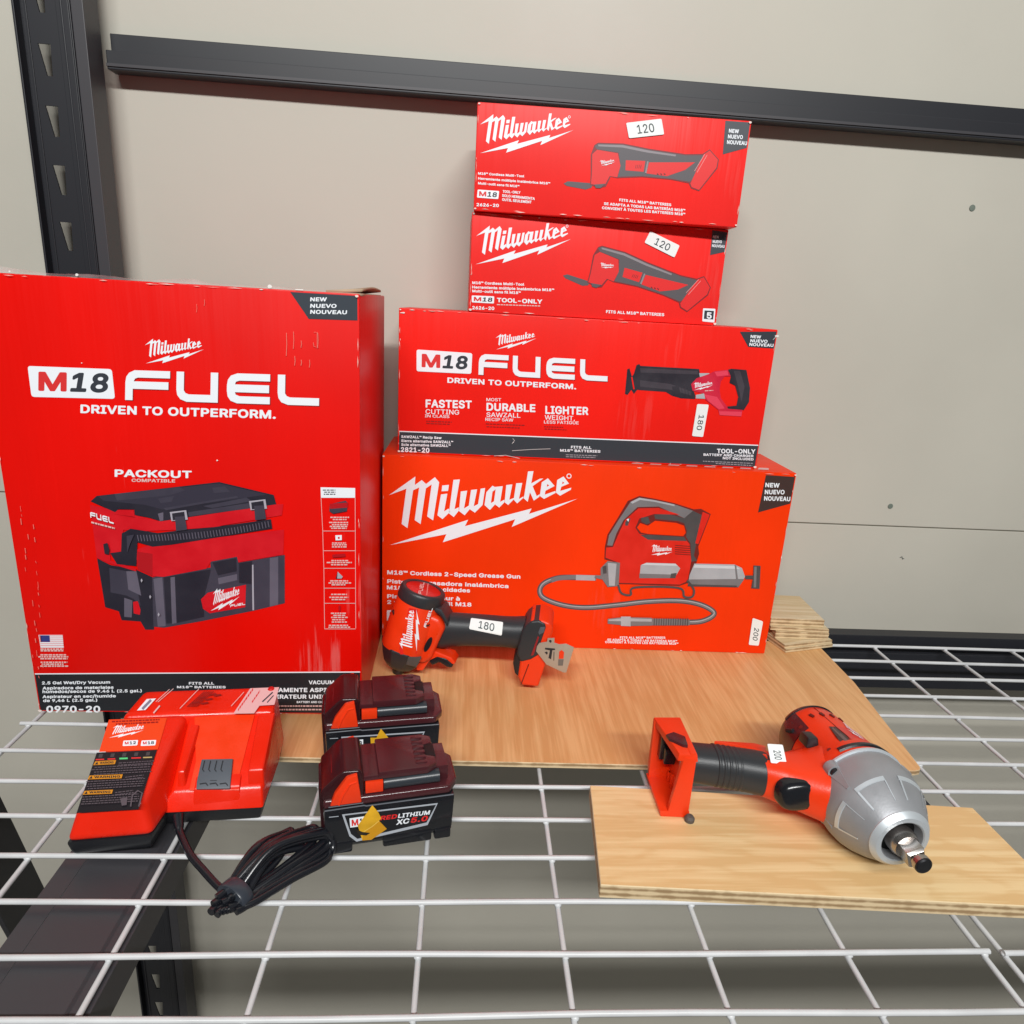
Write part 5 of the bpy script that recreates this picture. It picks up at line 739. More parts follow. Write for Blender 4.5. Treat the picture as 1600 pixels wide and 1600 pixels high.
p.stroke([X5(200, 640), X5(300, 632)], 5, PIC_RED2); p.poly([X5(225, 815), X5(240, 760), X5(280, 800), X5(270, 815)], PIC_SIL); p.poly([X5(240, 760), X5(225, 815), X5(236, 815)], PIC_DK)
p.stroke([X5(255, 1025), X5(255, 1070)], 3, PIC_RED2)
p.done('contents_panel', V.t)
p = V.P(.0004)                            # made-in flag and its small print
p.poly([X6(285, 150), X6(462, 150), X6(470, 243), X6(300, 243)], WHITE_INK)
for k in range(1, 7):
    y = 150 + 93 * (2 * k - 1) / 13
    p.stroke([X6(287 + (y - 150) * .16, y), X6(463 + (y - 150) * .08, y)], .9, LOGO_RED, None)
p.poly([X6(290, 152), X6(366, 152), X6(370, 200), X6(298, 200)], mat('flag_blue', (.03, .045, .22), .45))
for y, a, b in ((258, 300, 470), (270, 302, 468), (300, 300, 488), (314, 285, 505), (328, 300, 500), (354, 302, 498), (368, 310, 470), (382, 300, 508)): p.bars(X6(a, y), X6(b, y), 2.1, PINK_INK)
p.done('origin_print', V.t)
p = V.P(.0003)                            # picture of the wet/dry vacuum
q = lambda pts, m: p.poly([X4(*a) for a in pts], m)
q([(150,810),(250,860),(430,890),(560,950),(570,1335),(505,1335),(470,1275),(330,1265),(310,1200),(210,1170)], PIC_DK)
q([(240,880),(365,905),(450,1060),(470,1160),(420,1110),(370,1085),(250,1060)], PIC_MD)
q([(365,905),(440,905),(475,1085),(380,1040)], PIC_LT); q([(350,1100),(410,1120),(405,1245),(350,1240)], PIC_LT)
q([(415,1130),(450,1125),(470,1190),(465,1225),(420,1215)], PIC_RED)
q([(555,950),(1530,785),(1530,1140),(1300,1195),(900,1275),(640,1320),(565,1312)], PIC_MD)
q([(640,950),(990,890),(960,1010),(930,1120),(940,1240),(740,1285),(660,1290)], PIC_DK)
q([(565,960),(630,950),(655,1308),(597,1313)], PIC_LT); q([(690,950),(722,945),(735,1285),(702,1292)], PIC_LT)
q([(1420,808),(1482,800),(1482,1150),(1420,1164)], PIC_LT); q([(1288,858),(1300,856),(1305,1190),(1293,1192)], PIC_SIL)
q([(1195,845),(1290,830),(1290,1000),(1195,990)], PIC_DK)
q([(985,828),(1185,793),(1195,978),(1050,1012),(985,985)], PIC_MD); q([(1040,955),(1180,925),(1180,970),(1045,1000)], PIC_LT); q([(1000,840),(1175,808),(1178,905),(1040,935)], PIC_DK)
q([(915,1110),(965,1062),(1246,1003),(1240,1168),(980,1213),(930,1180)], PIC_RED)
logo(p, X4(985, 1196), X4(1200, 1088), X4(1160, 1020), WHITE_INK); fuel(p, X4(1130, 1168), X4(1240, 1150), X4(1132, 1150), WHITE_INK)
q([(100,415),(340,470),(600,535),(720,560),(720,600),(500,610),(345,600),(330,760),(250,770),(250,825),(440,885),(440,905),(240,845),(150,805)], PIC_RED)
q([(440,745),(520,715),(1525,598),(1520,782),(1190,838),(1180,797),(990,832),(955,885),(640,945),(560,940),(450,888)], PIC_RED)
q([(450,760),(560,775),(560,940),(450,888)], PIC_RED2)
q([(600,535),(1460,412),(1520,410),(1510,492),(1060,570),(1045,582),(1000,580),(720,602),(600,560)], PIC_RED)
q([(290,452),(420,455),(430,510),(540,520),(260,480)], PIC_RED)
q([(105,390),(150,350),(1050,248),(1450,343),(1468,412),(620,537),(540,512),(430,490),(425,450),(310,448),(285,470)], PIC_DK)
q([(160,352),(1048,258),(1400,340),(640,450),(500,415),(200,385)], mat('picture_lid', (.036, .032, .052), .42))
for a in ([(600,370),(720,350),(700,392),(620,402)], [(280,335),(760,285),(800,310),(690,345),(300,385)], [(930,425),(1250,362),(1290,388),(1000,440)], [(1000,290),(1090,280),(1130,320),(1010,330)], [(640,440),(1180,350),(1190,362),(660,455)]): q(a, PIC_MD)
q([(600,480),(640,470),(640,530),(615,535)], PIC_LT); q([(820,470),(1280,400),(1285,440),(830,500)], PIC_MD)
q([(335,625),(400,590),(600,622),(760,602),(1000,580),(1430,520),(1440,590),(1000,660),(700,708),(560,722),(450,690),(442,865),(300,850),(250,770),(330,758)], PIC_DK)
for k in range(44):
    t = k / 43; x = 450 + 960 * t; y0 = 632 - 105 * t * t; y1 = 700 - 112 * t ** 1.3
    p.stroke([X4(x, y0 + 4), X4(x + 9, y0 + 50)], 1.3, PIC_LT)
q([(375,640),(430,630),(400,700),(380,760)], PIC_MD)
for lx, ly in ((700, 465), (1280, 385)):
    q([(lx-8,ly),(lx+112,ly-14),(lx+124,ly+55),(lx+4,ly+66)], PIC_SIL); q([(lx+8,ly+10),(lx+98,ly-3),(lx+106,ly+52),(lx+14,ly+60)], PIC_DK); q([(lx+30,ly+35),(lx+102,ly+30),(lx+118,ly+130),(lx+38,ly+140)], PIC_MD)
q([(205,700),(235,690),(250,740),(245,775),(215,770)], PIC_DK)
fuel(p, X4(112, 505), X4(282, 552), X4(108, 462), WHITE_INK); p.bars(X4(118, 545), X4(290, 590), 2.5, PINK_INK)
for a in (485, 965), (548, 1085), (610, 1215): q([(a[0],a[1]-14),(a[0]+9,a[1]),(a[0],a[1]+16),(a[0]-6,a[1])], PIC_SIL)
p.done('product_picture', V.t)
bm = bmesh.new()                          # crumpled film standing up along the top edge
N = 70
for row in range(2):
    pass
vs = []
for i in range(N + 1):
    x = V.W * i / N; h = .0030 * (1 + .35 * math.sin(i * .37) + .3 * math.sin(i * .145 + 1) + random.uniform(-.12, .12)) * (1.0 if i < 40 else .5)
    vs.append([bm.verts.new((x, .0012 + .002 * math.sin(i * 1.3), V.H - .0006)), bm.verts.new((x, .010 + .004 * math.sin(i * .9), V.H + h)), bm.verts.new((x, .035, V.H + .0012))])
for a, b in zip(vs, vs[1:]):
    for k in range(2): bm.faces.new((a[k], b[k], b[k + 1], a[k + 1]))
film = bpy.data.materials.new('shrink_film'); film.use_nodes = True; n_, l_ = nodes_of(film); b_ = n_['Principled BSDF']
b_.inputs['Base Color'].default_value = (.95, .93, .93, 1); b_.inputs['Roughness'].default_value = .12; b_.inputs['Alpha'].default_value = .16; b_.inputs['Specular IOR Level'].default_value = .8
obj('shrink_film', bm, film, V.t, smooth=60, fix=False)
bm = bmesh.new()                          # bent carton flap at the top right corner
for z, lift in ((0, 0), (.0032, .004)):
    s = bmesh.new(); a = []
    for i in range(9):
        t = i / 8; yv = .006 + .195 * t; zz = V.H + .0006 + z + lift * math.sin(t * 2.6)
        a.append((s.verts.new((V.W - .030, yv, V.H + .0004 + z * .4)), s.verts.new((V.W + .0005 - .004 * t, yv, zz))))
    for c, d in zip(a, a[1:]): s.faces.new((c[0], c[1], d[1], d[0]))
    merge(bm, s)
o = obj('top_flap', bm, CARD, V.t, fix=False); o.modifiers.new('thick', 'SOLIDIFY').thickness = .0022
# pale worn spots and film glints painted on as pale red strokes
p = V.P(.0009)
for cx, cy, r in ((121, 429.5, 2.6), (422, 447.6, 3.6), (16, 424, 1.6), (128.5, 567, 1), (340, 719, 1.4)):
    p.poly([(cx + r * (1 + .3 * math.sin(3.1 * k)) * math.cos(k * .785), cy + r * .8 * (1 + .3 * math.cos(2.3 * k)) * math.sin(k * .785)) for k in range(8)], KRAFT_WHITE)
p.stroke([(462, 452.4), (474, 452.8)], 1.6, KRAFT_WHITE)
GLINT = mat('painted_film_glint', (.84, .20, .16), .25)
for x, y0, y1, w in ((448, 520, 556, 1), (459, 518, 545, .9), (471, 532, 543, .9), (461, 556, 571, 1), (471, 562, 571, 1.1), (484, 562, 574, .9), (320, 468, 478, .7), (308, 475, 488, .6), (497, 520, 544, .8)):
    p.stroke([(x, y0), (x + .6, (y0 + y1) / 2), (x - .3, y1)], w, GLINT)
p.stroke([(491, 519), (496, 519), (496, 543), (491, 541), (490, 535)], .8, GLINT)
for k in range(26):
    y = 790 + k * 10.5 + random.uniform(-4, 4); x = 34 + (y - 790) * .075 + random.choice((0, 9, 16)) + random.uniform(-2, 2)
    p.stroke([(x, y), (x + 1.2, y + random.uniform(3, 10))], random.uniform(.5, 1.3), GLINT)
p.done('wear_and_glint_marks', V.t)

edge_wear(V, 40, 3)
# --- grease gun carton
G = Carton('grease_gun_carton', 'wide orange-red box at the bottom of the stack behind the impact driver', (-.0998, .8093, .0064), -.0108, .5027, .2458, .1155, RED_GREASE)
Y5 = T(4.706, 590, 690); Y6 = T(3.6364, 820, 700)
p = G.P(); logo(p, L_LEFT, L_RIGHT, L_TOP, WHITE_INK, True); p.done('brand_logo', G.t)
p = G.P(.0004)
for t, a, b, c in (('M18™ Cordless 2-Speed Grease Gun', (605, 897.2), (813, 904), 6.4), ('Pistola engrasadora inalámbrica', (605, 911), (794.4, 918.8), 6.2), ('M18™ de 2 velocidades', (604.5, 920.6), (734.5, 925.6), 6.2),
                   ("Pistolet graisseur à", (605, 934.4), (718.6, 938.4), 6.2), ('2 vitesses sans fil M18', (605, 943.4), (736.6, 947.6), 6.2)):
    p.text(t, a, b, c, WHITE_INK, .03)
p.done('product_lettering', G.t); p = G.P(.0004)
for t, a, b in (('FITS ALL M18™ BATTERIES', Y6(540, 1082), Y6(798, 1083)), ('SE ADAPTA A TODAS LAS BATERÍAS M18™', Y6(468, 1094), Y6(865, 1103)), ('CONVIENT À TOUTES LES BATTERIES M18™', Y6(456, 1107), Y6(872, 1117))):
    p.text(t, a, b, 3.3, WHITE_INK, .03)
p.done('battery_note', G.t); p = G.P(.0004); badge(p, [(604.5, 953), (652, 954.5), (652, 972), (604.5, 970)], rad=2); p.done('voltage_badge', G.t)
G.corner([Y6(1370, 153), Y6(1560, 165), Y6(1560, 318), Y6(1325, 366)], BROWN_INK, [('NEW', Y6(1365, 222), Y6(1447, 225)), ('NUEVO', Y6(1362, 262), Y6(1475, 263)), ('NOUVEAU', Y6(1358, 298), Y6(1508, 302))], 7)
PG_D = mat('picture_iron', (.075, .070, .072), .42, var=.07, vscale=40); PG_M = mat('picture_steel', (.19, .185, .195), .42, var=.07, vscale=40); PG_L = mat('picture_bright', (.42, .44, .47), .42, var=.07, vscale=40); PG_R = mat('picture_orange', (.72, .018, .008), .42, var=.07, vscale=40); PG_O = mat('picture_outline', (.16, .015, .012), .42)
p = G.P(.0003)
q = lambda pts, m, holes=(): p.poly([Y6(*a) for a in pts], m, [[Y6(*a) for a in h] for h in holes])
st = lambda pts, w, m: p.stroke([tuple(v)[:2] for v in spline([(*Y6(*a), 0) for a in pts], 7)], w / 3.636, m)
hose = [(405,738),(290,735),(190,738),(110,768),(85,812),(112,855),(220,893),(350,906),(520,892),(700,872),(880,868),(1000,890),(1072,930),(1060,960),(1000,985),(925,990)]
st(hose, 30, PG_D); st(hose, 17, PG_M); st([(a, b - 4) for a, b in hose], 5, PG_L)
st([(150,752),(200,738),(300,733),(405,738)], 26, PG_M); st([(290,735),(400,738)], 30, PG_L)
# handle and body silhouette with the grip opening left free
q([(585,300),(650,272),(740,288),(850,313),(960,348),(1000,345),(1056,375),(985,560),(990,600),(975,650),(955,690),(930,765),(880,782),(530,772),(525,650),(452,632),(455,560),(470,490),(520,410)], PG_O,
  [[(655,425),(700,440),(740,412),(860,424),(905,440),(915,480),(900,500),(700,488),(660,480),(637,452)]])
q([(600,306),(650,282),(740,296),(850,320),(955,356),(905,398),(760,332),(640,335),(560,410),(520,485),(497,555),(468,552),(478,495),(530,412)], PG_M)
q([(600,306),(650,282),(740,296),(850,320),(850,330),(740,306),(655,294),(610,316)], PG_L)
q([(735,378),(800,372),(860,385),(905,398),(955,356),(1005,380),(960,610),(978,640),(945,645),(940,540),(915,505),(920,470),(905,428),(870,415),(740,402)], PG_D)
q([(1010,362),(1050,378),(985,545),(968,540)], PG_R)
q([(500,562),(540,470),(570,408),(645,342),(760,340),(880,378),(735,374),(690,388),(650,400),(628,452),(650,486),(700,495),(905,508),(935,545),(945,640),(925,755),(880,775),(535,765),(530,650),(458,622),(462,565)], PG_R)
q([(655,492),(700,492),(905,505),(920,528),(700,520)], PG_D)
q([(660,395),(700,390),(712,425),(690,432),(662,418)], PG_D); q([(570,420),(590,395),(600,400),(585,440),(570,440)], PG_D); q([(578,405),(592,400),(588,418)], WHITE_INK)
for k in range(5): st([(852, 552 + k * 12), (940, 558 + k * 12)], 4, PG_O)
logo(p, Y6(716, 606), Y6(838, 588), Y6(810, 556), WHITE_INK)
q([(658,665),(690,650),(855,655),(882,682),(850,738),(650,738)], PG_L); q([(650,712),(862,718),(850,738),(650,738)], PG_M); q([(660,662),(690,652),(855,657),(868,668)], mat('picture_white', (.62, .66, .70), .42))
q([(830,712),(862,708),(855,738),(825,738)], PG_D)
q([(962,655),(1190,660),(1232,680),(1250,730),(1210,790),(925,782),(935,720)], PG_L); q([(932,745),(1246,742),(1212,790),(925,782)], PG_M); q([(965,662),(1190,668),(1225,686),(958,678)], MATS['picture_white']); q([(925,772),(1220,780),(1210,790),(925,784)], PG_D)
q([(1190,662),(1200,664),(1215,785),(1203,788)], PG_M)
q([(1250,722),(1300,722),(1300,744),(1250,744)], PG_D); q([(1298,665),(1338,668),(1332,798),(1284,795),(1296,730)], PG_D); q([(1302,672),(1316,672),(1312,790),(1298,790)], PG_M)
q([(430,680),(470,640),(540,650),(532,782),(470,788),(440,745),(395,735),(400,720),(430,722)], PG_M); q([(470,650),(520,655),(510,780),(478,780)], PG_L); q([(440,672),(462,665),(464,710),(444,712)], PG_D)
st([(530,775),(548,822),(600,832),(625,790),(870,792),(905,842),(950,842),(958,800),(920,750)], 12, PG_D)
q([(470,968),(560,958),(720,962),(720,1006),(600,1008),(470,996)], PG_M); q([(475,972),(560,964),(720,968),(720,984),(475,980)], PG_L); q([(545,955),(600,955),(600,1010),(545,1008)], PG_L)
q([(720,966),(935,972),(935,1004),(720,1005)], PG_M)
for k in range(15): st([(735 + k * 13.5, 964), (733 + k * 13.5, 1006)], 6, PG_D)
p.done('product_picture', G.t)
sticker(G.t, G.uv, G.pos, [Y6(1293, 963), Y6(1352, 983), Y6(1327, 1121), Y6(1270, 1116)], '200', 1)
p = Print(lambda u, v: (u, v), lambda u, v, L: (u, v, G.H + L), .0004)      # print on the lid
for k in range(5): p.bars((.395 + .004 * k, .012 + .008 * k), (.485, .012 + .008 * k), .0028, PINK_INK)
p.bm.clear(); p.n = 0
vs = []
for k in range(8): p.poly([(.30 + .0225 * k, .010), (.314 + .0225 * k, .010), (.318 + .0225 * k, .021), (.306 + .0225 * k, .021)], PINK_INK, layer=0)
p.done('lid_print', G.t)

edge_wear(G, 34, 5)
# --- saw carton
zS = .0064 + .2458 + .0004
S = Carton('saw_carton', 'long red box with a charcoal bottom band, second from the bottom of the stack', (-.0831, .8205, zS), -.0024, .4405, .1666, .1127, RED_SAW)
Z3 = T(5, 610, 470); Z4 = T(5, 920, 500)
p = S.P(); logo(p, (775, 546), (838, 528.4), (822, 519), WHITE_INK); p.done('brand_logo', S.t)
p = S.P(.0006)
for dx in (.8, 0): fuel(p, (747.6 + dx, 585.4 + dx), (949 + dx, 596 + dx), (748.5 + dx, 552.8 + dx), MATS['shadow_ink'] if dx else WHITE_INK)
badge(p, [Z3(205, 380), Z3(640, 409), Z3(632, 571), Z3(205, 550)], rad=3.5)
p.text('DRIVEN TO OUTPERFORM.', (699, 598), (900, 608.4), 8.4, WHITE_INK, .045); p.done('wordmark', S.t)
SMALL = mat('fine_dark_print', (.30, .006, .006), .5); GREYP = mat('band_fine_print', (.30, .31, .34), .5)
for claim in ((('FASTEST', (665, 636.6), (737, 638.4), 12.6, .06), ('CUTTING', (665, 646.6), (717.4, 647.8), 7.4, .01), ('IN CLASS', (664, 651.8), (702, 653), 4.4, .02), ((666, 658.5), (706, 660)), ((666, 662), (703, 663.4))),
              (('MOST', (760, 626.6), (783, 627), 4.8, .02), ('DURABLE', (760, 641.6), (836.4, 644), 12.4, .06), ('SAWZALL', (760, 651.2), (813, 652.6), 7, .01), ('RECIP SAW', (758.4, 657.4), (802, 658.6), 4.8, .02), ((759, 662.5), (820, 665)), ((760, 667), (812, 669))),
              (('LIGHTER', (852, 646.6), (919, 648.4), 12.6, .06), ('WEIGHT,', (851, 655.4), (898, 657), 7, .01), ('LESS FATIGUE', (850, 661.4), (904, 663), 4.6, .02), ((850, 667), (880, 668)), ((851, 670.5), (885, 672)))):
    p = S.P(.0006)
    for l in claim:
        if len(l) == 2: p.bars(l[0], l[1], 1.3, SMALL)
        else: p.text(l[0], l[1], l[2], l[3], WHITE_INK, l[4])
    p.done('claim_lettering', S.t)
sband = S.band(((620.4, 674.6), (1186, 696.6)), mat('saw_band_ink', (.040, .046, .056), .36))
for grp in ((('SAWZALL™ Recip Saw', (627, 684), (690, 686), 4, .03), ('Sierra alternativa SAWZALL™', (627, 690.4), (708, 692.8), 4, .03), ('Scie alternative SAWZALL™', (627, 696.4), (704, 698.4), 4, .03), ('2821-20', (626.4, 706), (671, 707.2), 7.6, .04)),
            (('FITS ALL', (892, 700.4), (924, 701.2), 4, .03), ('M18™ BATTERIES', (875, 705.4), (938, 707.2), 4, .03), ((884, 711), (933, 712.6)), ((884, 714), (930, 715.4))),
            (('TOOL-ONLY', (1120, 708), (1180, 708.8), 7, .06), ('BATTERY AND CHARGER', (1099, 712), (1177, 714.2), 3.8, .03), ('NOT INCLUDED', (1129, 717.4), (1177, 719.4), 3.8, .03), ((1098, 721), (1176, 724.5)), ((1118, 724.5), (1175, 728)))):
    p = S.P(.0006)
    for l in grp:
        if len(l) == 2: p.bars(l[0], l[1], 1.3, GREYP)
        else: p.text(l[0], l[1], l[2], l[3], WHITE_INK, l[4])
    p.done('band_lettering', sband)
S.corner([Z4(1180, 92), Z4(1500, 92), Z4(1500, 226), Z4(1245, 210)], DARK_INK, [('NEW', (1172.4, 528), (1189, 529)), ('NUEVO', (1172, 534.6), (1199, 535.8)), ('NOUVEAU', (1170.4, 540.4), (1208.4, 542))], 4.8, .05)
PS_B = mat('picture_saw_black', (.026, .022, .032), .42, var=.07, vscale=40); PS_M = mat('picture_saw_grey', (.055, .045, .058), .42, var=.07, vscale=40); PS_R = mat('picture_saw_red', (.62, .012, .045), .42, var=.07, vscale=40); PS_R2 = mat('picture_saw_rose', (.78, .05, .10), .42)
p = S.P(.0003); q = lambda pts, m, holes=(): p.poly([Z4(*a) for a in pts], m, [[Z4(*a) for a in h] for h in holes])
q([(300,385),(318,378),(336,442),(352,420),(372,352),(395,343),(402,358),(862,383),(870,440),(830,480),(800,500),(832,590),(830,618),(720,612),(650,592),(600,562),(400,548),(378,545),(352,578),(332,545),(302,585),(282,578)], PS_B)
q([(400,375),(850,398),(850,425),(405,410)], PS_M); q([(400,470),(640,500),(800,560),(800,590),(640,545),(400,520)], PS_M); q([(650,520),(700,515),(720,580),(670,590)], PS_B)
for k in range(6): p.stroke([Z4(650 + k * 24, 520), Z4(660 + k * 24, 585 + k * 2)], .6, PS_B)
p.stroke([Z4(335, 445), Z4(352, 540)], 2, MATS['carton_red_saw'])
q([(860,415),(942,415),(930,442),(868,452)], PG_L); q([(835,585),(902,572),(908,615),(835,612)], PG_L)
q([(798,500),(840,455),(940,420),(980,400),(1085,388),(1110,440),(1060,440),(1030,480),(1020,540),(1030,610),(1075,672),(1095,690),(1200,700),(1190,752),(1020,742),(1010,700),(910,622),(900,575),(810,552)], PS_R)
q([(900,580),(1000,600),(1060,690),(1015,695),(930,630)], PS_R2); q([(1015,712),(1195,716),(1190,752),(1020,742)], PS_R2); q([(980,405),(1080,395),(1090,430),(1000,440)], PS_R2)
q([(1085,388),(1110,380),(1230,390),(1258,530),(1250,640),(1210,702),(1085,692),(1080,675),(1152,668),(1166,600),(1142,512),(1098,490),(1108,440)], PS_B)
q([(1130,395),(1180,395),(1215,520),(1190,640),(1175,560)], PS_M)
logo(p, Z4(820, 548), Z4(970, 505), Z4(930, 480), WHITE_INK); p.bars(Z4(905, 556), Z4(970, 552), 1.2, PINK_INK)
p.done('product_picture', S.t)
sticker(S.t, S.uv, S.pos, [Z4(845, 655), Z4(935, 660), Z4(890, 913), Z4(804, 905)], '180', 1)
p = S.P(.0009)
for c in [(1213.5, 525, 3.4), (630.5, 488.6, 2.4), (627, 488.6, 1.6), (802, 691, 1)]:
    p.poly([(c[0] + c[2] * math.cos(k * .9), c[1] + c[2] * .5 * math.sin(k * .9)) for k in range(7)], KRAFT_WHITE)
for l in ([(801, 685), (804, 688), (800, 693)], [(772, 712), (790, 711), (812, 716)], [(800, 704), (830, 702), (860, 701)], [(1010, 727), (1030, 726.5), (1046, 728), (1047, 723)], [(1207, 531), (1213, 525)]): p.stroke(l, .8, mat('crease_white', (.55, .53, .52), .6))
p.done('wear_and_glint_marks', S.t)  # only worn spots and white creases on this carton

edge_wear(S, 34, 9)
# --- the two multi-tool cartons
def multi(label, loc, yaw, face_tool, lines, big_only, sq, corner, left, right, top, first):
    M = Carton('multi_tool_carton', label, loc, yaw, .2898, .1048, .100, RED_MULTI, 'two multi-tool boxes on top of the stack')
    p = M.P(); logo(p, left, right, top, WHITE_INK, True); p.done('brand_logo', M.t)
    p = M.P(.0004)
    for l in lines:
        if l[0].startswith('FITS'): p.done('product_lettering', M.t); p = M.P(.0004)
        if l[0] == 'badge': badge(p, l[1], rad=1.6, bold=.05)
        elif l[0] == 'bars': p.bars(*l[1:])
        else: p.text(l[0], l[1], l[2], l[3], WHITE_INK, l[4])
    p.done('battery_note', M.t)
    cpoly, clines, ccap = corner; M.corner(cpoly, mat('corner_grey', (.055, .062, .075), .42), clines, ccap, .05)
    p = M.P(.0003); f = face_tool; q = lambda pts, m: p.poly(pts, m, tr=f)
    mr = mat('picture_tool_red', (.78, .022, .022), .42); mo = mat('picture_tool_line', (.22, .02, .025), .42); mg = mat('picture_tool_grey', (.105, .095, .105), .42); mgl = mat('picture_tool_pale', (.28, .25, .27), .42)
    q([(580,402),(605,395),(738,438),(722,458),(690,460),(595,418)], mg)
    q([(752,285),(780,240),(802,232),(935,268),(1062,326),(1250,400),(1340,420),(1382,405),(1420,470),(1404,514),(1285,610),(1245,585),(1238,556),(1150,516),(1000,466),(868,440),(835,425),(800,470),(768,470),(718,442),(732,390)], mo)
    q([(760,285),(790,268),(895,312),(897,380),(868,436),(830,420),(798,458),(770,460),(724,438),(738,390)], mr)
    q([(780,246),(802,238),(930,273),(1060,332),(1250,407),(1340,428),(1378,412),(1400,450),(1372,440),(1292,520),(1245,550),(1150,510),(1000,460),(872,434),(897,380),(900,310),(790,266)], mg)
    q([(800,242),(930,276),(1060,336),(1200,392),(1195,400),(1050,345),(925,288),(800,252)], mgl)
    q([(930,358),(1032,386),(1012,440),(918,410)], mr); q([(1050,398),(1292,455),(1232,482),(1130,492),(1025,452)], mr)
    q([(1345,425),(1380,412),(1414,470),(1398,510),(1285,603),(1250,580),(1246,560)], mr)
    for a, b in (((1280, 500), (1350, 425)), ((1292, 510), (1362, 432))): p.stroke([f(*a), f(*b)], .8, mat('picture_rose', (.85, .30, .30), .42))
    for k in range(4): p.stroke([f(980 + k * 9, 395 + k * 2), f(972 + k * 9, 412 + k * 2)], .8, mo)
    for k in range(3): p.stroke([f(1080 + k * 18, 466 + k * 4), f(1088 + k * 18, 474 + k * 4)], 1.6, mo)
    q([(1040,390),(1048,393),(1025,452),(1017,449)], mgl); q([(740,445),(800,455),(770,472),(745,465)], mg)
    logo(p, f(795, 358), f(872, 352), f(850, 335), WHITE_INK)
    p.done('product_picture', M.t)
    sticker(M.t, M.uv, M.pos, sq, '120', 0); edge_wear(M, 22, len(label)); return M
W2 = T(3.6364, 720, 320); W1 = T(3.3333, 720, 190)
zM2 = zS + .1666 + .0004; zM1 = zM2 + .1048 + .0004
l2 = [('M18™ Cordless Multi-Tool', W2(65, 450), W2(360, 460), 4.2, .03), ('Herramienta múltiple inalámbrica M18™', W2(65, 475), W2(530, 492), 4.2, .03), ('Multi-outil sans fil M18™', W2(65, 497), W2(340, 508), 4.2, .03),
      ('badge', [W2(62, 515), W2(190, 520), W2(188, 561), W2(62, 554)]), ('TOOL-ONLY', W2(205, 553), W2(462, 563), 6.8, .065), ('bars', W2(205, 570), W2(450, 578), 1.6, PINK_INK), ('2626-20', W2(65, 594), W2(190, 598), 5.2, .05),
      ('FITS ALL M18™ BATTERIES', W2(825, 615), W2(1155, 633), 4.6, .045)]
M2 = multi('red multi-tool box with a tilted 120 price label, directly on the long saw box', (-.0046, .8206, zM2), .0200, W2, l2, True, [W2(1075, 150), W2(1242, 232), W2(1212, 300), W2(1042, 215)],
      ([W2(1430, 138), W2(1560, 160), W2(1560, 272), W2(1416, 286)], [('NEW', W2(1432, 190), W2(1466, 192)), ('NUEVO', W2(1430, 217), W2(1482, 219)), ('NOUVEAU', W2(1426, 240), W2(1498, 245))], 4.4), (743.4, 413), (891.9, 373.6), (856, 349), True)
p = M2.P(.0005); p.poly(quad_round([W2(1376, 588), W2(1446, 591), W2(1440, 669), W2(1371, 662)], 1.6), WHITE_INK); p.poly([W2(1384, 600), W2(1438, 603), W2(1433, 652), W2(1380, 648)], DARK_INK); p.text('5', W2(1396, 646), W2(1424, 648), 10, WHITE_INK, .06)
p.done('warranty_mark', M2.t)
l1 = [('M18™ Cordless Multi-Tool', W1(90, 276), W1(330, 291), 3.8, .03), ('Herramienta múltiple inalámbrica M18™', W1(90, 302), W1(465, 329), 3.8, .03), ('Multi-outil sans fil M18™', W1(90, 327), W1(305, 344), 3.8, .03),
      ('badge', [W1(88, 354), W1(200, 362), W1(195, 404), W1(84, 396)]), ('TOOL-ONLY', W1(218, 371), W1(310, 377), 4.2, .05), ('SOLO HERRAMIENTA', W1(215, 392), W1(385, 409), 4.2, .05), ('OUTIL SEULEMENT', W1(215, 413), W1(368, 427), 4.2, .05), ('2626-20', W1(82, 441), W1(198, 446), 5, .05),
      ('FITS ALL M18™ BATTERIES', W1(825, 415), W1(1095, 441), 4.2, .045), ('SE ADAPTA A TODAS LAS BATERÍAS M18™', W1(745, 434), W1(1168, 470), 4.2, .045), ('CONVIENT À TOUTES LES BATTERIES M18™', W1(735, 456), W1(1168, 490), 4.2, .045)]
fm1 = affine(((790, 240), (1285, 605), (585, 405)), (W1(705, 120), W1(1240, 358), W1(540, 325)))
multi('topmost red multi-tool box of the stack, reaching up to the black rack beam', (-.0033, .8137, zM1), -.0305, fm1, l1, False, [W1(860, 8), W1(1044, -14), W1(1058, 68), W1(875, 88)],
      ([W1(1385, -60), W1(1560, -30), W1(1560, 142), W1(1364, 171)], [('NEW', W1(1395, 58), W1(1448, 62)), ('NUEVO', W1(1390, 88), W1(1468, 92)), ('NOUVEAU', W1(1385, 117), W1(1490, 124))], 6.2), (750, 239.5), (895.5, 203.5), (860, 177.5), False)
# @@TOOLS

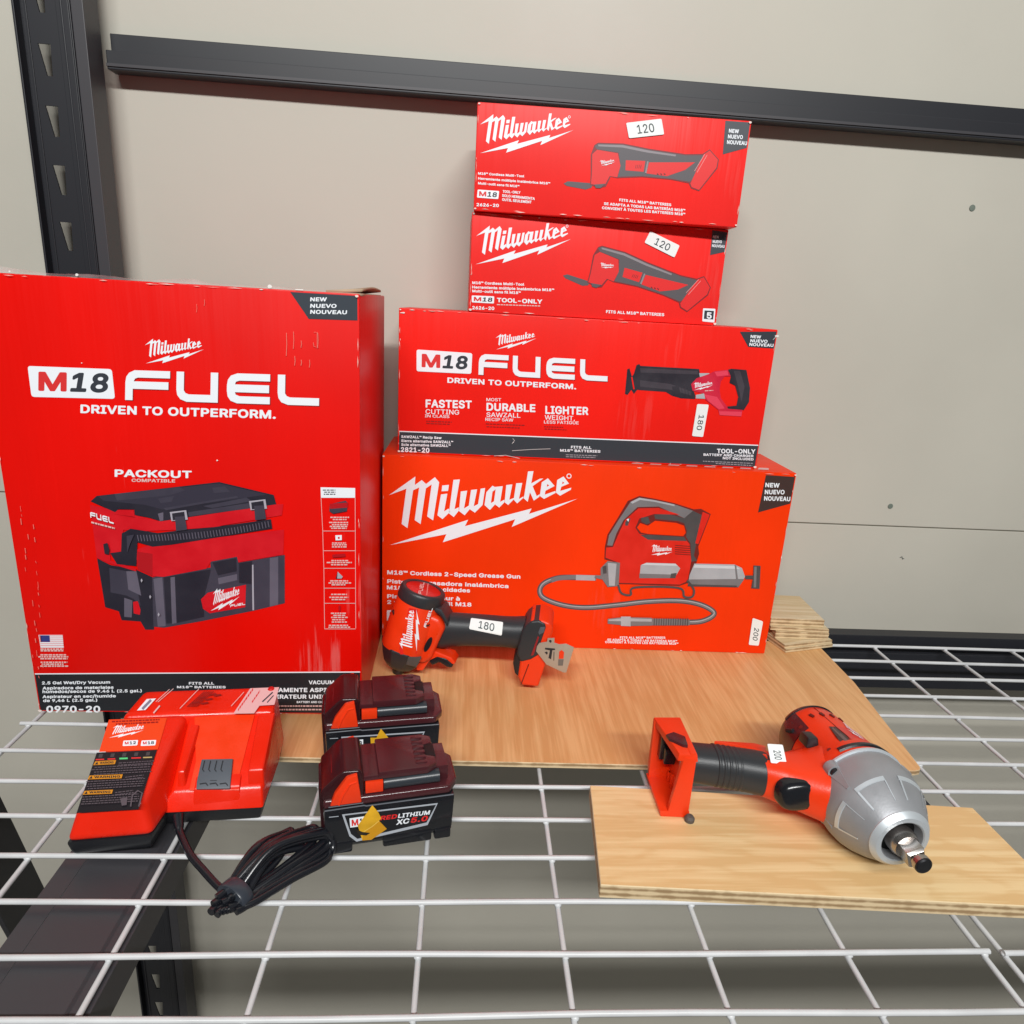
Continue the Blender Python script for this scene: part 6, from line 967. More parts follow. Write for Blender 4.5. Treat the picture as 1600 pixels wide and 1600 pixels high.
# ------------------------------------------------------------------ tools: measured planes on tilted things
def xf(loc, rot=(0, 0, 0)):
    from mathutils import Euler
    return Matrix.Translation(loc) @ Euler(rot).to_matrix().to_4x4()
class Plane:
    """maps photo pixels onto a plane fixed to a thing (p0, u, v in the thing's own axes)"""
    def __init__(s, M, p0, u, v):
        s.M = M; s.p0 = Vector(p0); s.u = Vector(u).normalized(); s.n = s.u.cross(Vector(v)).normalized(); s.v = s.n.cross(s.u)
        s.inv = M.inverted(); s.c = s.inv @ Vector((0, 0, HC))
        if (s.c - s.p0).dot(s.n) < 0: s.n = -s.n
    def uv(s, x, y):
        d = s.inv.to_3x3() @ ray(x, y); p = s.c + d * ((s.p0 - s.c).dot(s.n) / d.dot(s.n)) - s.p0
        return (p.dot(s.u), p.dot(s.v))
    def pos(s, u, v, L): return s.p0 + s.u * u + s.v * v + s.n * L
    def P(s, lift=.0003): return Print(s.uv, s.pos, lift)
    def at(s, x, y, L=0): return s.pos(*s.uv(x, y), L)
    def slab(s, bm, px, a, b, mi=0, bev=0, tr=None):
        prism(bm, [s.uv(*(tr(*p) if tr else p)) for p in px], lambda u, v, t: s.pos(u, v, t), a, b, bev, mi)

# ------------------------------------------------------------------ charger
CL, CR_ = (-.2971, .4526, .0002), (0, 0, R(7))
t = thing('battery_charger', 'red battery charger with a black warning panel and a coiled black cord', 'charger', CL, CR_); MC = xf(CL, CR_)
bm = bmesh.new()
hexa(bm, [(.003,.004,0), (.060,.004,0), (.076,.112,0), (.028,.114,0), (.0005,.001,.0145), (.062,.0015,.0145), (.082,.114,.0145), (.027,.117,.0145)], .003)
hexa(bm, [(.062,.031,0), (.139,.029,0), (.144,.112,0), (.066,.112,0), (.060,.0275,.0145), (.1415,.0255,.0145), (.1465,.115,.0145), (.064,.116,.0145)], .003)
obj('base', bm, BLACK_PL, t)
bm = bmesh.new()
hexa(bm, [(0,0,.0142), (.0635,.001,.0142), (.083,.115,.0142), (.026,.118,.0142), (.010,.008,.041), (.0555,.008,.041), (.0700,.087,.0690), (.0165,.087,.0690)], .0065, seg=4)
hexa(bm, [(.016,.080,.0142), (.1475,.080,.0142), (.1475,.120,.0142), (.020,.120,.0142), (.0175,.0865,.0690), (.1440,.0865,.0672), (.1425,.1180,.0745), (.0275,.1180,.0755)], .0055, seg=4)
hexa(bm, [(.060,.0265,.0142), (.1425,.0245,.0142), (.1475,.09,.0142), (.066,.09,.0142), (.070,.034,.0290), (.1405,.033,.0290), (.1450,.089,.0650), (.072,.089,.0650)], .002)
def fz(y): return .029 + (y - .034) * .036 / .055
for x0, x1, y0, y1 in ((.0725, .0800, .036, .078), (.1285, .1425, .034, .084)):
    hexa(bm, [(x0,y0,fz(y0)-.004), (x1,y0,fz(y0)-.004), (x1+.004,y1,fz(y1)-.004), (x0+.002,y1,fz(y1)-.004), (x0+.001,y0+.004,fz(y0)+.013), (x1-.0015,y0+.004,fz(y0)+.013), (x1+.0025,y1,fz(y1)+.0055), (x0+.003,y1,fz(y1)+.0055)], .0016)
hexa(bm, [(.086,.0275,.016), (.124,.027,.016), (.124,.04,.016), (.086,.04,.016), (.087,.0325,.0315), (.123,.0325,.0315), (.123,.042,.037), (.087,.042,.037)], .0015)
housing = obj('housing', bm, RED_PL, t, smooth=50)
def K(x, y): return (80 + x / 4, 1050 + y / 4)
lab = Plane(MC, (.010, .008, .0412), (1, 0, 0), (0, .079, .028))
bm = bmesh.new(); bay = Plane(MC, (.1, .034, .0294), (1, 0, 0), (0, .055, .036))
bay.slab(bm, [K(895, 262), K(1275, 262), K(1180, 640), K(1178, 742), K(862, 742), K(905, 560)], -.001, .0012, 0, .0006)
obj('bay_floor', bm, ORANGE_PL, t)
bm = bmesh.new()
bay.slab(bm, [K(945, 556), K(1140, 552), K(1122, 738), K(912, 742), K(916, 690)], .0, .0042, 0, .0008)
con = obj('connector', bm, GREY_CONN, t)
pr = bay.P(.0046)
for k in range(4): pr.stroke([K(965 + k * 38, 566), K(952 + k * 38, 622), K(962 + k * 38, 634)], 1.6, BAND_INK)
for k in range(3): pr.stroke([K(935 + k * 62, 712), K(972 + k * 62, 706), K(985 + k * 62, 722)], 1.8, BAND_INK)
pr.stroke([K(1000, 690), K(1040, 690)], .8, BAND_INK); pr.done('contact_slots', con)
pr = lab.P(.0006)
pr.poly([K(362, 300), K(724, 290), K(668, 486), K(300, 502)], mat('charger_orange_print', (.86, .060, .008), .4)); 
pr.bars(K(370, 318), K(720, 305), 2.4, mat('charger_dark_red', (.35, .008, .006), .4), 2, 4, .3)
logo(pr, K(360, 415), K(580, 365), K(545, 330), WHITE_INK)
for x in (447, 560):
    pr.poly(quad_round([K(x + 6, 432), K(x + 98, 428), K(x + 92, 462), K(x, 466)], 1.5), WHITE_INK); pr.text('M', K(x + 14, 457), K(x + 38, 456), 4.6, LOGO_RED, .05); pr.text('18' if x > 500 else '12', K(x + 44, 456), K(x + 84, 454), 4.6, DARK_INK, .05)
pr.poly([K(286, 508), K(662, 490), K(546, 862), K(160, 886)], mat('panel_black', (.012, .010, .014), .3))
for k, (c, w) in enumerate(((LOGO_RED, 52), (LOGO_RED, 48), (mat('led_green_ink', (.10, .62, .22), .4), 52), (LOGO_RED, 60), (mat('led_amber_ink', (.50, .36, .14), .4), 56))):
    x = 280 + k * 74; y = 552 - k * 3; pr.stroke([K(x, y), K(x + w, y - 2)], 2 if k != 2 else 2.6, c)
    pr.poly([K(x + 16, y - 12), K(x + 40, y - 13), K(x + 46, y - 36), K(x + 22, y - 35)], mat('panel_grey_icon', (.06, .055, .06), .4))
AMB = mat('warning_amber', (.62, .25, .015), .4); PGREY = mat('panel_fine_print', (.10, .08, .095), .45)
for x, y, w in ((265, 588, 135), (230, 678, 212), (200, 775, 182)):
    pr.poly([K(x, y), K(x + w, y - 7), K(x + w + 8, y - 32), K(x + 12, y - 24)], AMB); pr.poly([K(x + 8, y - 4), K(x + 30, y - 5), K(x + 26, y - 22)], BAND_INK)
    pr.text('WARNING', K(x + 42, y - 7), K(x + w - 8, y - 11), 3.6, BAND_INK, .05)
    pr.bars(K(x + w + 20, y - 10), K(x + 390 - (y - 560) * .32, y - 24), 1.4, PGREY, 2, 3.4, .1)
    pr.bars(K(x - 12, y + 18), K(x + 375 - (y - 560) * .1, y - 2), 1.4, PGREY, 4, 3.7, .12)
pr.stroke([K(500, 850), K(510, 780), K(545, 750), K(572, 765), K(550, 850)], 2.2, PGREY); pr.poly([K(435, 800), K(480, 792), K(475, 840), K(445, 845)], PGREY)
pr.done('label_panel', t)
top = Plane(MC, (.05, .0865, .0694), (1, 0, 0), (0, .0315, .0068))
pr = top.P(.0006)
pr.poly([K(598, 172), K(656, 168), K(590, 240), K(536, 244)], WHITE_INK); pr.stroke([K(570, 235), K(625, 178)], 4, mat('barcode_grey', (.22, .22, .3), .5))
pr.poly([K(1245, 105), K(1425, 98), K(1395, 208), K(1302, 214), K(1268, 262), K(1138, 264)], mat('charger_pink_label', (.80, .46, .46), .45))
pr.bars(K(1168, 250), K(1262, 118), 4.0, LOGO_RED); pr.bars(K(1255, 200), K(1305, 128), 3.4, LOGO_RED); pr.stroke([K(1320, 190), K(1385, 130)], 2, DARK_INK); pr.stroke([K(1350, 195), K(1390, 150)], 1.6, DARK_INK)
for a, b in ((K(655, 190), K(740, 112)), (K(668, 192), K(765, 108)), (K(805, 232), K(925, 108)), (K(1125, 218), K(1205, 130))): pr.stroke([a, b], .9, PINK_INK)
pr.stroke([K(640, 262), K(680, 215)], 2.2, PINK_INK)
for k in range(5): pr.stroke([K(850 + k * 14, 222), K(960 + k * 14, 125)], 1.2, mat('charger_emboss', (.30, .010, .006), .4))
for x, y in ((900, 200), (940, 170), (985, 180), (1010, 150), (1040, 155), (960, 205)): pr.stroke([K(x - 22, y), K(x + 22, y - 8)], 2.6, MATS['charger_emboss'])
pr.done('rating_label', t)
bm = bmesh.new(); lathe(bm, (.1385, .1115, .0722), (0, 0, 1), [(0, .0032), (.003, .0032), (.0042, .002)]); obj('knob', bm, RED_DK, t)
# cord: strain relief, a run to the right and a tied bundle of flat loops
def W2L(M, p): return tuple(M.inverted() @ Vector(p))
bm = bmesh.new()
def g(x, y, z): d = ray(x, y); return Vector((0, 0, HC)) + d * ((z - HC) / d.z)
run = [g(279, 1276, .012), g(279, 1288, .011), g(283, 1304, .007), g(298, 1336, .0045), g(318, 1360, .004), g(340, 1384, .004), g(356, 1396, .006)]
tube(bm, [W2L(MC, p) for p in spline(run, 6)], .0030, n=10)
cyl(bm, W2L(MC, g(278, 1274, .014)), W2L(MC, g(280, 1294, .009)), .0046, .0036)
cord = obj('power_cord', bm, CORDM, t, smooth=60)
tie_c = g(368, 1398, .010)
loops = [((444, 1302), (452, 1312), .010, .012), ((478, 1296), (492, 1310), .012, .011), ((488, 1300), (504, 1316), .016, .010), ((498, 1302), (512, 1322), .020, .008), ((505, 1306), (514, 1334), .014, .004), ((470, 1300), (486, 1322), .007, .004), ((500, 1322), (508, 1346), .004, .004)]
for k, (a, b, za, zb) in enumerate(loops):
    A = g(*a, za + .004); B = g(*b, zb + .002); e = (A + B) / 2 + (A - tie_c).normalized() * .006
    o1 = Vector((-.0085 + .0026 * k, .003 * (k % 3 - 1), .0025 * (k % 3))); o2 = Vector((-.003 + .0030 * k, -.004, -.002))
    bm = bmesh.new()
    path = [tie_c + o1 - (A - tie_c).normalized() * .012, tie_c + o1, tie_c.lerp(A, .5) + Vector((-.005, .002, .011)), A, e, B, tie_c.lerp(B, .55) + Vector((.005, -.003, .001 * (k % 3))), tie_c + o2, tie_c + o2 - (B - tie_c).normalized() * .012]
    tube(bm, [W2L(MC, (p.x, p.y, max(p.z, .0036))) for p in spline(path, 7)], .0029, n=10)
    obj('cord_loop', bm, CORDM, cord, smooth=60)
bm = bmesh.new(); d = (g(470, 1310, .008) - tie_c).normalized()
lathe(bm, W2L(MC, tie_c - d * .005), MC.inverted().to_3x3() @ d, [(0, .0128), (.001, .0135), (.009, .0135), (.010, .0128)], n=24, b=.8)
obj('cord_tie', bm, mat('tie_grey_vinyl', (.035, .042, .055), .3), cord)

# ------------------------------------------------------------------ battery packs
BL, BRt = (-.1011, .4570, .0002), (0, 0, R(12.1))
bt = thing('battery_pack', 'nearer black battery pack with torn yellow tape across its white and red label', 'battery', BL, BRt, 'two battery packs in front of the boxes'); MB = xf(BL, BRt) @ Matrix.Diagonal((1, 1, .95, 1)); bt.scale = (1, 1, .95)
bm = bmesh.new()
hexa(bm, [(.008,.003,.004), (.100,.003,.004), (.100,.049,.004), (.008,.049,.004), (.001,0,.0100), (.1030,0,.0100), (.1030,.052,.0100), (.001,.052,.0100)], .0015)
hexa(bm, [(.001,0,.0098), (.1030,0,.0098), (.1030,.052,.0098), (.001,.052,.0098), (0,0,.0445), (.1045,0,.0445), (.1045,.052,.0445), (0,.052,.0445)], .0028)
for x0, x1 in ((.002, .022), (.046, .086), (.088, .102)): box(bm, x0, x1, -.0005, .0525, .0003, .0125, .002)
lower = obj('lower_case', bm, BLACK_GL, bt)
bm = bmesh.new()
prism(bm, [(0, .0005), (.1000, .0005), (.1075, .0110), (.1080, .041), (.1000, .0515), (0, .0515)], lambda u, v, w: (u, v, w), .0458, .0535, .0024, seg=3)
prism(bm, [(.028, .0105), (.100, .0105), (.100, .0415), (.028, .0415)], lambda u, v, w: (u, v, w), .052, .0672, .001)
prism(bm, [(.029, .0045), (.0445, .0045), (.0445, .0475), (.029, .0475)], lambda u, v, w: (u, v, w), .0655, .0702, .001)
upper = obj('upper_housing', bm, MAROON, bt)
bm = bmesh.new()
prism(bm, [(.0430, .0035), (.0820, .0035), (.0895, .0080), (.0895, .0165), (.0820, .0190), (.0820, .0330), (.0895, .0355), (.0895, .0440), (.0820, .0485), (.0430, .0485)], lambda u, v, w: (u, v, w), .0665, .0735, .0011)
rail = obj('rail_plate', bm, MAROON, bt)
bm = bmesh.new()
box(bm, .0825, .0905, .0185, .0345, .0570, .0728, .0004)
for k in range(5): box(bm, .0735, .0818, .0118 + k * .0066, .0130 + k * .0066, .0735, .0739, .0001)
obj('contact_slots', bm, mat('slot_black', (.004, .004, .005), .6), rail)
bm = bmesh.new()
for k in range(6): box(bm, .0730, .0822, .0086 + k * .0066, .0116 + k * .0066, .0730, .0746, .0004)
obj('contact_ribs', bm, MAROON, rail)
bm = bmesh.new()
prism(bm, [(.0010, .0462), (-.0020, .0560), (-.0010, .0620), (.0130, .0765), (.0165, .0785), (.0285, .0780), (.0312, .0740), (.0318, .0462)], lambda u, v, w: (u, w, v), .0030, .0490, .0022, seg=3)
hexa(bm, [(-.0020,.010,.012), (.004,.006,.012), (.004,.046,.012), (-.0020,.042,.012), (-.0035,.010,.0600), (.004,.006,.0620), (.004,.046,.0620), (-.0035,.042,.0600)], .002)
tower = obj('latch_block', bm, mat('dark_red_sheen_plastic', (.032, .007, .009), .22), bt)  # near-black plastic, its red reflection mixed into the colour
bm = bmesh.new()
prism(bm, [(.0050, .0495), (.0295, .0495), (.0262, .0765), (.0180, .0745), (.0090, .0610)], lambda u, v, w: (u, w, v), -.0008, .0045, .0012)
rb = obj('release_button', bm, ORANGE_PL, bt)
bm = bmesh.new(); prism(bm, [(.0050, .0495), (.0295, .0495), (.0262, .0765), (.0180, .0745), (.0090, .0610)], lambda u, v, w: (u, w, v), .0475, .0528, .0012); obj('release_button', bm, ORANGE_PL, bt)
bm = bmesh.new()
tube(bm, [(.0120, -.0010, .0500), (.0150, -.0012, .0590), (.0205, -.0012, .0690), (.0255, -.0010, .0705)], .0007, n=6); obj('grip_ridge', bm, ORANGE_PL, rb)
bm = bmesh.new()
for y0, y1 in ((.0030, .0108), (.0412, .0490)): box(bm, .0325, .0465, y0, y1, .0545, .0650, .0008)
box(bm, .0392, .0396, .0027, .0100, .0550, .0648); obj('latch_tab', bm, ORANGE_PL, bt)
bm = bmesh.new(); tube(bm, [(.047, .0085, .0595), (.092, .0085, .0600)], .0058, n=14); tube(bm, [(.047, .0435, .0595), (.092, .0435, .0600)], .0058, n=14)
obj('rail_groove', bm, mat('groove_grey', (.030, .036, .044), .3), bt)
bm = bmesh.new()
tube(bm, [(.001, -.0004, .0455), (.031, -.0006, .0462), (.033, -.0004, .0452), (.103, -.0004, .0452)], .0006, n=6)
tube(bm, [(.004, -.0006, .0488), (.0305, -.0006, .0488)], .0004, n=6); obj('seam_highlight', bm, mat('painted_seam_highlight', (.12, .13, .15), .25), lower)  # pale grey tubes draw the highlight along the seam
bm = bmesh.new()
hexa(bm, [(-.0028,.014,.052), (-.0020,.014,.052), (-.0020,.038,.052), (-.0028,.038,.052), (.0070,.014,.0705), (.0078,.014,.0705), (.0078,.038,.0705), (.0070,.038,.0705)], .0003)
gauge = obj('charge_gauge', bm, mat('gauge_red', (.20, .006, .010), .2), tower)
def B(x, y): return (480 + x / 5, 1040 + y / 5)
side = Plane(MB, (0, 0, 0), (1, 0, 0), (0, 0, 1))
pr = side.P(.0005)
ll = [B(272, 1160), B(1020, 1070), B(940, 1242), B(385, 1372), B(330, 1330)]
pr.poly(ll, mat('battery_silver_line', (.42, .45, .50), .35)); pr.poly([B(292, 1168), B(1006, 1084), B(932, 1222), B(392, 1350), B(342, 1312)], mat('battery_label_black', (.008, .009, .012), .3))
pr.poly([B(330, 1190), B(470, 1170), B(470, 1245), B(336, 1262)], WHITE_INK)
pr.text('M', B(348, 1250), B(400, 1243), 10, LOGO_RED, .06); pr.text('18', B(412, 1240), B(462, 1233), 10, DARK_INK, .06)
pr.text('RED', B(570, 1205), B(704, 1188), 6.6, mat('label_red', (.75, .02, .02), .4), .05, .2); pr.text('LITHIUM', B(708, 1187), B(962, 1158), 6.6, WHITE_INK, .05, .2)
pr.text('XC', B(694, 1240), B(800, 1226), 8, WHITE_INK, .05, .2); pr.text('5.0', B(808, 1224), B(944, 1206), 8, MATS['label_red'], .05, .2)
pr.stroke([B(170, 1180), B(245, 1172)], 1.2, MATS['battery_silver_line'])
pr.done('side_label', bt)
bt2 = copy_tree(bt); bt2.location = (-.1011 - .0172, .4570 + .0925, .0066 + .0003); bt2.rotation_euler = (0, 0, R(9.5))
bt2['label'] = 'farther battery pack, half hidden behind the nearer one and partly on the birch board'
MB2 = xf(tuple(bt2.location), (0, 0, R(9.5))) @ Matrix.Diagonal((1, 1, .95, 1))
def tape(parent, pl, px, spots):
    bm = bmesh.new(); pl.slab(bm, px, .0006, .0012); o = obj('yellow_tape', bm, YELLOW, parent, smooth=0)
    if spots:
        f = pl.P(.00125); f.poly([B(500, 1250), B(560, 1205), B(620, 1268), B(500, 1352), B(430, 1358), B(440, 1300)], mat('tape_fold', (.60, .28, .008), .35)); f.stroke([B(440, 1290), B(505, 1250), B(560, 1205)], .9, mat('tape_crease', (.85, .58, .12), .3)); f.done('tape_fold', o)
    if spots:
        q = pl.P(.0014); q.poly(spots, mat('tape_black_print', (.02, .015, .01), .4)); q.done('tape_print', o)
tape(bt, side, [B(508, 1084), B(555, 1140), B(578, 1185), B(560, 1205), B(620, 1268), B(500, 1352), B(430, 1358), B(395, 1245), B(455, 1160)], [B(375, 1265), B(430, 1290), B(492, 1298), B(460, 1318), B(400, 1312)])
tape(bt2, Plane(MB2, (0, 0, 0), (1, 0, 0), (0, 0, 1)), [B(494, 560), B(540, 560), B(575, 488), B(668, 600), B(660, 660), B(500, 660)], [B(545, 600), B(575, 580), B(620, 605), B(600, 640), B(545, 640)])

# ------------------------------------------------------------------ small impact driver, nose down
DL = Vector((-.0720, .7340, .0064)); zl = Vector((.0285, .004, .107)).normalized(); xl = Vector((1, -.20, -.26)); xl = (xl - zl * xl.dot(zl)).normalized(); yl = zl.cross(xl)
DR = Matrix((xl, yl, zl)).transposed().to_euler()
dv = thing('impact_driver', 'compact red impact driver standing nose down against the orange-red box', 'impact driver', DL, DR); MD = xf(tuple(DL), tuple(DR))
Z = (0, 0, 1)
bm = bmesh.new(); lathe(bm, (0, 0, 0), Z, [(0, .0060), (.002, .0072), (.009, .0078), (.012, .0070)], n=28); obj('bit_collar', bm, STEEL_DK, dv)
bm = bmesh.new()
loft(bm, [ring((0, 0, h), (1, 0, 0), (0, 1, 0), r, r, 10, p) for h, r, p in ((.0080, .0110, 2), (.0115, .0170, 2), (.0180, .0225, 2), (.0290, .0272, 2), (.0370, .0300, 2), (.0392, .0298, 2))], bev=.0008)
boot = obj('rubber_boot', bm, RUBBER, dv, smooth=20)
bm = bmesh.new(); hexa(bm, [(.010,-.0245,.026), (.022,-.0215,.026), (.021,-.015,.026), (.009,-.018,.026), (.0105,-.0282,.0380), (.0245,-.0235,.0400), (.022,-.015,.040), (.009,-.018,.038)], .0006); obj('boot_panel', bm, GREY_CONN if False else mat('boot_grey', (.085, .080, .075), .5), boot)
bm = bmesh.new()
loft(bm, [ring((0, 0, h), (1, 0, 0), (0, 1, 0), r, r, 40, p) for h, r, p in ((.0372, .0280, 2.4), (.0400, .0284, 2.4), (.0600, .0284, 2.3), (.0780, .0278, 2.2), (.0965, .0262, 2.0), (.0975, .0258, 2.0))])
# trigger guard and the bridge to the handle
prism(bm, [(.0100, .0910), (.0300, .0895), (.0390, .0800), (.0360, .0560), (.0350, .0400), (.0280, .0300), (.0100, .0300)], lambda u, v, w: (u, w, v), -.0185, .0185, .0060, seg=3)
prism(bm, [(.0180, .0360), (.0320, .0480), (.0560, .0470), (.0625, .0420), (.0600, .0390), (.0500, .0430), (.0400, .0415), (.0330, .0340), (.0290, .0190), (.0220, .0170), (.0180, .0260)], lambda u, v, w: (u, w, v), -.0115, .0115, .0025)
head = obj('head_shell', bm, ORANGE_PL, dv, smooth=50)
bm = bmesh.new()
lathe(bm, (0, 0, 0), Z, [(.0960, .0256), (.0966, .0266), (.0980, .0269), (.1075, .0265), (.1100, .0258), (.1110, .0246), (.1112, .0232), (.1108, .0208), (.1094, .0204)], n=44)
prism(bm, [(.0200, .1000), (.0290, .1000), (.0400, .0890), (.0405, .0820), (.0300, .0920), (.0200, .0950)], lambda u, v, w: (u, w, v), -.0160, .0160, .0025)
rg = obj('rear_bumper', bm, RUBBER, dv, smooth=50)
bm = bmesh.new(); lathe(bm, (0, 0, .1086), Z, [(0, .0206), (.0012, .0206), (.0016, .0198)], n=36); capo = obj('end_cap', bm, RED_DK, rg)
capP = Plane(MD, (0, 0, .1107), (1, 0, 0), (0, 1, 0))
def D(x, y): return (590 + x / 9.7, 895 + y / 9.7)
pr = capP.P(.0002); fuel(pr, D(672, 330), D(712, 150), D(612, 318), PINK_INK); pr.stroke([D(742, 345), D(765, 165)], 1.8, mat('cap_fine_print', (.80, .22, .20), .5)); pr.done('cap_print', capo)
MI = MD.inverted(); I3 = MI.to_3x3(); ID = Matrix.Identity(4)
HA = Vector((-.0216, .735, .0640)); HB = Vector((.0683, .722, .0695)); HD = (HB - HA).normalized(); HN = HD.cross(Vector((0, 0, 1))).normalized(); HU = HN.cross(HD)
def hloc(h, n, u): return MI @ (HA + HD * h + HN * n + HU * u)
bm = bmesh.new()
loft(bm, [[MI @ q for q in ring(HA + HD * h + HU * u, HN, HU, a, b, 32, 2.3)] for h, u, a, b in ((-.006, -.001, .0160, .0215), (.002, -.001, .0166, .0215), (.012, 0, .0164, .0200), (.030, .0008, .0164, .0186), (.055, .0006, .0164, .0178), (.074, 0, .0164, .0174), (.086, -.0005, .0170, .0180), (.098, -.001, .0178, .0195))])
hdl = obj('handle', bm, RUBBER, dv, smooth=60)
bm = bmesh.new(); prism(bm, [(.0320, .0320), (.0400, .0425), (.0510, .0430), (.0600, .0385), (.0600, .0335), (.0540, .0325), (.0440, .0350), (.0370, .0280)], lambda u, v, w: (u, w, v), -.0095, .0095, .0030, seg=3); obj('trigger', bm, BLACK_PL, dv, smooth=50)
def Gp(x, y): return (790 + x / 10.667, 930 + y / 10.667)
near = Plane(ID, HA + HN * .0235, HD, HU)
def slabl(bm, pl, px, a, b, bev, seg=2): prism(bm, [pl.uv(*Gp(*p)) for p in px], lambda u, v, t: MI @ pl.pos(u, v, t), a, b, bev, 0, seg)
bm = bmesh.new()
slabl(bm, near, [(500, 430), (610, 420), (735, 470), (790, 545), (780, 640), (735, 760), (700, 900), (664, 1150), (545, 1530), (262, 1502), (205, 1350), (240, 1110), (330, 700), (420, 420)], -.046, 0, .0030, 3)
foot = obj('foot', bm, ORANGE_PL, dv, smooth=50)
bm = bmesh.new()
slabl(bm, near, [(340, 500), (430, 430), (560, 420), (664, 470), (676, 540), (640, 640), (590, 780), (545, 1000), (420, 1070), (252, 1112), (190, 980), (200, 860), (235, 760), (255, 660), (290, 570)], -.044, .0012, .0030, 3)
obj('collar', bm, RUBBER, hdl, smooth=50)
bm = bmesh.new(); slabl(bm, near, [(112, 1170), (150, 1010), (195, 900), (330, 950), (320, 1300), (215, 1400), (140, 1330)], -.042, -.003, .004); obj('battery_socket', bm, BLACK_PL, foot)
bm = bmesh.new(); tube(bm, [MI @ near.at(*Gp(385, 1150), .0004), MI @ near.at(*Gp(255, 1490), .0004)], .0005, n=6); obj('foot_seam', bm, mat('seam_dark', (.12, .01, .006), .5), foot)
bm = bmesh.new(); slabl(bm, near, [(540, 668), (560, 690), (470, 985), (420, 1000)], .0008, .0018, .0002); so_ = obj('foot_slot', bm, mat('slot_red', (.30, .012, .015), .4), foot)
bm = bmesh.new(); slabl(bm, near, [(580, 520), (660, 520), (640, 610), (560, 650), (545, 610)], .0008, .0020, .0004); obj('foot_lug', bm, GREY_CONN, foot)
clipP = Plane(MD, MI @ (HA + HN * .0262), I3 @ HD, I3 @ HU)
bm = bmesh.new(); pts = [(508, 930), (522, 850), (560, 795), (690, 775), (700, 715), (815, 712), (812, 790), (890, 818), (960, 812), (1005, 806), (1140, 868), (1012, 1285), (960, 1282), (680, 1150)]
clipP.slab(bm, pts, -.0006, .0008, 0, .0003, tr=Gp); clip = obj('belt_clip', bm, CLIPM, foot)
pr = clipP.P(.0011)
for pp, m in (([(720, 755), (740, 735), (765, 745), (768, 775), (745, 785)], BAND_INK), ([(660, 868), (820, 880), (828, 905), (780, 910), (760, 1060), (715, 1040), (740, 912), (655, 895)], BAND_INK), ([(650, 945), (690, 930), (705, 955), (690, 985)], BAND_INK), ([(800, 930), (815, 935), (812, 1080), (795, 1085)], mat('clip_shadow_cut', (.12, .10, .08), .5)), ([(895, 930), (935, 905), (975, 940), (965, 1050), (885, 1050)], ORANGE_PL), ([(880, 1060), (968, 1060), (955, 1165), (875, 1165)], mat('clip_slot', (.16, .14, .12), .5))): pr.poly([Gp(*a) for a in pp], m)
pr.done('clip_cutouts', clip)
bm = bmesh.new(); loft(bm, [ring((.0175, -.0262 + .0 * k, .0600), (.45, .35, 0), (-.12, -.10, 1), .0032 - .0002 * k, .0098 - .0002 * k, 24) if False else ring((.0265, -.0180 - .0010 * k, .0560), (1, .0, .0), (.12, 0, 1), .0034 - .0003 * k, .0100 - .0004 * k, 24) for k in range(3)]); obj('direction_button', bm, BLACK_PL, dv)
bm = bmesh.new(); prism(bm, [(-.0245, .0800), (-.0195, .0735), (-.0175, .0738), (-.0225, .0815)], lambda u, v, w: (u, w, v), -.0200, -.0090, .0006); prism(bm, [(.0150, .0755), (.0215, .0790), (.0215, .0805), (.0150, .0775)], lambda u, v, w: (u, w, v), -.0225, -.0120, .0004); obj('air_vent', bm, mat('vent_dark', (.05, .006, .004), .5), head)
hp = Plane(MD, (0, -.0284, .0600), (1, 0, 0), (0, 0, 1))
def on_head(u, v, L):
    z = .060 + v; r = (.0286 if z < .06 else .0286 - (z - .06) * .062) + .0004 + L; a = max(-1.2, min(1.2, u / r)); c, s_ = math.cos(a), math.sin(a)
    k = (abs(c) ** 2.25 + abs(s_) ** 2.25) ** (-1 / 2.25); return (r * k * s_, -r * k * c, z)
def cyl_uv(x, y):                          # photo point -> arc length and height on the head
    d = MD.inverted().to_3x3() @ ray(x, y); c = MD.inverted() @ Vector((0, 0, HC)); r = .0286
    A = d.x ** 2 + d.y ** 2; Bq = c.x * d.x + c.y * d.y; Cq = c.x ** 2 + c.y ** 2 - r * r; k = (-Bq - math.sqrt(max(0, Bq * Bq - A * Cq))) / A
    p = c + d * k; return (math.atan2(p.x, -p.y) * r, p.z - .060)
pr = Print(cyl_uv, on_head, .0002); pr.poly([D(335, 1130), D(470, 540), D(600, 560), D(590, 1210), D(345, 1235)], mat('head_decal_red', (.74, .018, .012), .4))
n0 = pr.n
logo(pr, D(590, 1180), D(580, 560), D(420, 690), WHITE_INK); fuel(pr, D(732, 828), D(828, 545), D(690, 815), WHITE_INK)
es = [e for e in pr.bm.edges if e.calc_length() > .004]
bmesh.ops.triangulate(pr.bm, faces=pr.bm.faces)
for _ in range(3):
    es = [e for e in pr.bm.edges if e.calc_length() > .0045]
    if es: bmesh.ops.subdivide_edges(pr.bm, edges=es, cuts=1); bmesh.ops.triangulate(pr.bm, faces=[f for f in pr.bm.faces if len(f.verts) > 3])
for v in pr.bm.verts:                     # press the subdivided print onto the barrel
    z = v.co.z; a = math.atan2(v.co.x, -v.co.y); r = .0286 if z < .06 else .0286 - (z - .06) * .062
    c, s_ = math.cos(a), math.sin(a); k = (abs(c) ** 2.25 + abs(s_) ** 2.25) ** (-1 / 2.25) if False else 1
    lay = .0006
    rr = max(math.hypot(v.co.x, v.co.y), 1e-6)
pr.done('brand_logo', head)
hs = Plane(ID, HA + HN * .0140 + HU * .008, HD, HU * .85 - HN * .5)
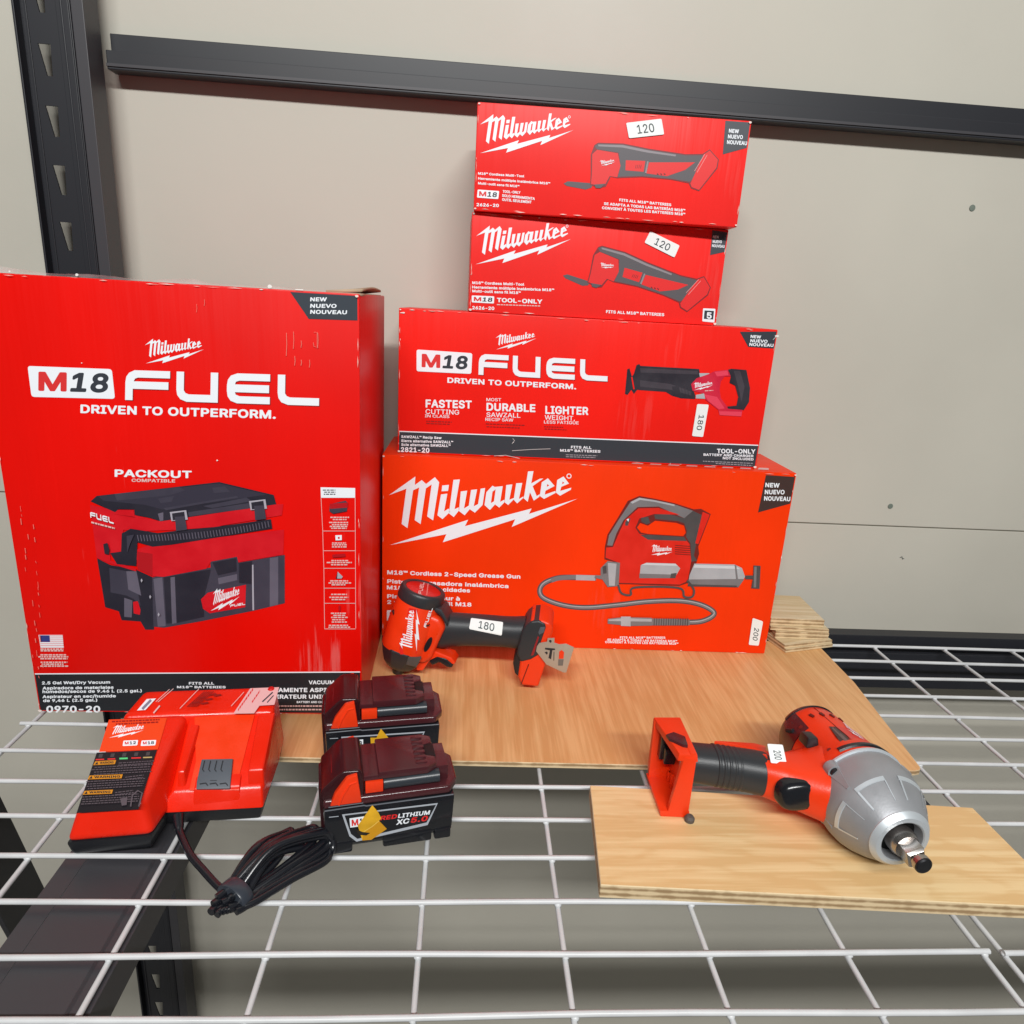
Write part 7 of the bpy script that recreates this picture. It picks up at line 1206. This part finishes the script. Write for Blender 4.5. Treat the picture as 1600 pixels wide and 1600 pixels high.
def on_handle(u, v, L):
    p = hs.pos(u, v, 0) - HA; h = p.dot(HD); q = p - HD * h; n_, u_ = q.dot(HN), q.dot(HU) - .0006; k = (abs(n_ / .0164) ** 2.3 + abs(u_ / .0186) ** 2.3) ** (-1 / 2.3)
    return MI @ (HA + HD * h + (HN * n_ + HU * u_) * (k + L / .017) + HU * .0006)
so = sticker(hdl, hs.uv, on_handle, [(736.2, 965.4), (786.5, 973.5), (784, 993), (733.4, 983)], '180', 0, lift=.0010)

# ------------------------------------------------------------------ large impact wrench lying on its side
WL = Vector((.340, .487, .0132)); wr = thing('impact_wrench', 'large red impact wrench with grey metal nose lying on the plywood board', 'impact wrench', WL); MW = xf(tuple(WL))
cap0 = Vector((-.0030, .0800, .0385)); nose = Vector((.0056, -.0684, .0385)); ax = (nose - cap0).normalized(); bx, by, _ = basis(ax)
def S(s): return cap0 + ax * s
def polar(s, a, r): return S(s) + (Vector((1, 0, 0)) - ax * ax.x).normalized() * (r * math.cos(a)) + Vector((0, 0, 1)) * (r * math.sin(a))
def revolve(bm, prof, n=48, mi=0, a0=None, a1=None, cap=True):
    if a0 is None: loft(bm, [[polar(s, 2 * math.pi * i / n, r) for i in range(n)] for s, r in prof], mi, cap)
    else:
        s_ = bmesh.new(); g_ = [[s_.verts.new(polar(s, a0 + (a1 - a0) * i / n, r)) for i in range(n + 1)] for s, r in prof]
        for p_, q_ in zip(g_, g_[1:]):
            for i in range(n): s_.faces.new((p_[i], p_[i + 1], q_[i + 1], q_[i]))
        merge(bm, s_, mi)
bm = bmesh.new(); revolve(bm, [(.0040, .0268), (.0080, .0288), (.0160, .0304), (.0400, .0328), (.0620, .0345), (.0720, .0375), (.0800, .0392), (.0900, .0396)])
loft(bm, [ring((x, y, z), (0, 1, 0), (0, 0, 1), a, b, 36, 2.7) for x, y, z, a, b in ((-.0760, .0120, .0385, .0170, .0172), (-.0640, .0075, .0385, .0198, .0190), (-.0500, .0040, .0372, .0245, .0200), (-.0360, .0000, .0380, .0320, .0225), (-.0200, -.0020, .0385, .0350, .0285), (.0, -.002, .0385, .032, .031))])
mh = obj('motor_housing', bm, ORANGE_PL, wr, smooth=50)
bm = bmesh.new(); revolve(bm, [(-.0040, .0100), (-.0030, .0180), (.0010, .0240), (.0042, .0268), (.0052, .0262)])
revolve(bm, [(.0030, .0262), (.0042, .0276), (.0080, .0296), (.0165, .0312), (.0200, .0318), (.0360, .0330), (.0366, .0318)], 18, 0, R(128), R(235))
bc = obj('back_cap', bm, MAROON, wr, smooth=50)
bm = bmesh.new(); revolve(bm, [(-.0005, .0235), (.0010, .0262), (.0050, .0290), (.0072, .0300), (.0078, .0285)], 30, 0, R(30), R(150)); tube(bm, [polar(.020, R(158), .0328), polar(.027, R(150), .0332)], .0020, n=8); obj('cap_bumper', bm, BLACK_PL, bc)
GP = [(.0880, .0385), (.0890, .0396), (.0960, .0404), (.1060, .0405), (.1140, .0396), (.1215, .0372), (.1310, .0325), (.1400, .0268), (.1440, .0240), (.1470, .0215), (.1476, .0205), (.1474, .0170), (.1450, .0165), (.1380, .0160), (.1378, .004)]
def gr(s):
    for (a, r0), (b, r1) in zip(GP, GP[1:]):
        if a <= s <= b: return r0 + (r1 - r0) * (s - a) / (b - a)
    return .03
bm = bmesh.new(); revolve(bm, GP, 56)
for a in (R(141), R(27), R(199), R(-30)):
    c0 = polar(.0885, a, .0378); c1 = polar(.0965, a, .0384); cyl(bm, c0, c1, .0066, .0062)
    loft(bm, [[polar(.0890 + .0002 * k, a + da, rr) for da, rr in ((-.22, .036), (-.15, .0425), (.15, .0425), (.22, .036))] if k == 0 else [polar(.1160, a + da, rr) for da, rr in ((-.05, .036), (-.03, .0398), (.03, .0398), (.05, .036))] for k in (0, 1)])
gc = obj('gear_case', bm, ALU, wr, smooth=40)
bm = bmesh.new(); revolve(bm, [(.0872, .0392), (.0876, .0414), (.0896, .0416), (.0902, .0404), (.0902, .0392)], 56, cap=False); obj('case_flange', bm, ALU_LT, gc)
bm = bmesh.new(); revolve(bm, [(.1425, .0246), (.1440, .0249), (.1470, .0226), (.1480, .0214), (.1482, .0180), (.1470, .0172), (.1430, .0172)], 48, cap=False); obj('nose_ring', bm, ALU_LT, gc)
for a in (R(141), R(27), R(199), R(-30)):
    bm = bmesh.new(); cyl(bm, polar(.0955, a, .0388), polar(.0988, a, .0390), .0046, .0040); cyl(bm, polar(.0987, a, .0390), polar(.0992, a, .0390), .0018); obj('case_screw', bm, STEEL_DK, gc)
for a in (R(118), R(62), R(175), R(10)):
    bm = bmesh.new(); h = R(19)
    for s0, s1, a0, a1 in ((.1190, .1225, a - h, a + h), (.1225, .1365, a + h * .86, a + h), (.1225, .1365, a - h, a - h * .93)):
        pf = [(s0, gr(s0) - .0004), (s0 + .0004, gr(s0) + .0007), (s1 - .0004, gr(s1) + .0007), (s1, gr(s1) - .0004)]; revolve(bm, pf, 10, 0, a0, a1)
    obj('case_relief', bm, ALU_LT, gc, fix=True)
bm = bmesh.new(); revolve(bm, [(.1425, .0206), (.1450, .0232), (.1480, .0218), (.1486, .0203), (.1482, .0172)], 48); 
bm.clear(); revolve(bm, [(.1380, .0158), (.1386, .0158)], 40); obj('nose_recess', bm, mat('recess_black', (.004, .004, .004), .5), gc)
bm = bmesh.new(); revolve(bm, [(.1380, .0112), (.1495, .0112), (.1510, .0104), (.1535, .0096), (.1540, .0060)], 36)
q0, q1 = S(.1500), S(.1655); e1 = (Vector((1, 0, 0)) - ax * ax.x).normalized(); e2 = ax.cross(e1).normalized(); e1, e2 = (e1 * .94 + e2 * .34), (e2 * .94 - e1 * .34)
hw = .0068
loft(bm, [[q + e1 * (hw * sx * k) + e2 * (hw * sy * k) for sx, sy in ((-1, -1), (1, -1), (1, 1), (-1, 1))] for q, k in ((q0, 1), (S(.1635), 1), (q1, .82))], bev=.0005)
revolve(bm, [(.1645, .0058), (.1660, .0054), (.1668, .0054), (.1676, .0066), (.1712, .0067)], 28)
anv = obj('drive_anvil', bm, CHROME, wr, smooth=30)
bm = bmesh.new(); revolve(bm, [(.1711, .0066), (.1722, .0065), (.1730, .0055)], 28); obj('anvil_tip', bm, STEEL_DK, anv)
bm = bmesh.new(); revolve(bm, [(.0780, .0386), (.0785, .0402), (.0822, .0408), (.0834, .0392)], 24, 0, R(50), R(120)); obj('light_slot', bm, BLACK_PL, mh)
bm = bmesh.new()
for k in range(4):
    a = R(112 - k * 17); s0 = .0205 + .0012 * k; loft(bm, [[polar(s0 + ds, a + da, r) for ds, da in ((0, -.05), (.0045, -.09), (.0055, -.02), (.001, .03))] for r in (.029, .0325)])
obj('air_vent', bm, mat('vent_shadow', (.12, .008, .004), .5), mh)
bm = bmesh.new(); tube(bm, [polar(.010 + .007 * k, R(92), .0297 + .0007 * k + (.0012 if k > 8 else 0)) for k in range(11)], .0005, n=6); obj('mould_seam', bm, mat('seam_orange', (.30, .015, .004), .5), mh)
for s_0, a_0 in ((.030, 137), (.052, 132), (.074, 128)):
    bm = bmesh.new(); cyl(bm, polar(s_0, R(a_0), .0295 + (s_0 - .016) * .1), polar(s_0, R(a_0), .0316 + (s_0 - .016) * .11), .0021, .0019, n=12); obj('housing_screw', bm, mat('screw_dark_red', (.16, .012, .008), .4), mh)
def Wp(x, y): return (1200 + x / 5.715, 1090 + y / 5.715)
tp = Plane(MW, polar(.045, R(105), .0345), ax, (1, 0, 0))
def on_motor(u, v, L):
    p = tp.pos(u, v, 0) - cap0; s = p.dot(ax); q = p - ax * s; r = .0300 + (s - .016) * .112 + .0007 + L
    return cap0 + ax * s + q.normalized() * r
pr = Print(tp.uv, on_motor, .0002)
pr.poly([Wp(545, 258), Wp(600, 268), Wp(690, 360), Wp(780, 465), Wp(690, 472)], mat('spec_label', (.055, .030, .028), .4)); pr.stroke([Wp(575, 275), Wp(735, 460)], 2.2, mat('spec_label_print', (.16, .11, .10), .5)); pr.stroke([Wp(640, 340), Wp(740, 455)], 3.2, MATS['spec_label_print'])
pr.bars(Wp(600, 290), Wp(742, 462), 1.0, MATS['spec_label_print'])
pr.poly([Wp(600, 262), Wp(760, 268), Wp(860, 345), Wp(958, 458), Wp(790, 462), Wp(690, 352)], mat('brand_patch', (.70, .022, .012), .3))
logo(pr, Wp(700, 290), Wp(856, 388), Wp(800, 300), WHITE_INK); pr.done('brand_logo', mh)
# grip
bm = bmesh.new()
gx = [(-.1370, .0285, .0370, .0165, .0165), (-.1300, .0275, .0372, .0162, .0162), (-.1150, .0240, .0376, .0166, .0168), (-.0950, .0190, .0380, .0170, .0172), (-.0780, .0135, .0384, .0176, .0178), (-.0700, .0105, .0386, .0178, .0180)]
loft(bm, [ring((x, y, z), (0, 1, 0), (0, 0, 1), a, b, 32, 2.4) for x, y, z, a, b in gx])
for k in range(9):
    x = -.1120 + k * .0044; t_ = (x + .1150) / .02; yy = .0240 - (x + .115) * .25
    loft(bm, [ring((x + dx, yy, .0378), (0, 1, 0), (0, 0, 1), .0167 + e, .0170 + e, 32, 2.4) for dx, e in ((-.0016, -.0003), (-.0008, .0006), (.0008, .0006), (.0016, -.0003))])
grip = obj('rubber_grip', bm, RUBBER, wr, smooth=60)
bm = bmesh.new()
gp = Plane(MW, (-.10, .024, .0535), (1, 0, 0), (0, 1, -.25))
def F(x, y): return (1000 + x / 6.667, 1100 + y / 6.667)
prism(bm, [gp.uv(*F(*a)) for a in ((770, 382), (1190, 408), (1310, 440), (1330, 560), (1180, 470), (960, 415))], lambda u, v, w: gp.pos(u, v, w), -.006, .0004, .001)
obj('grip_inlay', bm, ORANGE_PL, grip)
bm = bmesh.new(); loft(bm, [ring((-.0560 - dy * .2, -.0150 + dy, .0400), (1, 0, .10), (0, .15, 1), a, b, 28, 2.8) for dy, a, b in ((.004, .0152, .0124), (-.003, .0152, .0124), (-.0062, .0138, .0110), (-.0074, .0104, .0080))]); obj('trigger', bm, BLACK_GL, wr, smooth=60)
bm = bmesh.new(); hexa(bm, [(-.0345,.018,.060), (-.0225,.018,.060), (-.0225,.034,.058), (-.0345,.034,.058), (-.0330,.020,.0690), (-.0240,.020,.0690), (-.0240,.034,.0670), (-.0330,.034,.0670)], .0015); obj('direction_switch', bm, BLACK_PL, wr)
# foot: an open battery socket seen from its mouth
bm = bmesh.new()
box(bm, -.1430, -.1372, .0030, .0540, .0000, .0640, .0015)                      # wall on the grip side
hexa(bm, [(-.1610,.048,.0), (-.1400,.048,.0), (-.1400,.0550,.0), (-.1610,.0555,.012), (-.1615,.050,.0625), (-.1400,.050,.0640), (-.1400,.0550,.0640), (-.1615,.0555,.0635)], .0012)   # far wall
hexa(bm, [(-.1560,.0025,.0), (-.1372,.0010,.0), (-.1372,.0080,.0), (-.1560,.0080,.0), (-.1478,.0025,.0600), (-.1372,.0010,.0600), (-.1372,.0080,.0600), (-.1478,.0080,.0600)], .0015)  # near wall
hexa(bm, [(-.1610,.0030,-.0004), (-.1360,.0020,-.0004), (-.1360,.054,-.0004), (-.1610,.054,-.0004), (-.1620,.0030,.0055), (-.1360,.0020,.0055), (-.1360,.054,.0055), (-.1620,.054,.0055)], .001)
hexa(bm, [(-.1530,.0030,.0560), (-.1355,.0015,.0560), (-.1355,.0555,.0580), (-.1615,.0555,.0580), (-.1520,.0040,.0630), (-.1365,.0030,.0630), (-.1365,.0550,.0650), (-.1615,.0550,.0645)], .0012)
ft = obj('foot', bm, ORANGE_PL, wr, smooth=40)
bm = bmesh.new()
box(bm, -.1535, -.1435, .0330, .0450, .0300, .0450, .0012); box(bm, -.1560, -.1435, .0400, .0480, .030, .0560, .001); obj('battery_terminal', bm, BLACK_GL, ft)
bm = bmesh.new(); 
for k in range(4): box(bm, -.1455, -.1425, .014 + k * .009, .0165 + k * .009, .0060, .0280 - k * .004, .0005)
box(bm, -.1450, -.1428, .010, .045, .0140, .0160, .0004); obj('socket_rib', bm, ORANGE_PL, ft)
bm = bmesh.new(); box(bm, -.1480, -.1432, .0085, .0110, .0240, .0540, .0005); obj('socket_liner', bm, mat('liner_pale', (.52, .42, .42), .5), ft)
mp = Plane(MW, (-.14, .03, .0652), (1, 0, 0), (0, 1, 0)); bm = bmesh.new()
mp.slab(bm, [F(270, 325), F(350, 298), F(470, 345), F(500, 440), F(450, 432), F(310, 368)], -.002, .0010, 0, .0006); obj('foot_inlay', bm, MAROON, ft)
bm = bmesh.new(); lathe(bm, (-.1370, -.0020, .0000), Z, [(0, .0042), (.003, .0044), (.0052, .0028)], n=12); obj('foot_bumper', bm, mat('bumper_brown', (.10, .085, .075), .7, bump=.6, bscale=500), ft)
sp = Plane(MW, (-.068, .004, .0530), (1, 0, 0), (0, .82, .57))
sticker(grip, sp.uv, sp.pos, [F(1308, 432), F(1468, 442), F(1510, 642), F(1345, 632)], '200', 1, lift=.0042)
